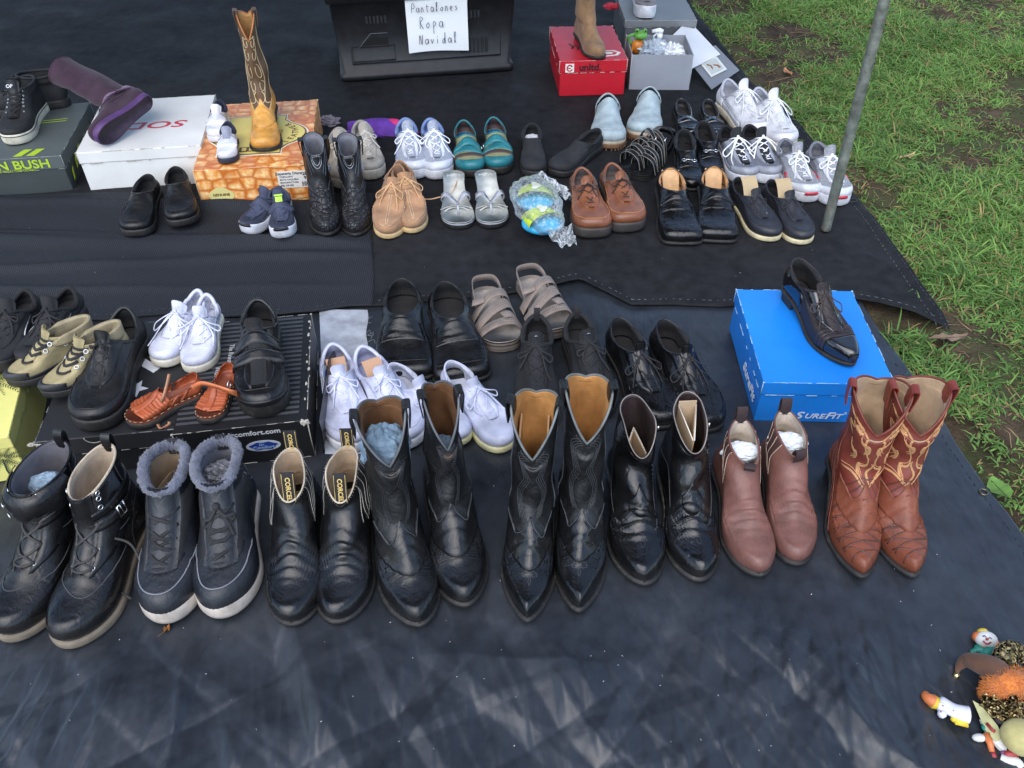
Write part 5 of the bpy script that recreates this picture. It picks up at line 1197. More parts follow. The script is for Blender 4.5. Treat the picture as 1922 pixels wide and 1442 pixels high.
AQ = M('plastic', C(52, 168, 214), .45); YG = M('plastic', C(196, 220, 60), .45)
for (x, y, z, ro, la) in ((-.006, -.052, .026, .2, 'blue child slipper with yellow band, lower one in the plastic bag'), (.010, .052, .036, -.3, 'blue child slipper with lime band, upper one in the plastic bag')):
    o = thing('child_slipper', la, 'slipper', Vector((c.x, c.y, G(c)+.012))+Matrix.Rotation(.3, 3, 'Z') @ Vector((x, y, z)), .3+ro)
    blob('footbed', (0, 0, 0), .062, (.86, .92, .30), AQ, o, .05, 6, True, seed=2); mb = MB(); V = []
    for i in range(8):
        for j in range(20): a = math.pi*j/19; V.append((.052*math.cos(a)*(1-.02*i), -.026+.008*i, .012+.030*math.sin(a)*(1-.05*i)))
    mesh('upper_band', V, gridf(8, 20, flip=True), YG, o); 
    flat('print', [(.012*math.cos(a)*(1+.4*math.cos(3*a)), .014*math.sin(a)) for a in np.linspace(0, 6.283, 24, endpoint=False)], M('plastic', C(228, 236, 210), .5), o, (0, .0, .044), (.2, 0, 0))
# brown lace-ups
BRN = M('leather', C(128, 78, 52), .38, scuff=.35); BRS = M('canvas', C(170, 120, 84), .8); BLC = M('canvas', C(44, 30, 26), .8)
pairup(lace_shoe, ((1112, 447), (1092, 312)), ((1184, 438), (1148, 306)), 'left brown leather lace-up with chunky dark sole', 'right brown leather lace-up with chunky dark sole', 'pair of brown leather lace-ups', L=.268, mat=BRN, lace=BLC, stitch=BRS, solem=M('rubber', C(58, 54, 52), .6), s0=.028, W=.056, tcn=(.20, 2.8), lin=M('suede', C(82, 74, 72), .9), eye=CHROME, th=.062, bow=.024)
# square-toed black loafers with gore tab
sl = pairup(loafer, ((1278, 461), (1250, 300)), ((1350, 457), (1334, 300)), 'left glossy black square-toe loafer with tan insole', 'right glossy black square-toe loafer with tan insole', 'pair of glossy square-toe loafers', L=.290, mat=blackleather(.20, scuff=.1, grain=.08), lin=LINT, sock=M('leather', C(196, 152, 104), .5), name='square_toe_loafer', xt=.47, W=.054)
for s in sl:
    s.band(s.L*.52, .016, -.60, .60, .0034, blackleather(.22), 'instep_band'); s.lines([s.secline([s.L*.60, s.L*.66, s.L*.60], [-.45, 0, .45], 30)], .0012, blackleather(.25), 'saddle_seam', off=.0016)
    s.sheet(lambda a, b: (.80+.55*0+.17*a, math.pi-.8+1.6*b), 4, 12, .0012, LINT, 'heel_lining') if False else None
    inx = s.R(.97, math.pi); V = []
    for i in range(9):
        for j in range(11): a, b = i/8, (j/10-.5); V.append((.010+a*.085, b*.050*(1-.2*a), .030+.045*(1-a)**1.6+.004))
    mesh('heel_pad', V, gridf(9, 11, flip=True), M('leather', C(202, 160, 112), .5), s.root)
# boat shoes
NVB = M('leather', C(34, 36, 44), .55, scuff=.3)
bo = pairup(lace_shoe, ((1448, 454), (1392, 338)), ((1514, 459), (1450, 336)), 'left black boat shoe with cream sole and cardboard insert', 'right black boat shoe with cream sole beside the pole', 'pair of black boat shoes', L=.262, mat=NVB, stitch=NVB, solem=CREAM, s0=.014, lace=M('canvas', C(40, 40, 46), .8), n=2, zt=.076, zh=.066, th=.044, xt=.50, padded=False, eye=CHROME, name='boat_shoe', W=.046, bow=.024, saddle=True)
for i, s in enumerate(bo):
    q = s.root.matrix_basis; o = thing('cardboard_insert', 'buff cardboard insert inside the %s black boat shoe' % ('left' if i == 0 else 'right'), 'cardboard', q @ Vector((s.L*.33, 0, .03)), s.root.rotation_euler[2]); V = []
    for k in range(10):
        for j in range(8): a, b = k/9, j/7-.5; V.append((.035-a*.06, b*.044, .006+.060*math.sin(a*1.5)))
    V = V+[(x, y, z-.0016) for x, y, z in V]; mesh('board', V, gridf(10, 8)+gridf(10, 8, flip=True, off=80), card((186, 164, 128), .8), o)
# silver and white running shoes
SG = M('mesh', C(176, 178, 186), .7, gs=420); WLe = M('leather', C(214, 216, 222), .5, grain=.1, scuff=.1); SLV = M('leather', C(150, 153, 158), .4); RDA = M('plastic', C(196, 40, 56), .45)
pairup(sneaker, ((1515, 381), (1484, 272)), ((1577, 388), (1545, 278)), 'left silver and white running shoe with red toe mark', 'right silver and white running shoe nearest the grass', 'pair of silver and red running shoes', L=.262, base=SG, over=WLe, over2=SLV, accent=RDA, lin=M('mesh', C(140, 142, 152), .8), W=.050, bow=.03)
# ---------- fourth row
BEI = M('leather', C(168, 162, 152), .55, scuff=.4, grain=.15); BEL = M('canvas', C(196, 190, 180), .85)
pairup(sneaker, ((645, 356), (635, 236)), ((704, 338), (676, 226)), 'left beige leather sneaker behind the crocodile boots', 'right beige leather sneaker behind the crocodile boots', 'pair of beige leather sneakers', L=.262, base=BEI, over=BEI, lace=BEL, lin=M('canvas', C(150, 146, 140), .9), solem=M('rubber', C(176, 170, 158), .6), W=.046, cap=False, bow=.026)
BLST = M('leather', C(116, 134, 178), .45); WL = M('leather', C(218, 222, 232), .45, grain=.1, scuff=.1)
pairup(sneaker, ((777, 338), (760, 222)), ((828, 338), (806, 217)), 'left white running shoe with pale blue trim', 'right white running shoe with pale blue trim', 'pair of white and blue running shoes', L=.268, base=M('mesh', C(196, 204, 222), .7), over=WL, over2=WL, stripes=(BLST, 2), lin=M('canvas', C(120, 142, 190), .85), W=.049, bow=.040)
pairup(slingback, ((884, 334), (868, 212)), ((940, 328), (924, 206)), 'left teal and olive slingback clog', 'right teal and olive slingback clog with side buckle', 'pair of teal slingback clogs', L=.262)
sm = M('canvas', C(34, 35, 38), .85)
q = pairup(slip_on, ((1000, 334), (998, 224)), ((1042, 332), (1088, 262)), 'left black fabric slip-on shoe with tissue inside', 'right black fabric slip-on shoe turned sideways behind the plastic bag', 'pair of black fabric slip-ons', L=.250, mat=sm, gore=False, apron=False, W=.043)
inside('tissue', 'white tissue inside the black fabric slip-on', q[0], M('canvas', C(190, 190, 194), .8), .06, 0, .042, .016, (1.5, .8, .7), amp=.3)
# strappy black sandals (curved straps with pale piping)
for i, (t_, b_, la) in enumerate((((1166, 330), (1214, 268), 'left black strappy sandal with pale piping'), ((1196, 338), (1246, 252), 'right black strappy sandal with small buckle'))):
    s = sandal_base(t_, b_, .06, la, 'strappy_sandal', W=.043, h=.022, foot=blackleather(.5), rimm=RUB, side=1-2*i, group='pair of black strappy sandals', L=.245); L = s.L; h = s.h; m = blackleather(.42)
    mbp = []
    for x0, x1, hz_, w_ in ((.72, .80, .040, .020), (.60, .70, .050, .018), (.50, .54, .060, .018), (.30, .46, .075, .016)):
        pts = [(L*x0, -.042, h*.6), (L*(x0+.01), -.040, h+hz_*.55), (L*(x0+x1)/2, -.010, h+hz_), (L*x1, .028, h+hz_*.75), (L*x1, .042, h*.6)]; ribbon(s, pts, w_, m)
        sp_ = spline(pts, 7); mb = MB().tube([p+Vector((w_/2, 0, .001)) for p in sp_], .0011, 5).tube([p+Vector((-w_/2, 0, .001)) for p in sp_], .0011, 5); mb.build('piping', M('canvas', C(128, 126, 120), .7), s.root)
    ribbon(s, [(L*.20, -.034, h), (L*.02, -.030, .055), (-.004, 0, .062), (L*.02, .030, .055), (L*.20, .034, h)], .018, m, 'heel_strap', ups=[(0, 0, 1)]); cc = Vector((L*.45, .030, h+.060))
    MB().tube([cc+Vector((.008*math.cos(a), .002*math.sin(a), .008*math.sin(a))) for a in np.linspace(0, 6.28, 10, endpoint=False)], .0014, 5, closed=True).build('buckle', CHROME, s.root)
PT = M('patent', C(20, 20, 23), .12)
def flat_shoe(toe, back, label, bowm=True, **kw):
    s = mk('patent_flat', label, 'shoe', toe, back, .055, **sk(kw, tc=.26, tn=2.0, W=.043)); s.keys(low(s.L, s.W, xt=.62, zt=.052, zh=.056, zs=.040, th=.040, s0=.010, wo=.031), .010)
    s.upper(blackleather(.4)); s.lining(M('leather', C(46, 44, 44), .6), rim=PT, rr=.0022); s.sole(RUB, .003); s.sheet(lambda a, b: (.02+.5*a*(1-.3*(2*b-1)**2), (b-.5)*1.7), 8, 20, .0012, PT, 'patent_toe'); s.band(s.L*.66, .022, -.8, .8, .003, PT, 'patent_bow_band'); return s
pairup(flat_shoe, ((1296, 262), (1280, 184)), ((1345, 262), (1334, 192)), 'left black patent flat, behind the bit loafers', 'right black patent flat, beside the large white sneakers', 'pair of black patent flats', L=.225)
pairup(loafer, ((1296, 358), (1284, 256)), ((1340, 340), (1322, 242)), 'left black loafer with silver bit and white insole lettering', 'right black loafer with silver bit, behind the square-toe loafers', 'pair of black bit loafers', L=.262, bit=True, tc=.2, tn=2.2, name='bit_loafer', W=.043)
GM = M('mesh', C(128, 132, 144), .7, gs=420); GO = M('leather', C(152, 156, 166), .5)
pairup(sneaker, ((1402, 348), (1372, 246)), ((1450, 346), (1414, 240)), 'left grey running shoe with black lining and white laces', 'right grey running shoe with black lining and big lace bow', 'pair of grey running shoes', L=.255, base=GM, over=GO, lin=M('mesh', C(26, 26, 30), .9), W=.048, bow=.046, tm=M('mesh', C(40, 42, 48), .8), lr=.0022)
# ---------- fifth row
pairup(mule, ((1139, 280), (1142, 164)), ((1207, 266), (1222, 160)), 'left pale blue suede mule with chunky brown sole', 'right pale blue suede mule with chunky brown sole', 'pair of pale blue suede mules', L=.290)
WS = M('leather', C(214, 214, 218), .5, grain=.1, scuff=.08)
pairup(sneaker, ((1428, 266), (1380, 166)), ((1478, 286), (1436, 182)), 'left large white leather sneaker, one nearest the grey lid', 'right large white leather sneaker beside the grass', 'pair of large white leather sneakers', L=.295, base=WS, over=WS, lin=M('canvas', C(178, 180, 190), .9), solem=M('rubber', C(214, 206, 184), .6), W=.052, bow=.044, lr=.0024, zh=.09, zt=.11)
# purple and pink cloth thing behind the beige sneakers
c = P(716, 238); o = thing('cloth_bundle', 'folded purple and pink fabric bundle behind the beige sneakers', 'cloth', (c.x, c.y, G(c)), 0)
PU = M('canvas', C(92, 48, 150), .8); PK = M('canvas', C(196, 44, 110), .8)
def drape(name, x0, x1, w, h, mat, sk_, yo=0, zo=0):
    V = []
    for i in range(26):
        for j in range(14): a, b = i/25, j/13; x = x0+(x1-x0)*a; e = math.sin(math.pi*min(1, a*1.1+.03))**.4; V.append((x, yo+sk_*a+(b-.5)*w*e, zo+h*math.sin(math.pi*b)**.6*e+.004*math.sin(9*a+5*b)))
    mesh(name, V, gridf(26, 14), mat, o)
drape('purple_fabric', -.11, .16, .085, .035, PU, -.055); drape('pink_fabric', -.02, .13, .05, .032, PK, -.05, -.012, .008); drape('purple_strip', -.12, .02, .045, .022, PU, -.03, -.05)
c = P(618, 232); o = thing('cloth_scrap', 'small grey fabric scrap beside the crocodile print box', 'cloth', (c.x, c.y, G(c))); blob('scrap', (0, 0, .01), .028, (1.2, .9, .5), M('canvas', C(120, 114, 122), .9), o, .4)
# ---------- on the boxes
# black high-top with white eyelets
hb_ = M('canvas', C(30, 31, 34), .75)
s = mk('high_top_sneaker', 'black high-top sneaker with white sole on the grey box', 'sneaker', (22, 273), (40, 158), .105, z=.115, L=.262, W=.048, tc=.27, tn=2.2); s.keys(boot(s.L, s.W, .052, .026, [(.150, .105, .006, .09, .038, .095, .95), (.140, .122, .008, .115, .038, .115, 1)]), .026)
s.upper(hb_); s.lining(LINK, kmin=.25, rim=hb_, rr=.004); s.sole(M('rubber', C(214, 208, 190), .6), .004, toeup=.004); s.lines([[(.0, p) for p in np.linspace(-3.1, 3.1, 70)]], .0014, M('rubber', C(24, 26, 40), .6), 'sole_stripe', off=.0052); s.tongue(.55, .016, .030, blackleather(.5), th=.005)
s.laces(.58, .96, 6, .014, BLKLACE, r=.0022, bow=0, hw1=.020, off=.006); s.eyelets([(k, sg*.62) for k in np.linspace(.60, .96, 6) for sg in (-1, 1)], .0022, M('metal', C(220, 220, 224), .3), .0007)
c = s.R(1, 0)+np.array([.004, 0, .016]); text(s.root, 'OP', .014, (c[0]+.006, c[1], c[2]), (0, .7, math.pi/2), M('canvas', C(220, 222, 226), .6), 'tongue_logo', bold=.02).rotation_euler = (.9, 0, math.pi/2)
s = mk('high_top_sneaker', 'black sneaker half hidden behind the high-top at the left edge', 'sneaker', (-30, 215), (8, 150), .10, z=.115, L=.25, W=.048); s.keys(boot(s.L, s.W, .052, .026, [(.150, .105, .006, .09, .038, .095, .95), (.140, .122, .008, .115, .038, .115, 1)]), .026); s.upper(hb_); s.lining(LINK, kmin=.25, rim=hb_, rr=.004); s.sole(RUB, .004); s.laces(.6, .96, 5, .014, BLKLACE, bow=.02)
# purple sheepskin boot lying down
PB = M('suede', C(50, 20, 42), .9); PS = M('rubber', C(86, 56, 108), .6)
s = Shoe('sheepskin_boot', 'plum purple suede boot lying on its side on the white box', 'boot', (200, 268), (250, 190), .0, z=.13, L=.215, W=.046, tc=.24, tn=2.3, ts=.004, flex=.0045); f = s.L/.28
s.keys(boot(s.L, s.W, .060, .018, [(.150, .110, .004, .085, .042, .095, .92), (.134, .150, .010, .13, .042, .14, 1), (.130, .24, .012, .23, .044, .24, 1), (.132, .36, .008, .36, .046, .36, 1), (.133, .40, .008, .40, .046, .40, 1)], zi=.105), .018)
s.upper(PB); s.lining(M('fur', C(120, 90, 120), .9), kmin=.3, rim=PB, rr=.003); s.sole(PS, .003); foot_pad(s, 'outsole', M('rubber', C(44, 30, 52), .7), -.0015, .001, -.03); s.lines([[(k, math.pi) for k in np.linspace(.1, 1, 30)], [(k, 1.57) for k in np.linspace(.35, 1, 30)], [(.42, p) for p in np.linspace(1.4, 4.9, 30)]], .0022, PB, 'seam'); s.lines([[(.5+.003*math.sin(p*3), p) for p in np.linspace(-1.4, 1.4, 30)]], .003, PB, 'ankle_seam')
zax = (P(60, 138, .240)-P(234, 225, .175)).normalized(); xax = P(198, 262, .13)-P(262, 184, .18); xax = (xax-zax*xax.dot(zax)).normalized(); yax = zax.cross(xax)
mt = Matrix((xax, yax, zax)).transposed().to_4x4(); soleC = P(238, 226, .180); mt.translation = soleC-xax*s.L*.5; s.root.matrix_basis = mt
inside_o = thing('stuffing_paper', 'white paper showing in the opening of the purple boot', 'paper', mt @ Vector((.055, 0, .292))); blob('crumpled_sheet', (0, 0, 0), .027, (1, 1, 1), M('canvas', C(206, 208, 212), .7), inside_o, .2)
# two white child velcro shoes on the crocodile print box
WV = M('leather', C(222, 224, 232), .4, grain=.1, scuff=.05); NVL = M('canvas', C(38, 42, 62), .85)
for i, (t_, b_, la) in enumerate((((405, 268), (418, 176), 'white child velcro shoe with grey trim, the rear one on the crocodile box'), ((428, 308), (428, 226), 'white child velcro shoe, the front one on the crocodile box'))):
    s = mk('child_shoe', la, 'shoe', t_, b_, .062, z=.1155, L=.150+.01*(1-i), W=.052, tc=.27, tn=2.3, side=1-2*i, group='pair of white child velcro shoes'); s.keys(low(s.L, s.W, xt=.46, zt=.115, zh=.115, zs=.08, th=.070, s0=.016, wo=.038), .016)
    s.upper(WV); s.lining(NVL, rim=NVL, rr=.0035); s.sole(M('rubber', C(40, 44, 62), .6) if i else WRUB, .003); s.band(s.L*.60, .034, -.62, .62, .004, WV, 'velcro_strap'); s.tongue(.7, .012, .014, WV if i == 0 else M('canvas', C(150, 154, 170), .8), th=.004)
    s.lines([s.secline([s.L*.69]*5, [-.6, -.3, 0, .3, .6]), s.secline([s.L*.51]*5, [-.55, -.3, 0, .3, .55])], .0007, M('canvas', C(120, 124, 140), .8), 'strap_stitching', off=.004)
# ostrich boot
OS = M('ostrich', C(208, 150, 70), .42); BS = M('leather', C(96, 70, 44), .55, grain=.2); BC = M('canvas', C(196, 176, 140), .8)
s = cowboy((497, 286), (472, 30), 'tall western boot with yellow ostrich foot and brown embroidered shaft', OS, BS, M('leather', C(190, 150, 100), .5), hs=.300, z=.1155, L=.262, W=.045, tn=2.6, tc=.20, cord=M('leather', C(176, 110, 60), .5), ridge=False, toe_deco=False, stm=BC, ws=.56, front_dip=.055, name='western_boot')
A = [[(.56+.40*t2, sg*(.18+.62*math.sin(t2*math.pi)**.7)) for t2 in np.linspace(0, 1, 30)] for sg in (-1, 1)]
for k0 in (.66, .74, .82, .90): A += [[(k0+.030*math.cos(a), sg*(.42+.22*math.sin(a))) for a in np.linspace(0, 5.5, 18)] for sg in (-1, 1)]
s.lines(A, .0011, BC, 'shaft_embroidery', off=.0012); s.lines([[(.50+.13*t2, sg*(.95-.75*t2+.12*math.sin(t2*9))) for t2 in np.linspace(0, 1, 20)] for sg in (-1, 1)], .0016, BC, 'collar_piping', off=.0018)
# tan suede bootie on red box
TS = M('suede', C(138, 106, 74), .9); s = ankle_boot((1124, 112), (1094, -35), 'tan suede ankle boot standing on the red shoe box', TS, TS, hs=.185, z=.126, L=.250, W=.040, hh=.012, tn=2.0, zi=.094, dip=.0, rimw=.028); s.lines([[(.60+.35*t2, .2+.3*t2+.1*math.sin(t2*7)) for t2 in np.linspace(0, 1, 16)], [(.6+.3*t2, -.5+.2*t2) for t2 in np.linspace(0, 1, 12)]], .002, TS, 'gathers')
# grey platform sneaker
s = sneaker((1212, 36), (1196, -60), 'grey sneaker with thick white platform sole on the dark grey box', M('suede', C(122, 114, 116), .9), M('suede', C(126, 118, 120), .9), lace=WHTLACE, s0=.040, z=.1305, L=.25, W=.043, cap=False, bow=.02)
# ================================================================ middle row
GZ = G
tb = .1055
# on the palm box
hb2 = M('canvas', C(28, 29, 32), .8)
for i, (t_, b_, la) in enumerate((((-6, 705), (6, 585), 'black sneaker at the left edge above the palm tree box'), ((62, 700), (74, 592), 'black sneaker with white side marks behind the khaki high-tops'))):
    s = sneaker(t_, b_, la, hb2, hb2, lace=BLKLACE, z=.1155, side=1-2*i, L=.215, lin=LINK, solem=RUB, bow=.026, cap=False, group='pair of black sneakers above the palm tree box')
    s.sheet(lambda a, b: (.35+.3*a, 1.3+.10*b+.35*a), 6, 3, .0022, M('canvas', C(200, 204, 210), .7), 'side_mark'); s.sheet(lambda a, b: (.35+.3*a, -1.3-.10*b-.35*a), 6, 3, .0022, M('canvas', C(200, 204, 210), .7), 'side_mark')
KH = M('canvas', C(150, 138, 102), .85)
for i, (t_, b_, la) in enumerate((((16, 722), (140, 608), 'left khaki canvas high-top with black toe and laces'), ((84, 748), (176, 630), 'right khaki canvas high-top with black toe, nearer the camera'))):
    s = mk('canvas_high_top', la, 'sneaker', t_, b_, .085, z=.117+.004*i, L=.185, W=.046, tc=.34, tn=1.8, side=1-2*i, group='pair of khaki canvas high-tops'); s.keys(boot(s.L, s.W, .050, .018, [(.150, .108, .006, .09, .036, .095, .95), (.138, .128, .006, .118, .036, .120, 1)], zi=.095), .018)
    s.upper(KH); s.lining(M('canvas', C(150, 138, 110), .9), kmin=.25, rim=KH, rr=.002); s.sole(RUB, .003); s.sheet(lambda a, b: (.0+.36*a*(1-.3*(2*b-1)**2), (b-.5)*1.9), 8, 24, .0016, M('leather', C(34, 35, 40), .5), 'toe_cap'); s.sheet(lambda a, b: (.0+.14*a, .9+4.48*b), 5, 40, .0016, M('leather', C(30, 31, 34), .5), 'foxing_band')
    s.tongue(.55, .013, .018, KH); s.laces(.55, .95, 5, .016, BLKLACE, r=.0030, bow=.0, hw1=.020, off=.004, ladder=True); s.eyelets([(k, s.ky(k, sg*.020)) for k in np.linspace(.55, .95, 5) for sg in (-1, 1)], .0040, M('plastic', C(220, 222, 226), .4), .0010, off=.002)
# big black lace shoe on the left black box
s = lace_shoe((168, 812), (228, 592), 'large scuffed black lace-up walking shoe on the left black box', z=tb, L=.285, W=.052, mat=blackleather(.5, scuff=.35), n=5, tcn=(.26, 2.3), bow=.016, zh=.085, zt=.098, s0=.026, side=1)
s.lines([[(.2+.02*math.sin(p*3), p) for p in np.linspace(1.0, 2.6, 20)]], .001, s.root.children[0].data.materials[0], 'side_seam')
# white child sneakers
WK = M('leather', C(200, 202, 218), .45, grain=.08, scuff=.08)
pairup(lace_shoe, ((297, 690), (342, 552)), ((372, 702), (372, 566)), 'left white child sneaker with untied lace on the black boxes', 'right white child sneaker with untied lace on the black boxes', 'pair of white child sneakers', z=tb, L=.195, W=.050, mat=WK, lin=LINW, lace=M('canvas', C(206, 208, 226), .8), solem=M('rubber', C(206, 202, 186), .6), s0=.018, eye=M('plastic', C(60, 60, 66), .5), n=4, bow=.034, name='child_sneaker', apron=False, capseam=True, stitch=WK, zt=.105, zh=.092, th=.058)
# huarache sandals
HU = M('leather', C(164, 82, 46), .42); HF = M('leather', C(128, 66, 42), .55)
def huarache(toe, back, label, i, **kw):
    s = mk('huarache_sandal', label, 'sandal', toe, back, .07, z=tb, L=.150 if i == 0 else .135, W=.055, tc=.26, tn=2.1, side=1-2*i, **kw); L = s.L; s.keys(low(L, s.W, xt=.52, zt=.095, zh=.10, zs=.066, th=.052, s0=.020, wo=.040), .020)
    s.sole(M('rubber', C(32, 30, 28), .7), .004, h=.012); foot_pad(s, 'footbed', HF, .012, .0205, .02)
    s.lines([[(.0, p) for p in np.linspace(-3.1, 3.1, 60)]], .0008, M('canvas', C(206, 182, 150), .8), 'welt_stitching', off=.0028, dash=1)
    for j in range(9):
        x = .88-.045*j; s.band(L*x, .0065, -.97, -.05, .0012+.0008*(j % 2), HU, 'woven_strip', skew=.010, n=12); s.band(L*(x-.01), .0065, .05, .97, .0018-.0008*(j % 2), HU, 'woven_strip', skew=-.010, n=12)
    s.sheet(lambda a, b: s.sec(L*(.52+.36*a), (-.14+.28*b)), 10, 5, .0034, HU, 'centre_strip'); s.sheet(lambda a, b: (.02+.93*a, math.pi-1.15+2.3*b), 10, 22, .0010, HU, 'heel_counter')
    for sg in (-1, 1):
        for j in range(4): s.sheet(lambda a, b: (.02+.9*a, sg*(1.45+.16*j+.3*a*(j % 2)+.11*b)), 8, 3, .0012+.0008*(j % 2), HU, 'woven_strip')
    return s
g = 'pair of brown woven child sandals'
h1 = huarache((240, 796), (350, 694), 'left brown woven child sandal lying with its strap undone', 0, group=g); h2 = huarache((388, 797), (408, 690), 'right brown woven child sandal with orange buckled strap', 1, group=g)
ST = M('leather', C(206, 118, 72), .5)
inv = h1.root.matrix_basis.inverted(); pp = [inv @ Vector(P(*q)) for q in ((318, 702, .185), (312, 728, .165), (305, 750, .150), (293, 775, .112), (300, 803, .108), (316, 798, .109), (318, 792, .112))]
ribbon(h1, pp, .006, M('leather', C(170, 120, 90), .5), 'loose_strap', ups=[(1, 0, .5)])
inv = h2.root.matrix_basis.inverted(); pp = [inv @ Vector(P(*q)) for q in ((362, 728, .150), (378, 720, .168), (400, 724, .174), (430, 734, .168), (446, 740, .150))]
ribbon(h2, pp, .010, ST, 'ankle_strap', ups=[(0, 0, 1)]); cb = inv @ Vector(P(428, 722, .172)); MB().tube([cb+Vector((.007*math.cos(a), .002, .007*math.sin(a))) for a in np.linspace(0, 6.28, 10, endpoint=False)], .0012, 5, closed=True).build('buckle', CHROME, h2.root)
# velcro shoe
VM = blackleather(.42, grain=.15, scuff=.3)
s = mk('velcro_shoe', 'black walking shoe with two velcro straps on the pinstripe box', 'shoe', (493, 787), (482, 584), .085, z=tb, L=.280, W=.050, tc=.25, tn=2.3, side=1); s.keys(low(s.L, s.W, xt=.42, zt=.098, zh=.088, zs=.062, th=.056, s0=.026, wo=.034), .026)
s.upper(VM); s.lining(LINK, rim=VM, rr=.005); s.sole(RUB, .004, toeup=.01); s.tongue(.52, .015, .022, M('mesh', C(30, 30, 33), .8), th=.004); s.stays(.50, .985, .013, .018, .016, VM)
for x in (.60, .475): s.band(s.L*x, .025, -.80, .72, .006, VM, 'velcro_strap'); s.lines([s.secline([s.L*x+.0105*e]*5, [-.7, -.3, 0, .3, .66]) for e in (-1, 1)], .0006, DARKSTITCH, 'strap_stitching', off=.0068)
s.lines([s.apron(s.L*.62, s.L*.90, .62)], .0014, VM, 'apron_seam'); s.sheet(lambda a, b: (.0+.24*a*(1-.3*(2*b-1)**2), (b-.5)*1.7), 6, 20, .0018, VM, 'toe_bumper')
s.lines([[(.30+.25*t_, sg*(.95+.7*t_)) for t_ in np.linspace(0, 1, 16)] for sg in (-1, 1)], .001, VM, 'side_seam')
# lavender white sneakers on the ground
LW = M('leather', C(188, 192, 212), .42, grain=.08, scuff=.1)
lv = pairup(lace_shoe, ((668, 850), (630, 678)), ((778, 842), (706, 690)), 'left white leather sneaker beside the pinstripe box', 'right white leather sneaker partly behind the tall black boots', 'pair of white leather sneakers', L=.268, W=.055, mat=LW, lin=M('canvas', C(168, 172, 200), .85), lace=M('canvas', C(196, 200, 224), .8), stitch=LW, solem=WRUB, s0=.024, n=5, bow=.028, name='leather_sneaker', zt=.095, zh=.082, th=.054)
for s, la in zip(lv, ('left', 'right')):
    q = s.root.matrix_basis; o = thing('cardboard_insert', 'tan cardboard insert inside the %s white leather sneaker' % la, 'cardboard', q @ Vector((s.L*.25, 0, .03)), s.root.rotation_euler[2]); V = []
    for k in range(8):
        for j in range(8): a, b = k/7, j/7-.5; V.append((.030-a*.045, b*.040, .004+.045*math.sin(a*1.5)))
    mesh('board', V+[(x, y, z-.0016) for x, y, z in V], gridf(8, 8)+gridf(8, 8, flip=True, off=64), card((190, 150, 120), .8), o)
CS = M('rubber', C(214, 208, 160), .6, dirt=.2)
pairup(lace_shoe, ((872, 838), (776, 716)), ((958, 846), (866, 700)), 'left white canvas shoe, hidden behind the black cowboy boot', 'right white canvas shoe with cream sole between the cowboy boots', 'pair of white canvas shoes', L=.250, W=.046, mat=M('leather', C(190, 194, 214), .5, grain=.06, scuff=.08), lin=LINW, lace=M('canvas', C(196, 200, 222), .8), solem=CS, s0=.016, n=3, bow=.034, name='canvas_shoe', apron=False, zt=.085, zh=.072, th=.048, padded=False, stitch=M('canvas', C(200, 204, 220), .7))
# black square loafers
BLL = blackleather(.36, scuff=.45, grain=.12)
lf = pairup(loafer, ((757, 716), (755, 524)), ((876, 720), (832, 536)), 'left worn black square-toe loafer beside the pale canvas strip', 'right worn black square-toe loafer next to the taupe sandals', 'pair of worn black loafers', L=.285, mat=BLL, name='square_toe_loafer', xt=.50, W=.063)
# taupe sandals
TP = M('suede', C(126, 113, 104), .85); TPF = M('suede', C(150, 140, 130), .9); TR = M('rubber', C(112, 104, 98), .7)
for i, (t_, b_, la) in enumerate((((946, 661), (908, 534), 'left taupe strappy walking sandal with perforated straps'), ((1050, 641), (985, 514), 'right taupe strappy walking sandal, turned slightly outward'))):
    s = sandal_base(t_, b_, .03, la, 'walking_sandal', W=.059, h=.026, foot=TPF, rimm=TR, solem=TR, side=1-2*i, group='pair of taupe walking sandals', L=.240); L = s.L; h = s.h
    Y = .058; D = [[(L*.80, -Y, h*.5), (L*.82, -.035, h+.018), (L*.80, 0, h+.030), (L*.76, .035, h+.020), (L*.74, Y, h*.5)], [(L*.70, -Y, h*.5), (L*.70, -.034, h+.024), (L*.62, 0, h+.040), (L*.52, .034, h+.030), (L*.48, Y-.004, h*.5)],
         [(L*.52, -Y+.004, h*.5), (L*.52, -.032, h+.030), (L*.46, 0, h+.052), (L*.40, .034, h+.038), (L*.36, Y-.006, h*.5)], [(L*.68, Y, h*.5), (L*.66, .036, h+.022), (L*.72, .012, h+.034)]]
    for pts, w_ in zip(D, (.026, .032, .028, .022)): ribbon(s, pts, w_, TP)
    ribbon(s, [(L*.36, -.034, h*.6), (L*.18, -.034, h+.016), (L*.02, -.026, h+.020), (-.002, 0, h+.022), (L*.02, .026, h+.020), (L*.18, .034, h+.016), (L*.36, .034, h*.6)], .016, TP, 'heel_strap', ups=[(0, 0, 1)])
    ribbon(s, [(L*.50, -.02, h+.046), (L*.49, -.034, h+.040), (L*.47, -.048, h+.034)], .020, TP, 'strap_end'); mb = MB()
    for pts in D[:3]:
        sp_ = spline(pts, 7)
        for j in range(6, len(sp_)-6, 1):
            for e in (-.004, .004): mb.ball(sp_[j]+Vector((e, 0, .0012)), .0011, 3, 5)
    mb.build('perforations', M('suede', C(70, 60, 54), .9), s.root)
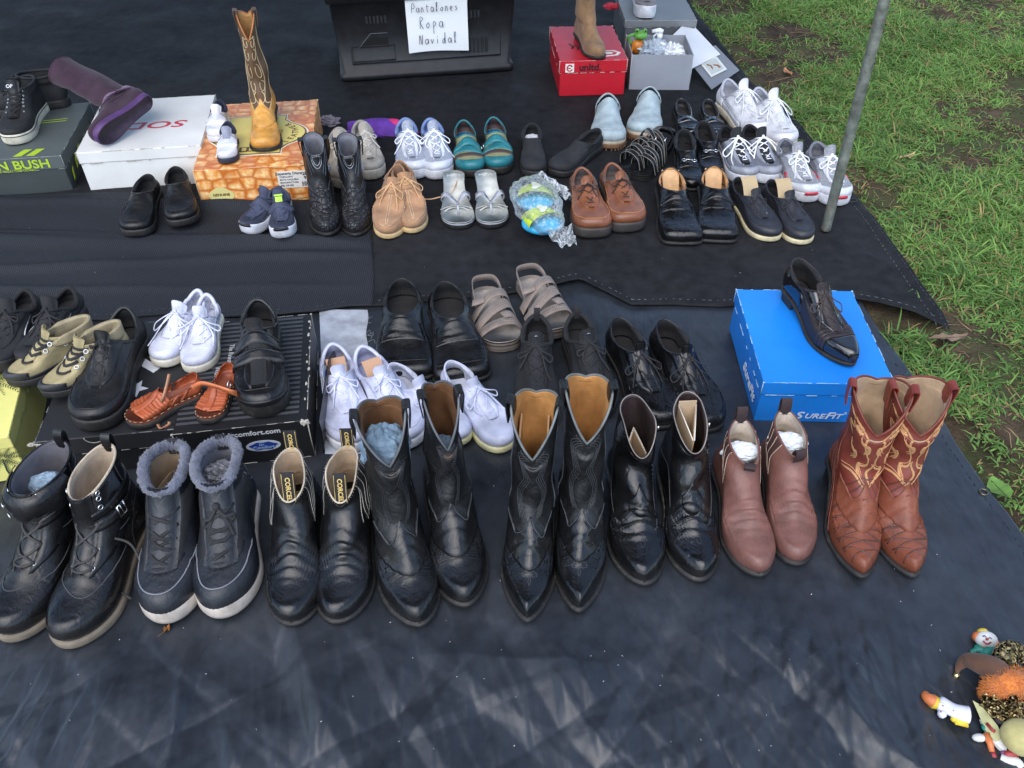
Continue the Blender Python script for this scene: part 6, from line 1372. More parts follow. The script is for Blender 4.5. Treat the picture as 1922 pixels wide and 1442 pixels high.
# black knit sneakers
KN = M('mesh', C(24, 24, 27), .85, gs=380); KN2 = M('mesh', C(36, 37, 41), .8, gs=260)
kn = pairup(sneaker, ((1003, 800), (1008, 616)), ((1128, 792), (1090, 612)), 'left black knit sneaker behind the tan-lined cowboy boots', 'right black knit sneaker behind the tan-lined cowboy boots', 'pair of black knit sneakers', L=.280, base=KN, over=KN, lace=BLKLACE, lin=LINK, solem=RUB, tm=KN2, cap=False, W=.048, bow=.030)
for s in kn: s.loop(math.pi, .014, .018, LINK, dn=.015); c = s.R(1, 0)+np.array([-.002, 0, .022]); q = MB().tube([(0, -.004, 0), (0, .0, .002), (0, .004, -.001)], .0009, 4); o = q.build('tongue_logo', M('metal', C(210, 212, 216), .4), s.root); o.location = (c[0]+.004, c[1], c[2])
# black dress lace-ups
DR = blackleather(.26, scuff=.12, grain=.06)
pairup(lace_shoe, ((1250, 806), (1162, 610)), ((1338, 812), (1236, 598)), 'left polished black lace-up shoe left of the blue box', 'right polished black lace-up shoe touching the blue box shadow', 'pair of polished black lace-ups', L=.290, W=.048, mat=DR, n=3, bow=.036, hh=.014, s0=.010, tcn=(.22, 2.6), zh=.070, zt=.086, th=.044, padded=False, apron=True, flex=.002)
# patent shoe on the blue box
PM = M('mesh', C(44, 36, 38), .6, gs=300); PTB = M('patent', C(18, 16, 18), .08); SAT = M('leather', C(42, 32, 34), .35, grain=.05)
s = lace_shoe((1594, 690), (1494, 500), 'single black patent cap-toe dress shoe with woven panel on the blue box', z=.1125, L=.275, W=.043, mat=PM, n=4, bow=.034, hh=.020, s0=.008, tcn=(.40, 1.75), zh=.074, zt=.086, th=.040, padded=False, apron=False, lace=M('canvas', C(52, 42, 42), .7), flex=.0004, saddle=False, side=1)
s.sheet(lambda a, b: s.sec(s.L*(.80+.19*a), (-.97+1.94*b)), 12, 24, .0012, PTB, 'toe_cap')
for i in range(3): s.sheet(lambda a, b: s.sec(s.L*(.700+.032*i+.030*a), (-.97+1.94*b)), 5, 24, .0022-.0003*i, SAT, 'pleated_band')
s.sheet(lambda a, b: (.03+.93*a, math.pi-1.35+2.7*b), 12, 28, .0012, PTB, 'heel_counter'); s.stays(.60, .985, .0085, .012, .020, PTB, .0032)
# ================================================================ front row of boots
BT = blackleather(.36, scuff=.25, grain=.2)
TANS = M('rubber', C(112, 102, 88), .75, dirt=.4)
def extra_laces(s, pts, r=.0022, name='loose_lace'):
    inv = s.root.matrix_basis.inverted(); return MB().tube(spline([inv @ Vector(P(*q)) for q in pts], 8), r, 6).build(name, M('canvas', C(58, 56, 56), .85), s.root)
GL_ = M('canvas', C(58, 56, 56), .85)
cbA = ankle_boot((8, 1207), (112, 838), 'scuffed black lace-up combat boot with folded cuff, at the left edge', BT, M('canvas', C(96, 94, 100), .9), hs=.185, name='combat_boot', W=.051, tc=.28, tn=2.0, hh=.008, s0=.016, solem=TANS, e=.006, L=.290, th=.056, rimw=.038, group='pair of black combat boots', side=1)
cbB = ankle_boot((132, 1219), (196, 846), 'scuffed black combat boot with buckled strap and trailing lace', BT, M('suede', C(176, 158, 136), .9), hs=.185, name='combat_boot', W=.051, tc=.28, tn=2.0, hh=.008, s0=.016, solem=TANS, e=.006, L=.290, th=.056, cord=M('fur', C(188, 170, 146), .9), rr=.0022, group='pair of black combat boots', side=-1)
for i, s in enumerate((cbA, cbB)):
    s.tongue(.50, .018, .004, BT, th=.003); s.stays(.46, .98, .014, .020, .024, BT, .0026); s.laces(.50, .74, 3, .017, GL_, r=.0023, bow=0, hw1=.020, off=.005, eye=CHROME, single=True)
    s.eyelets([(k, s.ky(k, sg*.024)) for k in ((.88, .94) if i == 0 else (.82, .88, .94)) for sg in (-1, 1)], .0042, CHROME, .0011, single=True, off=.003); s.loop(math.pi, .016, .020, BT, dn=.02)
    s.lines([[(.40+.012*math.sin(p*4), p) for p in np.linspace(-1.5, 1.5, 30)]], .0012, DARKSTITCH, 'vamp_seam'); s.lines([[(k, sg*1.9) for k in np.linspace(.08, .95, 30)] for sg in (-1, 1)]+[[(.62+.05*math.cos(p), p) for p in np.linspace(.6, 5.6, 40)]], .0009, DARKSTITCH, 'seam')
    for kk in (.70, .76): s.sheet(lambda a, b: (kk+.045*a+.05*np.sin(b*3.14)*(1-i), (.35+5.58*b)), 4, 60, .0036, BT, 'strap')
s = cbA; V = []
for i in range(12):
    for j in range(34):
        a = i/11; p = -1.5+3.0*j/33; r0 = np.array(s.R(1, p)); n = np.array(s.Nn(.97, p)); V.append(r0+n*(.004+.012*math.sin(a*2.2))+np.array([.003*a, 0, .008*math.sin(a*3.1)-.048*a*(1-.3*math.sin(p*3)**2)]))
mesh('folded_cuff', V, gridf(12, 34, flip=True), BT, s.root); mb = []
for (kp, z_) in (((-.55), -.022), ((-.35), -.036)):
    r0 = Vector(s.R(1, kp)); n = Vector(s.Nn(.97, kp)); c = r0+n*.017+Vector((.004, 0, z_-.002)); a_ = n.orthogonal().normalized(); b_ = n.cross(a_); MB().tube([c+a_*math.cos(t2)*.0052+b_*math.sin(t2)*.0052 for t2 in np.linspace(0, 6.28, 12, endpoint=False)], .0011, 5, closed=True).build('eyelet', CHROME, s.root)
inside('stuffing_paper', 'pale blue lining cloth in the left combat boot', cbA, M('canvas', C(128, 150, 168), .8), .070, 0, .140, .030, (1.2, .8, 1.0), 'cloth', .2)
k, p = .735, -1.25 ; c = Vector(cbB.R(k, p)); n = Vector(cbB.Nn(k, p)); a_ = Vector((0, 0, 1)); b_ = n.cross(a_).normalized(); c += n*.008
MB().tube([c+b_*x+a_*y for x, y in ((-.008, -.013), (.008, -.013), (.008, .013), (-.008, .013))], .0016, 6, closed=True).tube([c+b_*-.001+a_*-.013, c+b_*.001+a_*.013], .0012, 5).build('buckle', CHROME, cbB.root)
extra_laces(cbB, [(150, 968, .10), (165, 1000, .095), (160, 1040, .085), (185, 1085, .060), (215, 1105, .030), (246, 1124, .015)]); extra_laces(cbB, [(145, 1008, .10), (190, 1008, .10), (240, 1018, .085), (262, 1050, .06), (266, 1068, .05)]); extra_laces(cbB, [(140, 962, .12), (155, 975, .115), (172, 965, .115), (150, 955, .12)], .003)
# fleece-lined boots
CH_ = M('leather', C(27, 31, 38), .42, grain=.5, scuff=.06, gs=700, wr=.6); FU = M('fur', C(104, 108, 124), .95); IV = M('rubber', C(186, 176, 166), .6, dirt=.15); TANC = M('canvas', C(160, 140, 116), .9)
for i, (t_, b_, la) in enumerate((((306, 1176), (330, 838), 'left charcoal winter boot with grey fleece collar and ivory sole'), ((428, 1165), (418, 832), 'right charcoal winter boot with grey fleece collar and ivory sole'))):
    s = mk('winter_boot', la, 'boot', t_, b_, .145, L=.285, W=.055, tc=.34, tn=2.1, ts=.006, side=1-2*i, group='pair of charcoal fleece-lined boots'); f = s.L/.28; s.keys(boot(s.L, s.W, .068, .020, [(.150, .118, .004, .085, .042, .090, .88), (.132, .142, .010, .115, .036, .120, .96), (.126, .150, .012, .148, .034, .150, 1)], xi=.62, zi=.100), .020)
    s.upper(CH_); s.lining(FU if i else TANC, kmin=.25); s.sole(IV, .004, toeup=.022, prof=[(-.005, 0), (-.001, .08), (.001, .3), (.0, .85), (-.002, 1.0), (-.009, 1.0)])
    ph = np.linspace(0, 2*math.pi, 110, endpoint=False); ctr = s.R(1, ph); V = []; nn = 14
    for a, pnt in zip(ph, ctr):
        n = Vector(s.Nn(.97, a)); c_ = Vector(pnt)+Vector((0, 0, .002+.010*math.sin(a)**2)); up = Vector((0, 0, 1))
        for j in range(nn): b = 2*math.pi*j/nn; d = n*math.cos(b)+up*math.sin(b)*1.2; q = .0088*(1+.30*noise.noise(Vector((a*6, b*2.2, i*9)))+.34*noise.noise(Vector((a*22, b*7, i*5)))+.2*(random.random()-.5)); V.append(c_+d*q)
    mesh('fleece_collar', V, gridf(110, nn, False)+[(109*nn+j, 109*nn+(j+1) % nn, (j+1) % nn, j) for j in range(nn)]+[(r*nn+nn-1, r*nn, (r+1)*nn, (r+1)*nn+nn-1) for r in range(109)], FU, s.root)
    mb = MB()
    for _ in range(2600):
        q = V[random.randrange(len(V))]; c0 = ctr.mean(0); d = (Vector(q)-Vector((c0[0], c0[1], q[2]))).normalized(); e = Vector((random.gauss(0, 1), random.gauss(0, 1), random.gauss(.5, 1))).normalized()*.0045; a2 = Vector(q); mb.add([a2-e.orthogonal().normalized()*.0005, a2+e.orthogonal().normalized()*.0005, a2+e], [(0, 1, 2)])
    mb.build('fleece_fibres', FU, s.root)
    s.tongue(.46, .026, .014, CH_, th=.006, lean=.2); s.stays(.46, .90, .018, .024, .018, M('canvas', C(30, 31, 35), .8), .0024); s.laces(.48, .84, 5, .020, BLKLACE, r=.0034, bow=.022 if i else 0, hw1=.024, off=.006, flat=.45)
    s.lines([[(.335+.10*min(1, abs(p)/.9)**2, p) for p in np.linspace(-1.2, 1.2, 40)]], .0012, M('fur', C(120, 122, 132), .9), 'vamp_edge', off=.0006); s.lines([[(k, sg*1.75) for k in np.linspace(.1, .95, 30)] for sg in (-1, 1)]+[[(.72, p) for p in np.linspace(1.75, 4.5, 20)]], .0013, M('canvas', C(38, 38, 42), .7), 'seam'); s.loop(math.pi, .018, .014, LINK, dn=.02)
    if i: k, p = .70, -2.0; c = Vector(s.R(k, p))+Vector(s.Nn(k, p))*.001; text(s.root, 'MMR', .007, c, (math.pi/2, 0, s.root.rotation_euler[2]*0+math.pi/2+.9), M('canvas', C(110, 124, 170), .6), 'side_logo')
    else: s.sheet(lambda a, b: (.60+.1*a, 1.7+.05*b), 3, 3, .002, CH_, 'side_tab')
inside('plastic_stuffing', 'crinkled clear plastic inside the right fleece-lined boot', s, M('plastic', C(96, 98, 104), .15, wr=.9, cs=90), .066, 0, .122, .028, (1.3, .8, .8), 'plastic', .5)
# chelsea boots with gold lettered tabs
SB = M('leather', C(16, 17, 19), .25, grain=.15, scuff=.5, wr=.35, dusty=.06); GOLD = M('canvas', C(200, 172, 104), .6); TAB = M('canvas', C(22, 22, 26), .7)
for i, (t_, b_, la) in enumerate((((543, 1177), (553, 850), 'left black chelsea boot with gold lettered pull tabs'), ((640, 1172), (652, 846), 'right black chelsea boot with gold lettered pull tabs'))):
    s = ankle_boot(t_, b_, la, SB, M('suede', C(176, 152, 124), .9), hs=.140, L=.272, W=.052, tc=.34, tn=2.0, hh=.020, gore=M('ribbed', C(26, 26, 30), .85), gst=M('canvas', C(176, 172, 164), .8), name='chelsea_boot', group='pair of black chelsea boots', side=1-2*i, cord=M('fur', C(196, 182, 160), .9), rr=.0016, dip=.012, flex=.0034)
    s.lines([[(.95-.06*(1-abs(p)/.3), p) for p in np.linspace(-.3, .3, 12)]], .0008, DARKSTITCH, 'collar_stitching'); s.lines([[(k, sg*1.12) for k in np.linspace(.62, .96, 20)] for sg in (-1,)], .0008, M('canvas', C(150, 148, 142), .8), 'side_seam')
    mb = MB()
    for p in np.linspace(.35, 5.93, 50): c = s.R(.995, p)+s.Nn(.97, p)*.0022; mb.ball(c, .0006, 3, 5)
    mb.build('collar_stitching', M('canvas', C(170, 168, 160), .8), s.root)
    # front tab hangs inside the opening, back tab stands above the heel
    for ph_, zc, ft in ((0, -.006, 1), (math.pi, .022, 0)):
        c = s.R(1, ph_); x = c[0]-(.004 if ft else -.002); q = MB(); yy = c[1]; w2 = .0115; z0, z1 = (c[2]-.004, c[2]+.046) if ft else (c[2]-.01, c[2]+.034)
        lean = -.018 if ft else -.006
        V = []; 
        for a in np.linspace(0, 1, 8):
            for sg, o in ((-1, 1), (1, 1), (1, -1), (-1, -1)): V.append((x+lean*a+o*.0009-(.004*a*a), yy+sg*w2, z0+(z1-z0)*a))
        q.add(V, gridf(8, 4, True)+[(0, 1, 2, 3), (31, 30, 29, 28)]); q.build('pull_tab', TAB, s.root, False)
        for sg in (-1, 1): MB().tube([(x+lean*a+.0016-(.004*a*a), yy+sg*.0095, z0+(z1-z0)*a) for a in np.linspace(.03, .97, 8)], .0006, 4).build('gold_edging', GOLD, s.root)
        ang = math.atan2(-lean+.004, z1-z0)
        o = text(s.root, 'CORCEL', .0115, (0, 0, 0), (0, 0, 0), GOLD, 'gold_lettering', bold=.03, spacing=1.0)
        # local text x runs up the tab, text y runs across
        X = Vector((lean-.003, 0, z1-z0)).normalized()*-1; Nrm = Vector((z1-z0, 0, -(lean-.003))).normalized(); Y = Nrm.cross(X)
        m4 = Matrix((X, Y, Nrm)).transposed().to_4x4(); m4.translation = Vector((x+lean*.5+.0022, yy, (z0+z1)/2)); o.matrix_basis = m4 @ Matrix.Scale(.98 if ft else .86, 4)
# tall plain cowboy boots
CB1 = M('leather', C(16, 17, 19), .28, grain=.16, scuff=.6, wr=.4, dusty=.06); CB1S = M('crumple', C(15, 16, 18), .42); TLIN = M('leather', C(104, 72, 46), .6)
def shaftdeco(s, m, n=4):
    A = []
    for sg in (-1, 1):
        for j in range(n): A.append([(.58+.36*t2, sg*(.12+.10*j+(.38-.02*j)*abs(math.sin(t2*math.pi*2.0+.3)))) for t2 in np.linspace(0, 1, 40)])
        for j in range(2): A.append([(.60+.30*t2, sg*(2.0+.12*j+.3*abs(math.sin(t2*math.pi*2.0)))) for t2 in np.linspace(0, 1, 30)])
    s.lines(A, .0007, m, 'shaft_stitching', off=.0006)
DS2 = M('canvas', C(40, 42, 47), .7)
b4 = []
for i, (t_, b_, la) in enumerate((((786, 1180), (705, 745), 'plain black cowboy boot stuffed with pale blue paper, leaning left'), ((878, 1141), (812, 712), 'plain black cowboy boot, slightly behind its mate, narrow opening'))):
    s = cowboy(t_, b_, la, CB1, CB1S, TLIN, hs=(.274, .272)[i], L=.285, W=.053, tn=1.75, tc=.40, side=1-2*i, group='pair of plain black cowboy boots', cord=M('leather', C(84, 88, 92), .5), ws=(.86, .62)[i], front_dip=(.062, .066)[i], deco=DS2, wel=M('canvas', C(96, 88, 78), .8), toe_deco=False); shaftdeco(s, DS2, 3); b4.append(s)
    mt_ = s.L
inside('stuffing_paper', 'large wad of pale blue paper in the plain black cowboy boot', b4[0], M('canvas', C(108, 132, 152), .7), .064, 0, .208, .038, (1.1, .95, 1.4), 'paper', .25); inside('stuffing_paper', 'pale blue paper deep in the narrow black cowboy boot', b4[1], M('canvas', C(96, 118, 138), .7), .064, 0, .160, .024, (1.3, .85, 1.4), 'paper', .2)
# cowboy boots with tan lining
CB2 = M('leather', C(14, 15, 17), .20, grain=.10, scuff=.35, wr=.35, dusty=.06); CB2S = M('crumple', C(14, 15, 17), .40)
TL2 = M('leather', C(176, 128, 74), .6, scuff=.6)
b5 = []
for i, (t_, b_, la) in enumerate((((985, 1170), (1010, 712), 'left black cowboy boot with tan lining and pull straps'), ((1090, 1153), (1096, 690), 'right black cowboy boot with tan lining, deep V notch'))):
    s = cowboy(t_, b_, la, CB2, CB2S, TL2, hs=(.280, .298)[i], L=.280, W=.053, tn=1.42, tc=.46, side=1-2*i, group='pair of black cowboy boots with tan lining', cord=M('leather', C(100, 104, 104), .5), ws=(.82, .82)[i], front_dip=.066, stm=M('canvas', C(70, 74, 78), .7), wel=M('canvas', C(120, 114, 102), .8), deco=M('canvas', C(58, 62, 68), .6)); shaftdeco(s, M('canvas', C(52, 55, 58), .7), 4); b5.append(s)
s = b5[0]; mt_ = s.root.matrix_basis; o = thing('cardboard_insert', 'corrugated cardboard strip inside the left tan-lined cowboy boot', 'cardboard', mt_ @ Vector((.075, 0, .17)), s.root.rotation_euler[2])
MB().box(-.035, .030, -.024, -.021, 0, .085).build('board', card((168, 132, 92), .8), o, False); MB().box(-.035, .030, .021, .024, 0, .085).build('board', card((168, 132, 92), .8), o, False)
# short zipped boots with cardboard stiffeners
ZB = M('leather', C(13, 13, 15), .15, grain=.06, scuff=.15, wr=.5, dusty=.06)
for i, (t_, b_, la) in enumerate((((1203, 1100), (1188, 754), 'left glossy black zip boot with folded cardboard inside'), ((1320, 1092), (1284, 756), 'right glossy black zip boot with tall cardboard inside'))):
    s = ankle_boot(t_, b_, la, ZB, M('leather', C(44, 30, 30), .6), hs=.178, L=.278, W=.051, tc=.36, tn=1.8, hh=.026, name='zip_boot', group='pair of glossy black zip boots', side=1-2*i, cord=M('leather', C(132, 124, 118), .6), rr=.0011, dip=.020, flex=.0040, wel=M('canvas', C(130, 124, 114), .8), e=.006, rimw=.029)
    s.lines([s.secline([s.L*(.62+.012*j)]*7, list(np.linspace(-.50, .50, 7)), 22) for j in (0, 1, 2, 5, 6)], .0009, ZB, 'vamp_ridges'); s.lines([[s.sec(s.L*(.80+.03*math.cos(a)), .05*math.sin(a)) for a in np.linspace(0, 6.28, 20)]], .0006, DS2, 'toe_stitching')
    s.sheet(lambda a, b: (.50+.20*a*(1-.5*np.abs(2*b-1)), (b-.5)*.9), 8, 20, .0012, ZB, 'vamp_tongue'); s.lines([[(.40+.12*math.cos(p*2)**2, sg*p) for p in np.linspace(.6, 2.4, 24)] for sg in (-1, 1)], .0009, DARKSTITCH, 'counter_seam')
    sg = -1 if i == 0 else 1; s.lines([[(k, sg*-1.35) for k in np.linspace(.55, .985, 40)]], .0018, M('metal', C(70, 70, 74), .4), 'zip', dash=1); c = Vector(s.R(.975, sg*-1.35))+Vector(s.Nn(.97, sg*-1.35))*.004; MB().tube([c, c-Vector((0, 0, .014))], .0018, 5, flat=.4).build('zip_pull', CHROME, s.root)
    mt_ = s.root.matrix_basis; hgt = .035 if i else -.012; o = thing('cardboard_insert', ('folded buff cardboard standing tall out of the right zip boot' if i else 'folded white-edged cardboard inside the left zip boot'), 'cardboard', mt_ @ Vector((.064, 0, .10)), s.root.rotation_euler[2]); f_ = s.L/.28; z1 = .178*f_+hgt-.10-.012
    bd = card((182, 158, 128), .8); mb = MB(); o.scale = (.78, .62, 1); tt_ = .0025
    if i: mb.box(-.040, -.037, -.026, .026, 0, z1+.006); mb.add([(-.037, .026, 0), (.046, .002, 0), (.046, .002, z1-.028), (-.037, .026, z1-.004), (-.037, .023, 0), (.044, -.001, 0), (.044, -.001, z1-.028), (-.037, .023, z1-.004)], [(0, 1, 2, 3), (7, 6, 5, 4), (3, 2, 6, 7), (1, 5, 6, 2)]); mb.add([(-.037, -.026, 0), (.046, -.002, 0), (.046, -.002, z1-.028), (-.037, -.026, z1-.004), (-.037, -.023, 0), (.044, .001, 0), (.044, .001, z1-.028), (-.037, -.023, z1-.004)], [(3, 2, 1, 0), (4, 5, 6, 7), (7, 6, 2, 3), (2, 6, 5, 1)])
    else: mb.add([(-.030, .0, 0), (.030, .032, 0), (.030, .032, z1-.020), (-.030, 0, z1), (-.027, -.002, 0), (.031, .029, 0), (.031, .029, z1-.020), (-.027, -.002, z1)], [(0, 1, 2, 3), (7, 6, 5, 4), (3, 2, 6, 7), (1, 5, 6, 2)]); mb.add([(-.030, .0, 0), (.030, -.032, 0), (.030, -.032, z1-.020), (-.030, 0, z1), (-.027, .002, 0), (.031, -.029, 0), (.031, -.029, z1-.020), (-.027, .002, z1)], [(3, 2, 1, 0), (4, 5, 6, 7), (7, 6, 2, 3), (2, 6, 5, 1)])
    mb.build('board', bd, o, False); MB().tube([(-.030, 0, z1+.0005), (.030, .032, z1-.0195)] if i == 0 else [(-.037, .026, z1-.003), (.046, .002, z1-.027)], .0018, 5).tube([(-.030, 0, z1+.0005), (.030, -.032, z1-.0195)] if i == 0 else [(-.037, -.026, z1-.003), (.046, -.002, z1-.027)], .0018, 5).build('cut_edge', card((216, 212, 200), .8), o)
# brown chelsea boots
BC_ = M('leather', C(110, 74, 66), .42, grain=.3, scuff=.3, wr=.45, spec=.35); TBR = M('canvas', C(48, 34, 36), .8)
for i, (t_, b_, la) in enumerate((((1418, 1083), (1388, 800), 'left brown leather chelsea boot stuffed with white tissue'), ((1502, 1064), (1474, 786), 'right brown leather chelsea boot stuffed with white tissue'))):
    s = ankle_boot(t_, b_, la, BC_, M('canvas', C(190, 176, 160), .9), hs=.130, L=.262, W=.048, tc=.36, tn=1.95, hh=.016, name='chelsea_boot', group='pair of brown chelsea boots', side=1-2*i, gore=M('ribbed', C(64, 38, 34), .85), gst=M('canvas', C(206, 180, 160), .8), cord=BC_, rr=.0016, dip=.008, flex=.0026)
    s.loop(math.pi, .019, .026, TBR, name='pull_tab', dn=.01); s.loop(0, .019, .004 if i == 0 else .020, TBR, name='pull_tab', dn=.008)
    inside('tissue_paper', 'crumpled white tissue inside the %s brown chelsea boot' % ('left' if i == 0 else 'right'), s, M('canvas', C(216, 224, 236), .65), .062, 0, .108, .0235, (1.5, .85, .9), 'paper', .3)
# brown cowboy boots with cream flame embroidery
BV = M('leather', C(116, 62, 42), .40, grain=.15, scuff=.5, wr=.5, spec=.35); BSH = M('leather', C(108, 46, 34), .48, grain=.1, scuff=.1); FL_ = M('canvas', C(172, 128, 86), .75); FL2 = M('canvas', C(190, 140, 96), .75)
for i, (t_, b_, la) in enumerate((((1612, 1088), (1632, 732), 'left reddish brown western boot with cream flame stitching'), ((1716, 1086), (1684, 716), 'right reddish brown western boot with cream flame stitching'))):
    s = cowboy(t_, b_, la, BV, BSH, M('suede', C(168, 142, 112), .9), hs=.242, L=.268, W=.050, tn=1.5, tc=.42, side=1-2*i, group='pair of reddish brown western boots', name='western_boot', cord=BSH, ws=1.10, front_dip=.058, stm=M('leather', C(110, 60, 42), .5), ridge=False, toe_deco=False, strapm=M('leather', C(118, 44, 32), .42), wel=M('canvas', C(60, 44, 36), .8))
    A = []
    for sg in (-1, 1):
        # stacked flame curls climbing the shaft, each an S with a hooked tip
        for k0, p0, sc_, dr in ((.60, .30, 1.0, 1), (.64, .95, .9, -1), (.70, .42, 1.0, -1), (.74, 1.10, 1.0, 1), (.79, .62, .9, 1), (.84, 1.15, .8, -1), (.87, .72, .8, -1)):
            A.append([(k0+sc_*(.085*t2+.010*math.sin(t2*6.3)), sg*(p0+dr*sc_*.22*math.sin(t2*5.2)*(1-.35*t2))) for t2 in np.linspace(0, 1, 22)])
            A.append([(k0+.030+.020*math.cos(a), sg*(p0+dr*.16*sc_+.085*math.sin(a)*dr)) for a in np.linspace(-.6, 3.6, 14)])
        A += [[(.575+.03*math.sin(t2*3.14), sg*(.12+1.15*t2)) for t2 in np.linspace(0, 1, 22)], [(.68+.26*t2, sg*(.12+.14*math.sin(t2*7)+.45*t2)) for t2 in np.linspace(0, 1, 26)]]
    A += [[(.57+.10*t2, .10*math.sin(t2*9)) for t2 in np.linspace(0, 1, 12)]]
    mb = MB()
    for adr in A:
        k = np.array([float(a[0]) for a in adr]); p = np.array([float(a[1]) for a in adr]); nr = s.Nn(k, p); tt_ = np.linspace(0, 1, len(k)); mb.tube(s.R(k, p)+nr*.0003, list(.0007+.0019*np.sin(math.pi*np.clip(tt_*1.05, 0, 1))**.7), 6, flat=.22, up=nr)
    mb.build('flame_embroidery', FL_, s.root); s.lines([[(k+.012, p*1.04+.03) for k, p in q] for q in A[:-1:2]], .0007, FL2, 'flame_outline', off=.0010)
    # overlapping fish-skin scales on the foot
    X = []
    for j in range(6):
        x0 = .94-.075*j
        for sg in (-1, 1): X.append(([s.L*(x0-.10*t2) for t2 in np.linspace(0, 1, 6)], [sg*(-.75+1.5*t2) for t2 in np.linspace(0, 1, 6)]))
    s.lines([s.secline(a, b, 26) for a, b in X], .0015, M('leather', C(84, 44, 32), .5), 'scale_edges', off=.0002, flat=.6); s.lines([[(.06+.34*t2, sg*(1.25+.24*j+.35*t2)) for t2 in np.linspace(0, 1, 14)] for sg in (-1, 1) for j in range(6)], .0011, M('leather', C(112, 54, 36), .5), 'scale_edges_side', off=.0016)
# ================================================================ doll and figurines at the lower right
def at(u, v, z=0): return Vector(P(u, v, z))
GLT = M('glitter', C(150, 132, 92), .3); BRV = M('suede', C(84, 54, 36), .85); ORF = M('fur', C(216, 128, 52), .9); SKN = M('plastic', C(206, 160, 128), .5); WPA = M('plastic', C(208, 208, 204), .45); YEL = M('plastic', C(206, 176, 50), .5); TEA = M('plastic', C(30, 126, 112), .5); ORP = M('plastic', C(204, 116, 64), .5); REP = M('plastic', C(150, 48, 52), .5)
zt = G(at(1880, 1300)); base = at(1890, 1310, zt); D = thing('jester_doll', 'jester doll with brown horned hat, orange fur and gold glitter trim', 'doll', base)
def L_(u, v, z): return at(u, v, z+zt)-base
def swept(pts, r, n=14): return MB().tube(spline(pts, 6), np.interp(np.linspace(0, 1, (len(pts)-1)*6+1), np.linspace(0, 1, len(r)), r), n)
swept([L_(1890, 1285, .035), L_(1868, 1260, .045), L_(1840, 1246, .040), L_(1815, 1240, .026), L_(1800, 1252, .014), L_(1796, 1264, .008)], [.020, .021, .016, .011, .006, .002]).build('brown_hat_horn', BRV, D)
swept([L_(1895, 1275, .035), L_(1885, 1245, .045), L_(1893, 1222, .045), L_(1912, 1222, .035), L_(1924, 1240, .02), L_(1926, 1252, .012)], [.018, .020, .016, .012, .008, .003]).build('gold_hat_horn', GLT, D)
MB().ball(L_(1795, 1268, .006), .0055, 8, 12).ball(L_(1925, 1254, .012), .005, 8, 12).build('bells', M('metal', C(214, 196, 140), .2), D)
def furball(name, c, r, sc_, mat, n=3000, ln=.009):
    mb = MB(); 
    for _ in range(n):
        d = Vector((random.gauss(0, 1), random.gauss(0, 1), random.gauss(0, 1))).normalized(); p = Vector(c)+Vector((d.x*r*sc_[0], d.y*r*sc_[1], d.z*r*sc_[2]))*random.uniform(.85, 1.0); e = (d+Vector((random.gauss(0, .4), random.gauss(0, .4), random.gauss(0, .4)))).normalized()*ln*random.uniform(.5, 1); o_ = e.orthogonal().normalized()*.0004; mb.add([p-o_, p+o_, p+e], [(0, 1, 2)])
    mb.ball(c, r*.92, 12, 18, sc_); return mb.build(name, mat, D)
furball('orange_fur_band', L_(1896, 1287, .038), .036, (1.05, .72, .85), ORF, 4500, .010); furball('orange_fur_side', L_(1862, 1302, .020), .018, (.9, .9, .8), ORF, 1400)
blob('glitter_ruff', L_(1900, 1334, .026), .026, (1.3, .8, .8), GLT, D, .35, 12, True); blob('glitter_ball', L_(1868, 1322, .020), .019, (1, .9, .9), GLT, D, .3, 12, True)
MB().ball(L_(1918, 1384, .026), .029, 14, 20, (1, .95, .8)).build('head', M('suede', C(170, 162, 106), .8), D); MB().ball(L_(1895, 1352, .02), .014, 8, 12, (1.6, .7, .6)).build('dark_collar', M('canvas', C(54, 44, 52), .8), D)
o = thing('winged_figurine', 'cream and white paper-winged figurine leaning on the jester doll', 'figurine', at(1860, 1370, zt))
def Lw(u, v, z, o): return at(u, v, z+o.location.z)-o.location
def plate(name, pts, mat, o, th=.0025):
    q = [Lw(u, v, z, o) for u, v, z in pts]; n = len(q); nn = (q[1]-q[0]).cross(q[2]-q[0]).normalized()*th
    if nn.z < 0: nn = -nn
    mesh(name, [p+nn for p in q]+q, [tuple(range(n)), tuple(range(n, 2*n))[::-1]]+[(i, n+i, n+(i+1) % n, (i+1) % n) for i in range(n)], mat, o, False)
plate('cream_wing', [(1826, 1316, .008), (1842, 1325, .012), (1872, 1362, .016), (1886, 1388, .014), (1868, 1392, .012), (1850, 1372, .01)], M('plastic', C(190, 190, 140), .5), o); plate('white_wing', [(1838, 1352, .006), (1856, 1372, .010), (1890, 1390, .012), (1888, 1416, .008), (1874, 1408, .008), (1852, 1384, .006)], WPA, o)
MB().tube([Lw(1850, 1378, .010, o), Lw(1858, 1395, .010, o), Lw(1862, 1412, .008, o)], [.006, .005, .004], 8).build('arm', ORP, o); MB().tube([Lw(1862, 1410, .007, o), Lw(1866, 1424, .006, o)], [.004, .005], 8).build('red_hand', REP, o); MB().ball(Lw(1838, 1385, .008, o), .008, 8, 10, (1.4, .8, .7)).build('white_cap', WPA, o); MB().tube([Lw(1852, 1358, .015, o), Lw(1862, 1370, .016, o), Lw(1868, 1374, .016, o)], .0025, 6).build('red_trim', REP, o); MB().ball(Lw(1846, 1366, .010, o), .005, 6, 8, (.6, 1.2, .6)).build('teal_patch', TEA, o)
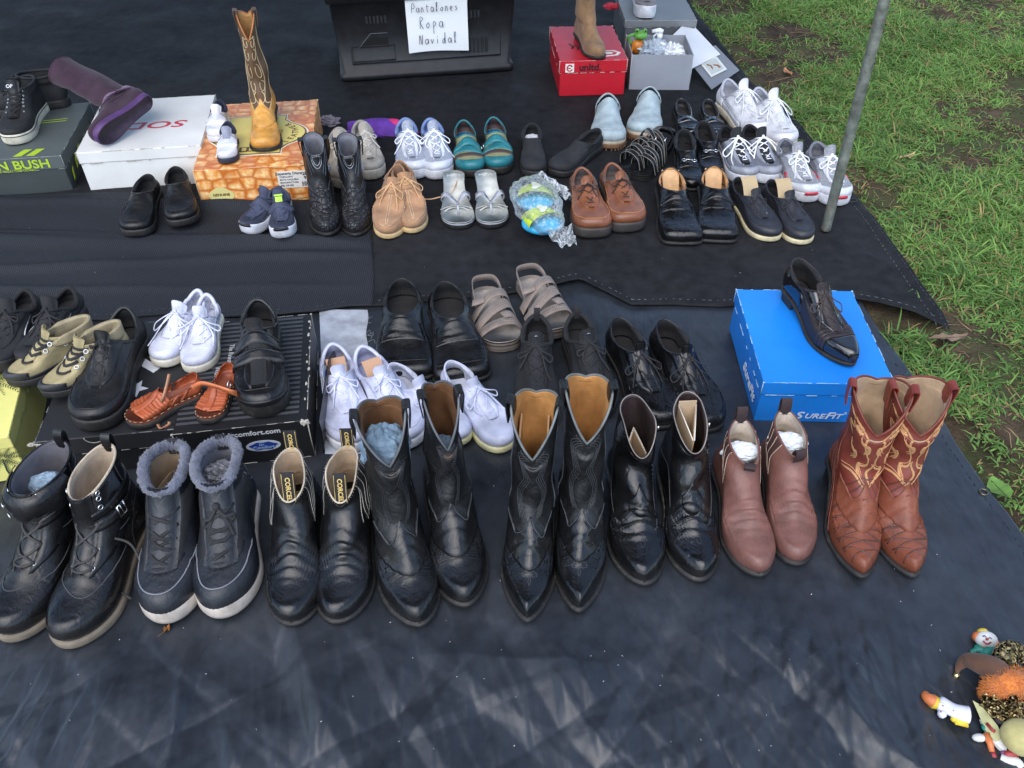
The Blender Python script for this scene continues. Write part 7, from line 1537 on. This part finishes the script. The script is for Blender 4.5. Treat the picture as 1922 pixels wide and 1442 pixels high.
o = thing('white_shoe_figurine', 'small white figurine foot with red and purple trim below the doll', 'figurine', at(1895, 1425, zt)); MB().tube(spline([Lw(1878, 1423, .008, o), Lw(1892, 1428, .010, o), Lw(1908, 1430, .010, o), Lw(1914, 1438, .006, o)], 5), .0065, 10).build('foot', WPA, o); MB().ball(Lw(1898, 1416, .012, o), .009, 6, 8, (1.4, .7, .6)).build('red_ruffle', REP, o); MB().ball(Lw(1886, 1414, .010, o), .006, 6, 8, (1.2, .7, .6)).build('purple_ruffle', M('plastic', C(130, 80, 130), .5), o)
o = thing('clown_figurine', 'painted clown figurine head with teal shirt above the jester doll', 'figurine', at(1850, 1205, zt)); MB().ball(Lw(1851, 1201, .016, o), .0155, 12, 16, (1.15, .95, .8)).build('face', WPA, o)
MB().ball(Lw(1835, 1196, .014, o), .009, 8, 10).ball(Lw(1866, 1208, .014, o), .008, 8, 10).build('orange_hair', ORP, o); MB().ball(Lw(1844, 1187, .016, o), .0085, 8, 10, (1.1, .8, .9)).build('yellow_cap', YEL, o)
MB().tube(spline([Lw(1845, 1203, .0292, o), Lw(1852, 1209, .0285, o), Lw(1860, 1206, .0275, o)], 5), .0014, 5).ball(Lw(1853, 1200, .030, o), .0024, 6, 8).build('smile_and_nose', REP, o); MB().tube(spline([Lw(1845, 1195, .0290, o), Lw(1848, 1193, .0292, o), Lw(1851, 1196, .0292, o)], 3), .0008, 4).tube(spline([Lw(1856, 1198, .0285, o), Lw(1859, 1197, .0285, o), Lw(1861, 1200, .0275, o)], 3), .0008, 4).build('eyes', M('plastic', C(40, 50, 90), .4), o)
MB().tube([Lw(1852, 1212, .012, o), Lw(1850, 1220, .012, o)], .010, 12, flat=.7).build('orange_collar', ORP, o); MB().tube(spline([Lw(1822, 1225, .006, o), Lw(1838, 1218, .010, o), Lw(1855, 1224, .012, o), Lw(1868, 1226, .010, o)], 5), [.004]*4+[.008]*4+[.011]*8, 12, flat=.7).build('teal_shirt', TEA, o)
o = thing('robed_figurine', 'small white-robed figurine with orange hat lying on the tarp', 'figurine', at(1775, 1330, G(at(1775, 1330))+.004)); MB().tube(spline([Lw(1758, 1318, .009, o), Lw(1775, 1326, .010, o), Lw(1795, 1336, .010, o), Lw(1818, 1342, .010, o)], 5), list(np.interp(np.linspace(0, 1, 16), [0, .15, .5, 1], [.006, .013, .011, .0135])), 12, flat=.75).build('white_robe', M('plastic', C(206, 208, 222), .45), o)
MB().ball(Lw(1753, 1318, .010, o), .0105, 10, 12).build('yellow_hair', YEL, o); MB().tube(spline([Lw(1751, 1316, .012, o), Lw(1744, 1312, .013, o), Lw(1738, 1307, .011, o), Lw(1737, 1302, .009, o)], 4), list(np.linspace(.0105, .005, 13)), 10).build('orange_hat', ORP, o); MB().ball(Lw(1768, 1322, .016, o), .005, 6, 8, (1.2, .8, .6)).ball(Lw(1768, 1340, .008, o), .007, 6, 8).build('sleeves', M('plastic', C(206, 208, 222), .45), o)
mb = MB().tube([Lw(1792, 1352, .006, o), Lw(1816, 1358, .006, o)], .006, 8, flat=.7); 
for k in range(6): mb.ball(Lw(1795+4*k, 1358+1.0*k, .005, o), .0026, 5, 6)
mb.ball(Lw(1794, 1350, .006, o), .007, 6, 8, (1.2, .8, .8)); mb.build('yellow_hem', YEL, o)
MB().ball(Lw(1770, 1325, .0195, o), .0012, 5, 6).ball(Lw(1766, 1336, .015, o), .0012, 5, 6).ball(Lw(1790, 1334, .0192, o), .0010, 5, 6).build('buttons', REP, o)

# ================================================================ details belong to the part they sit on
HOME = {'welt_stitching': 'sole', 'heel': 'sole', 'sole_stripe': 'sole', 'sole_lugs': 'sole', 'insole': 'lining', 'vamp_stitching': 'vamp_tongue', 'strap_stitching': 'velcro_strap', 'gore_stitching': 'elastic_gore', 'scale_edges': 'vamp', 'toe_stitching': 'vamp', 'vamp_ridges': 'vamp',
        'shaft_stitching': 'shaft', 'side_piping': 'shaft', 'flame_embroidery': 'shaft', 'flame_outline': 'shaft', 'shaft_embroidery': 'shaft', 'crest': 'shaft', 'fleece_fibres': 'fleece_collar', 'perforations': 'strap', 'studs': 'strap', 'piping': 'strap', 'zip_pull': 'zip', 'gold_lettering': 'pull_tab', 'gold_edging': 'pull_tab',
        'worn_edges': 'lid', 'stripe': 'lid', 'side_patch': 'box_body', 'printed_palm': 'lid', 'printed_flower': 'lid', 'printed_stripes': 'lid', 'medallion_border': 'lid', 'medallion_line': 'lid', 'medallion': 'lid', 'plaque': 'lid', 'plaque_letter': 'lid', 'logo_bar': 'lid', 'logo_star': 'lid', 'torn_edge': 'lid', 'beads': 'trim_band'}
for r in [o for o in bpy.data.objects if o.parent is None and o.type == 'EMPTY']:
    kids = {}
    for c in r.children: kids.setdefault(c.name.split('.')[0], []).append(c)
    for a, lst in kids.items():
        if a in HOME and HOME[a] in kids:
            hosts = kids[HOME[a]]
            for i, c in enumerate(lst):
                h = hosts[min(i*len(hosts)//len(lst), len(hosts)-1)]
                if not c.children: c.parent = h
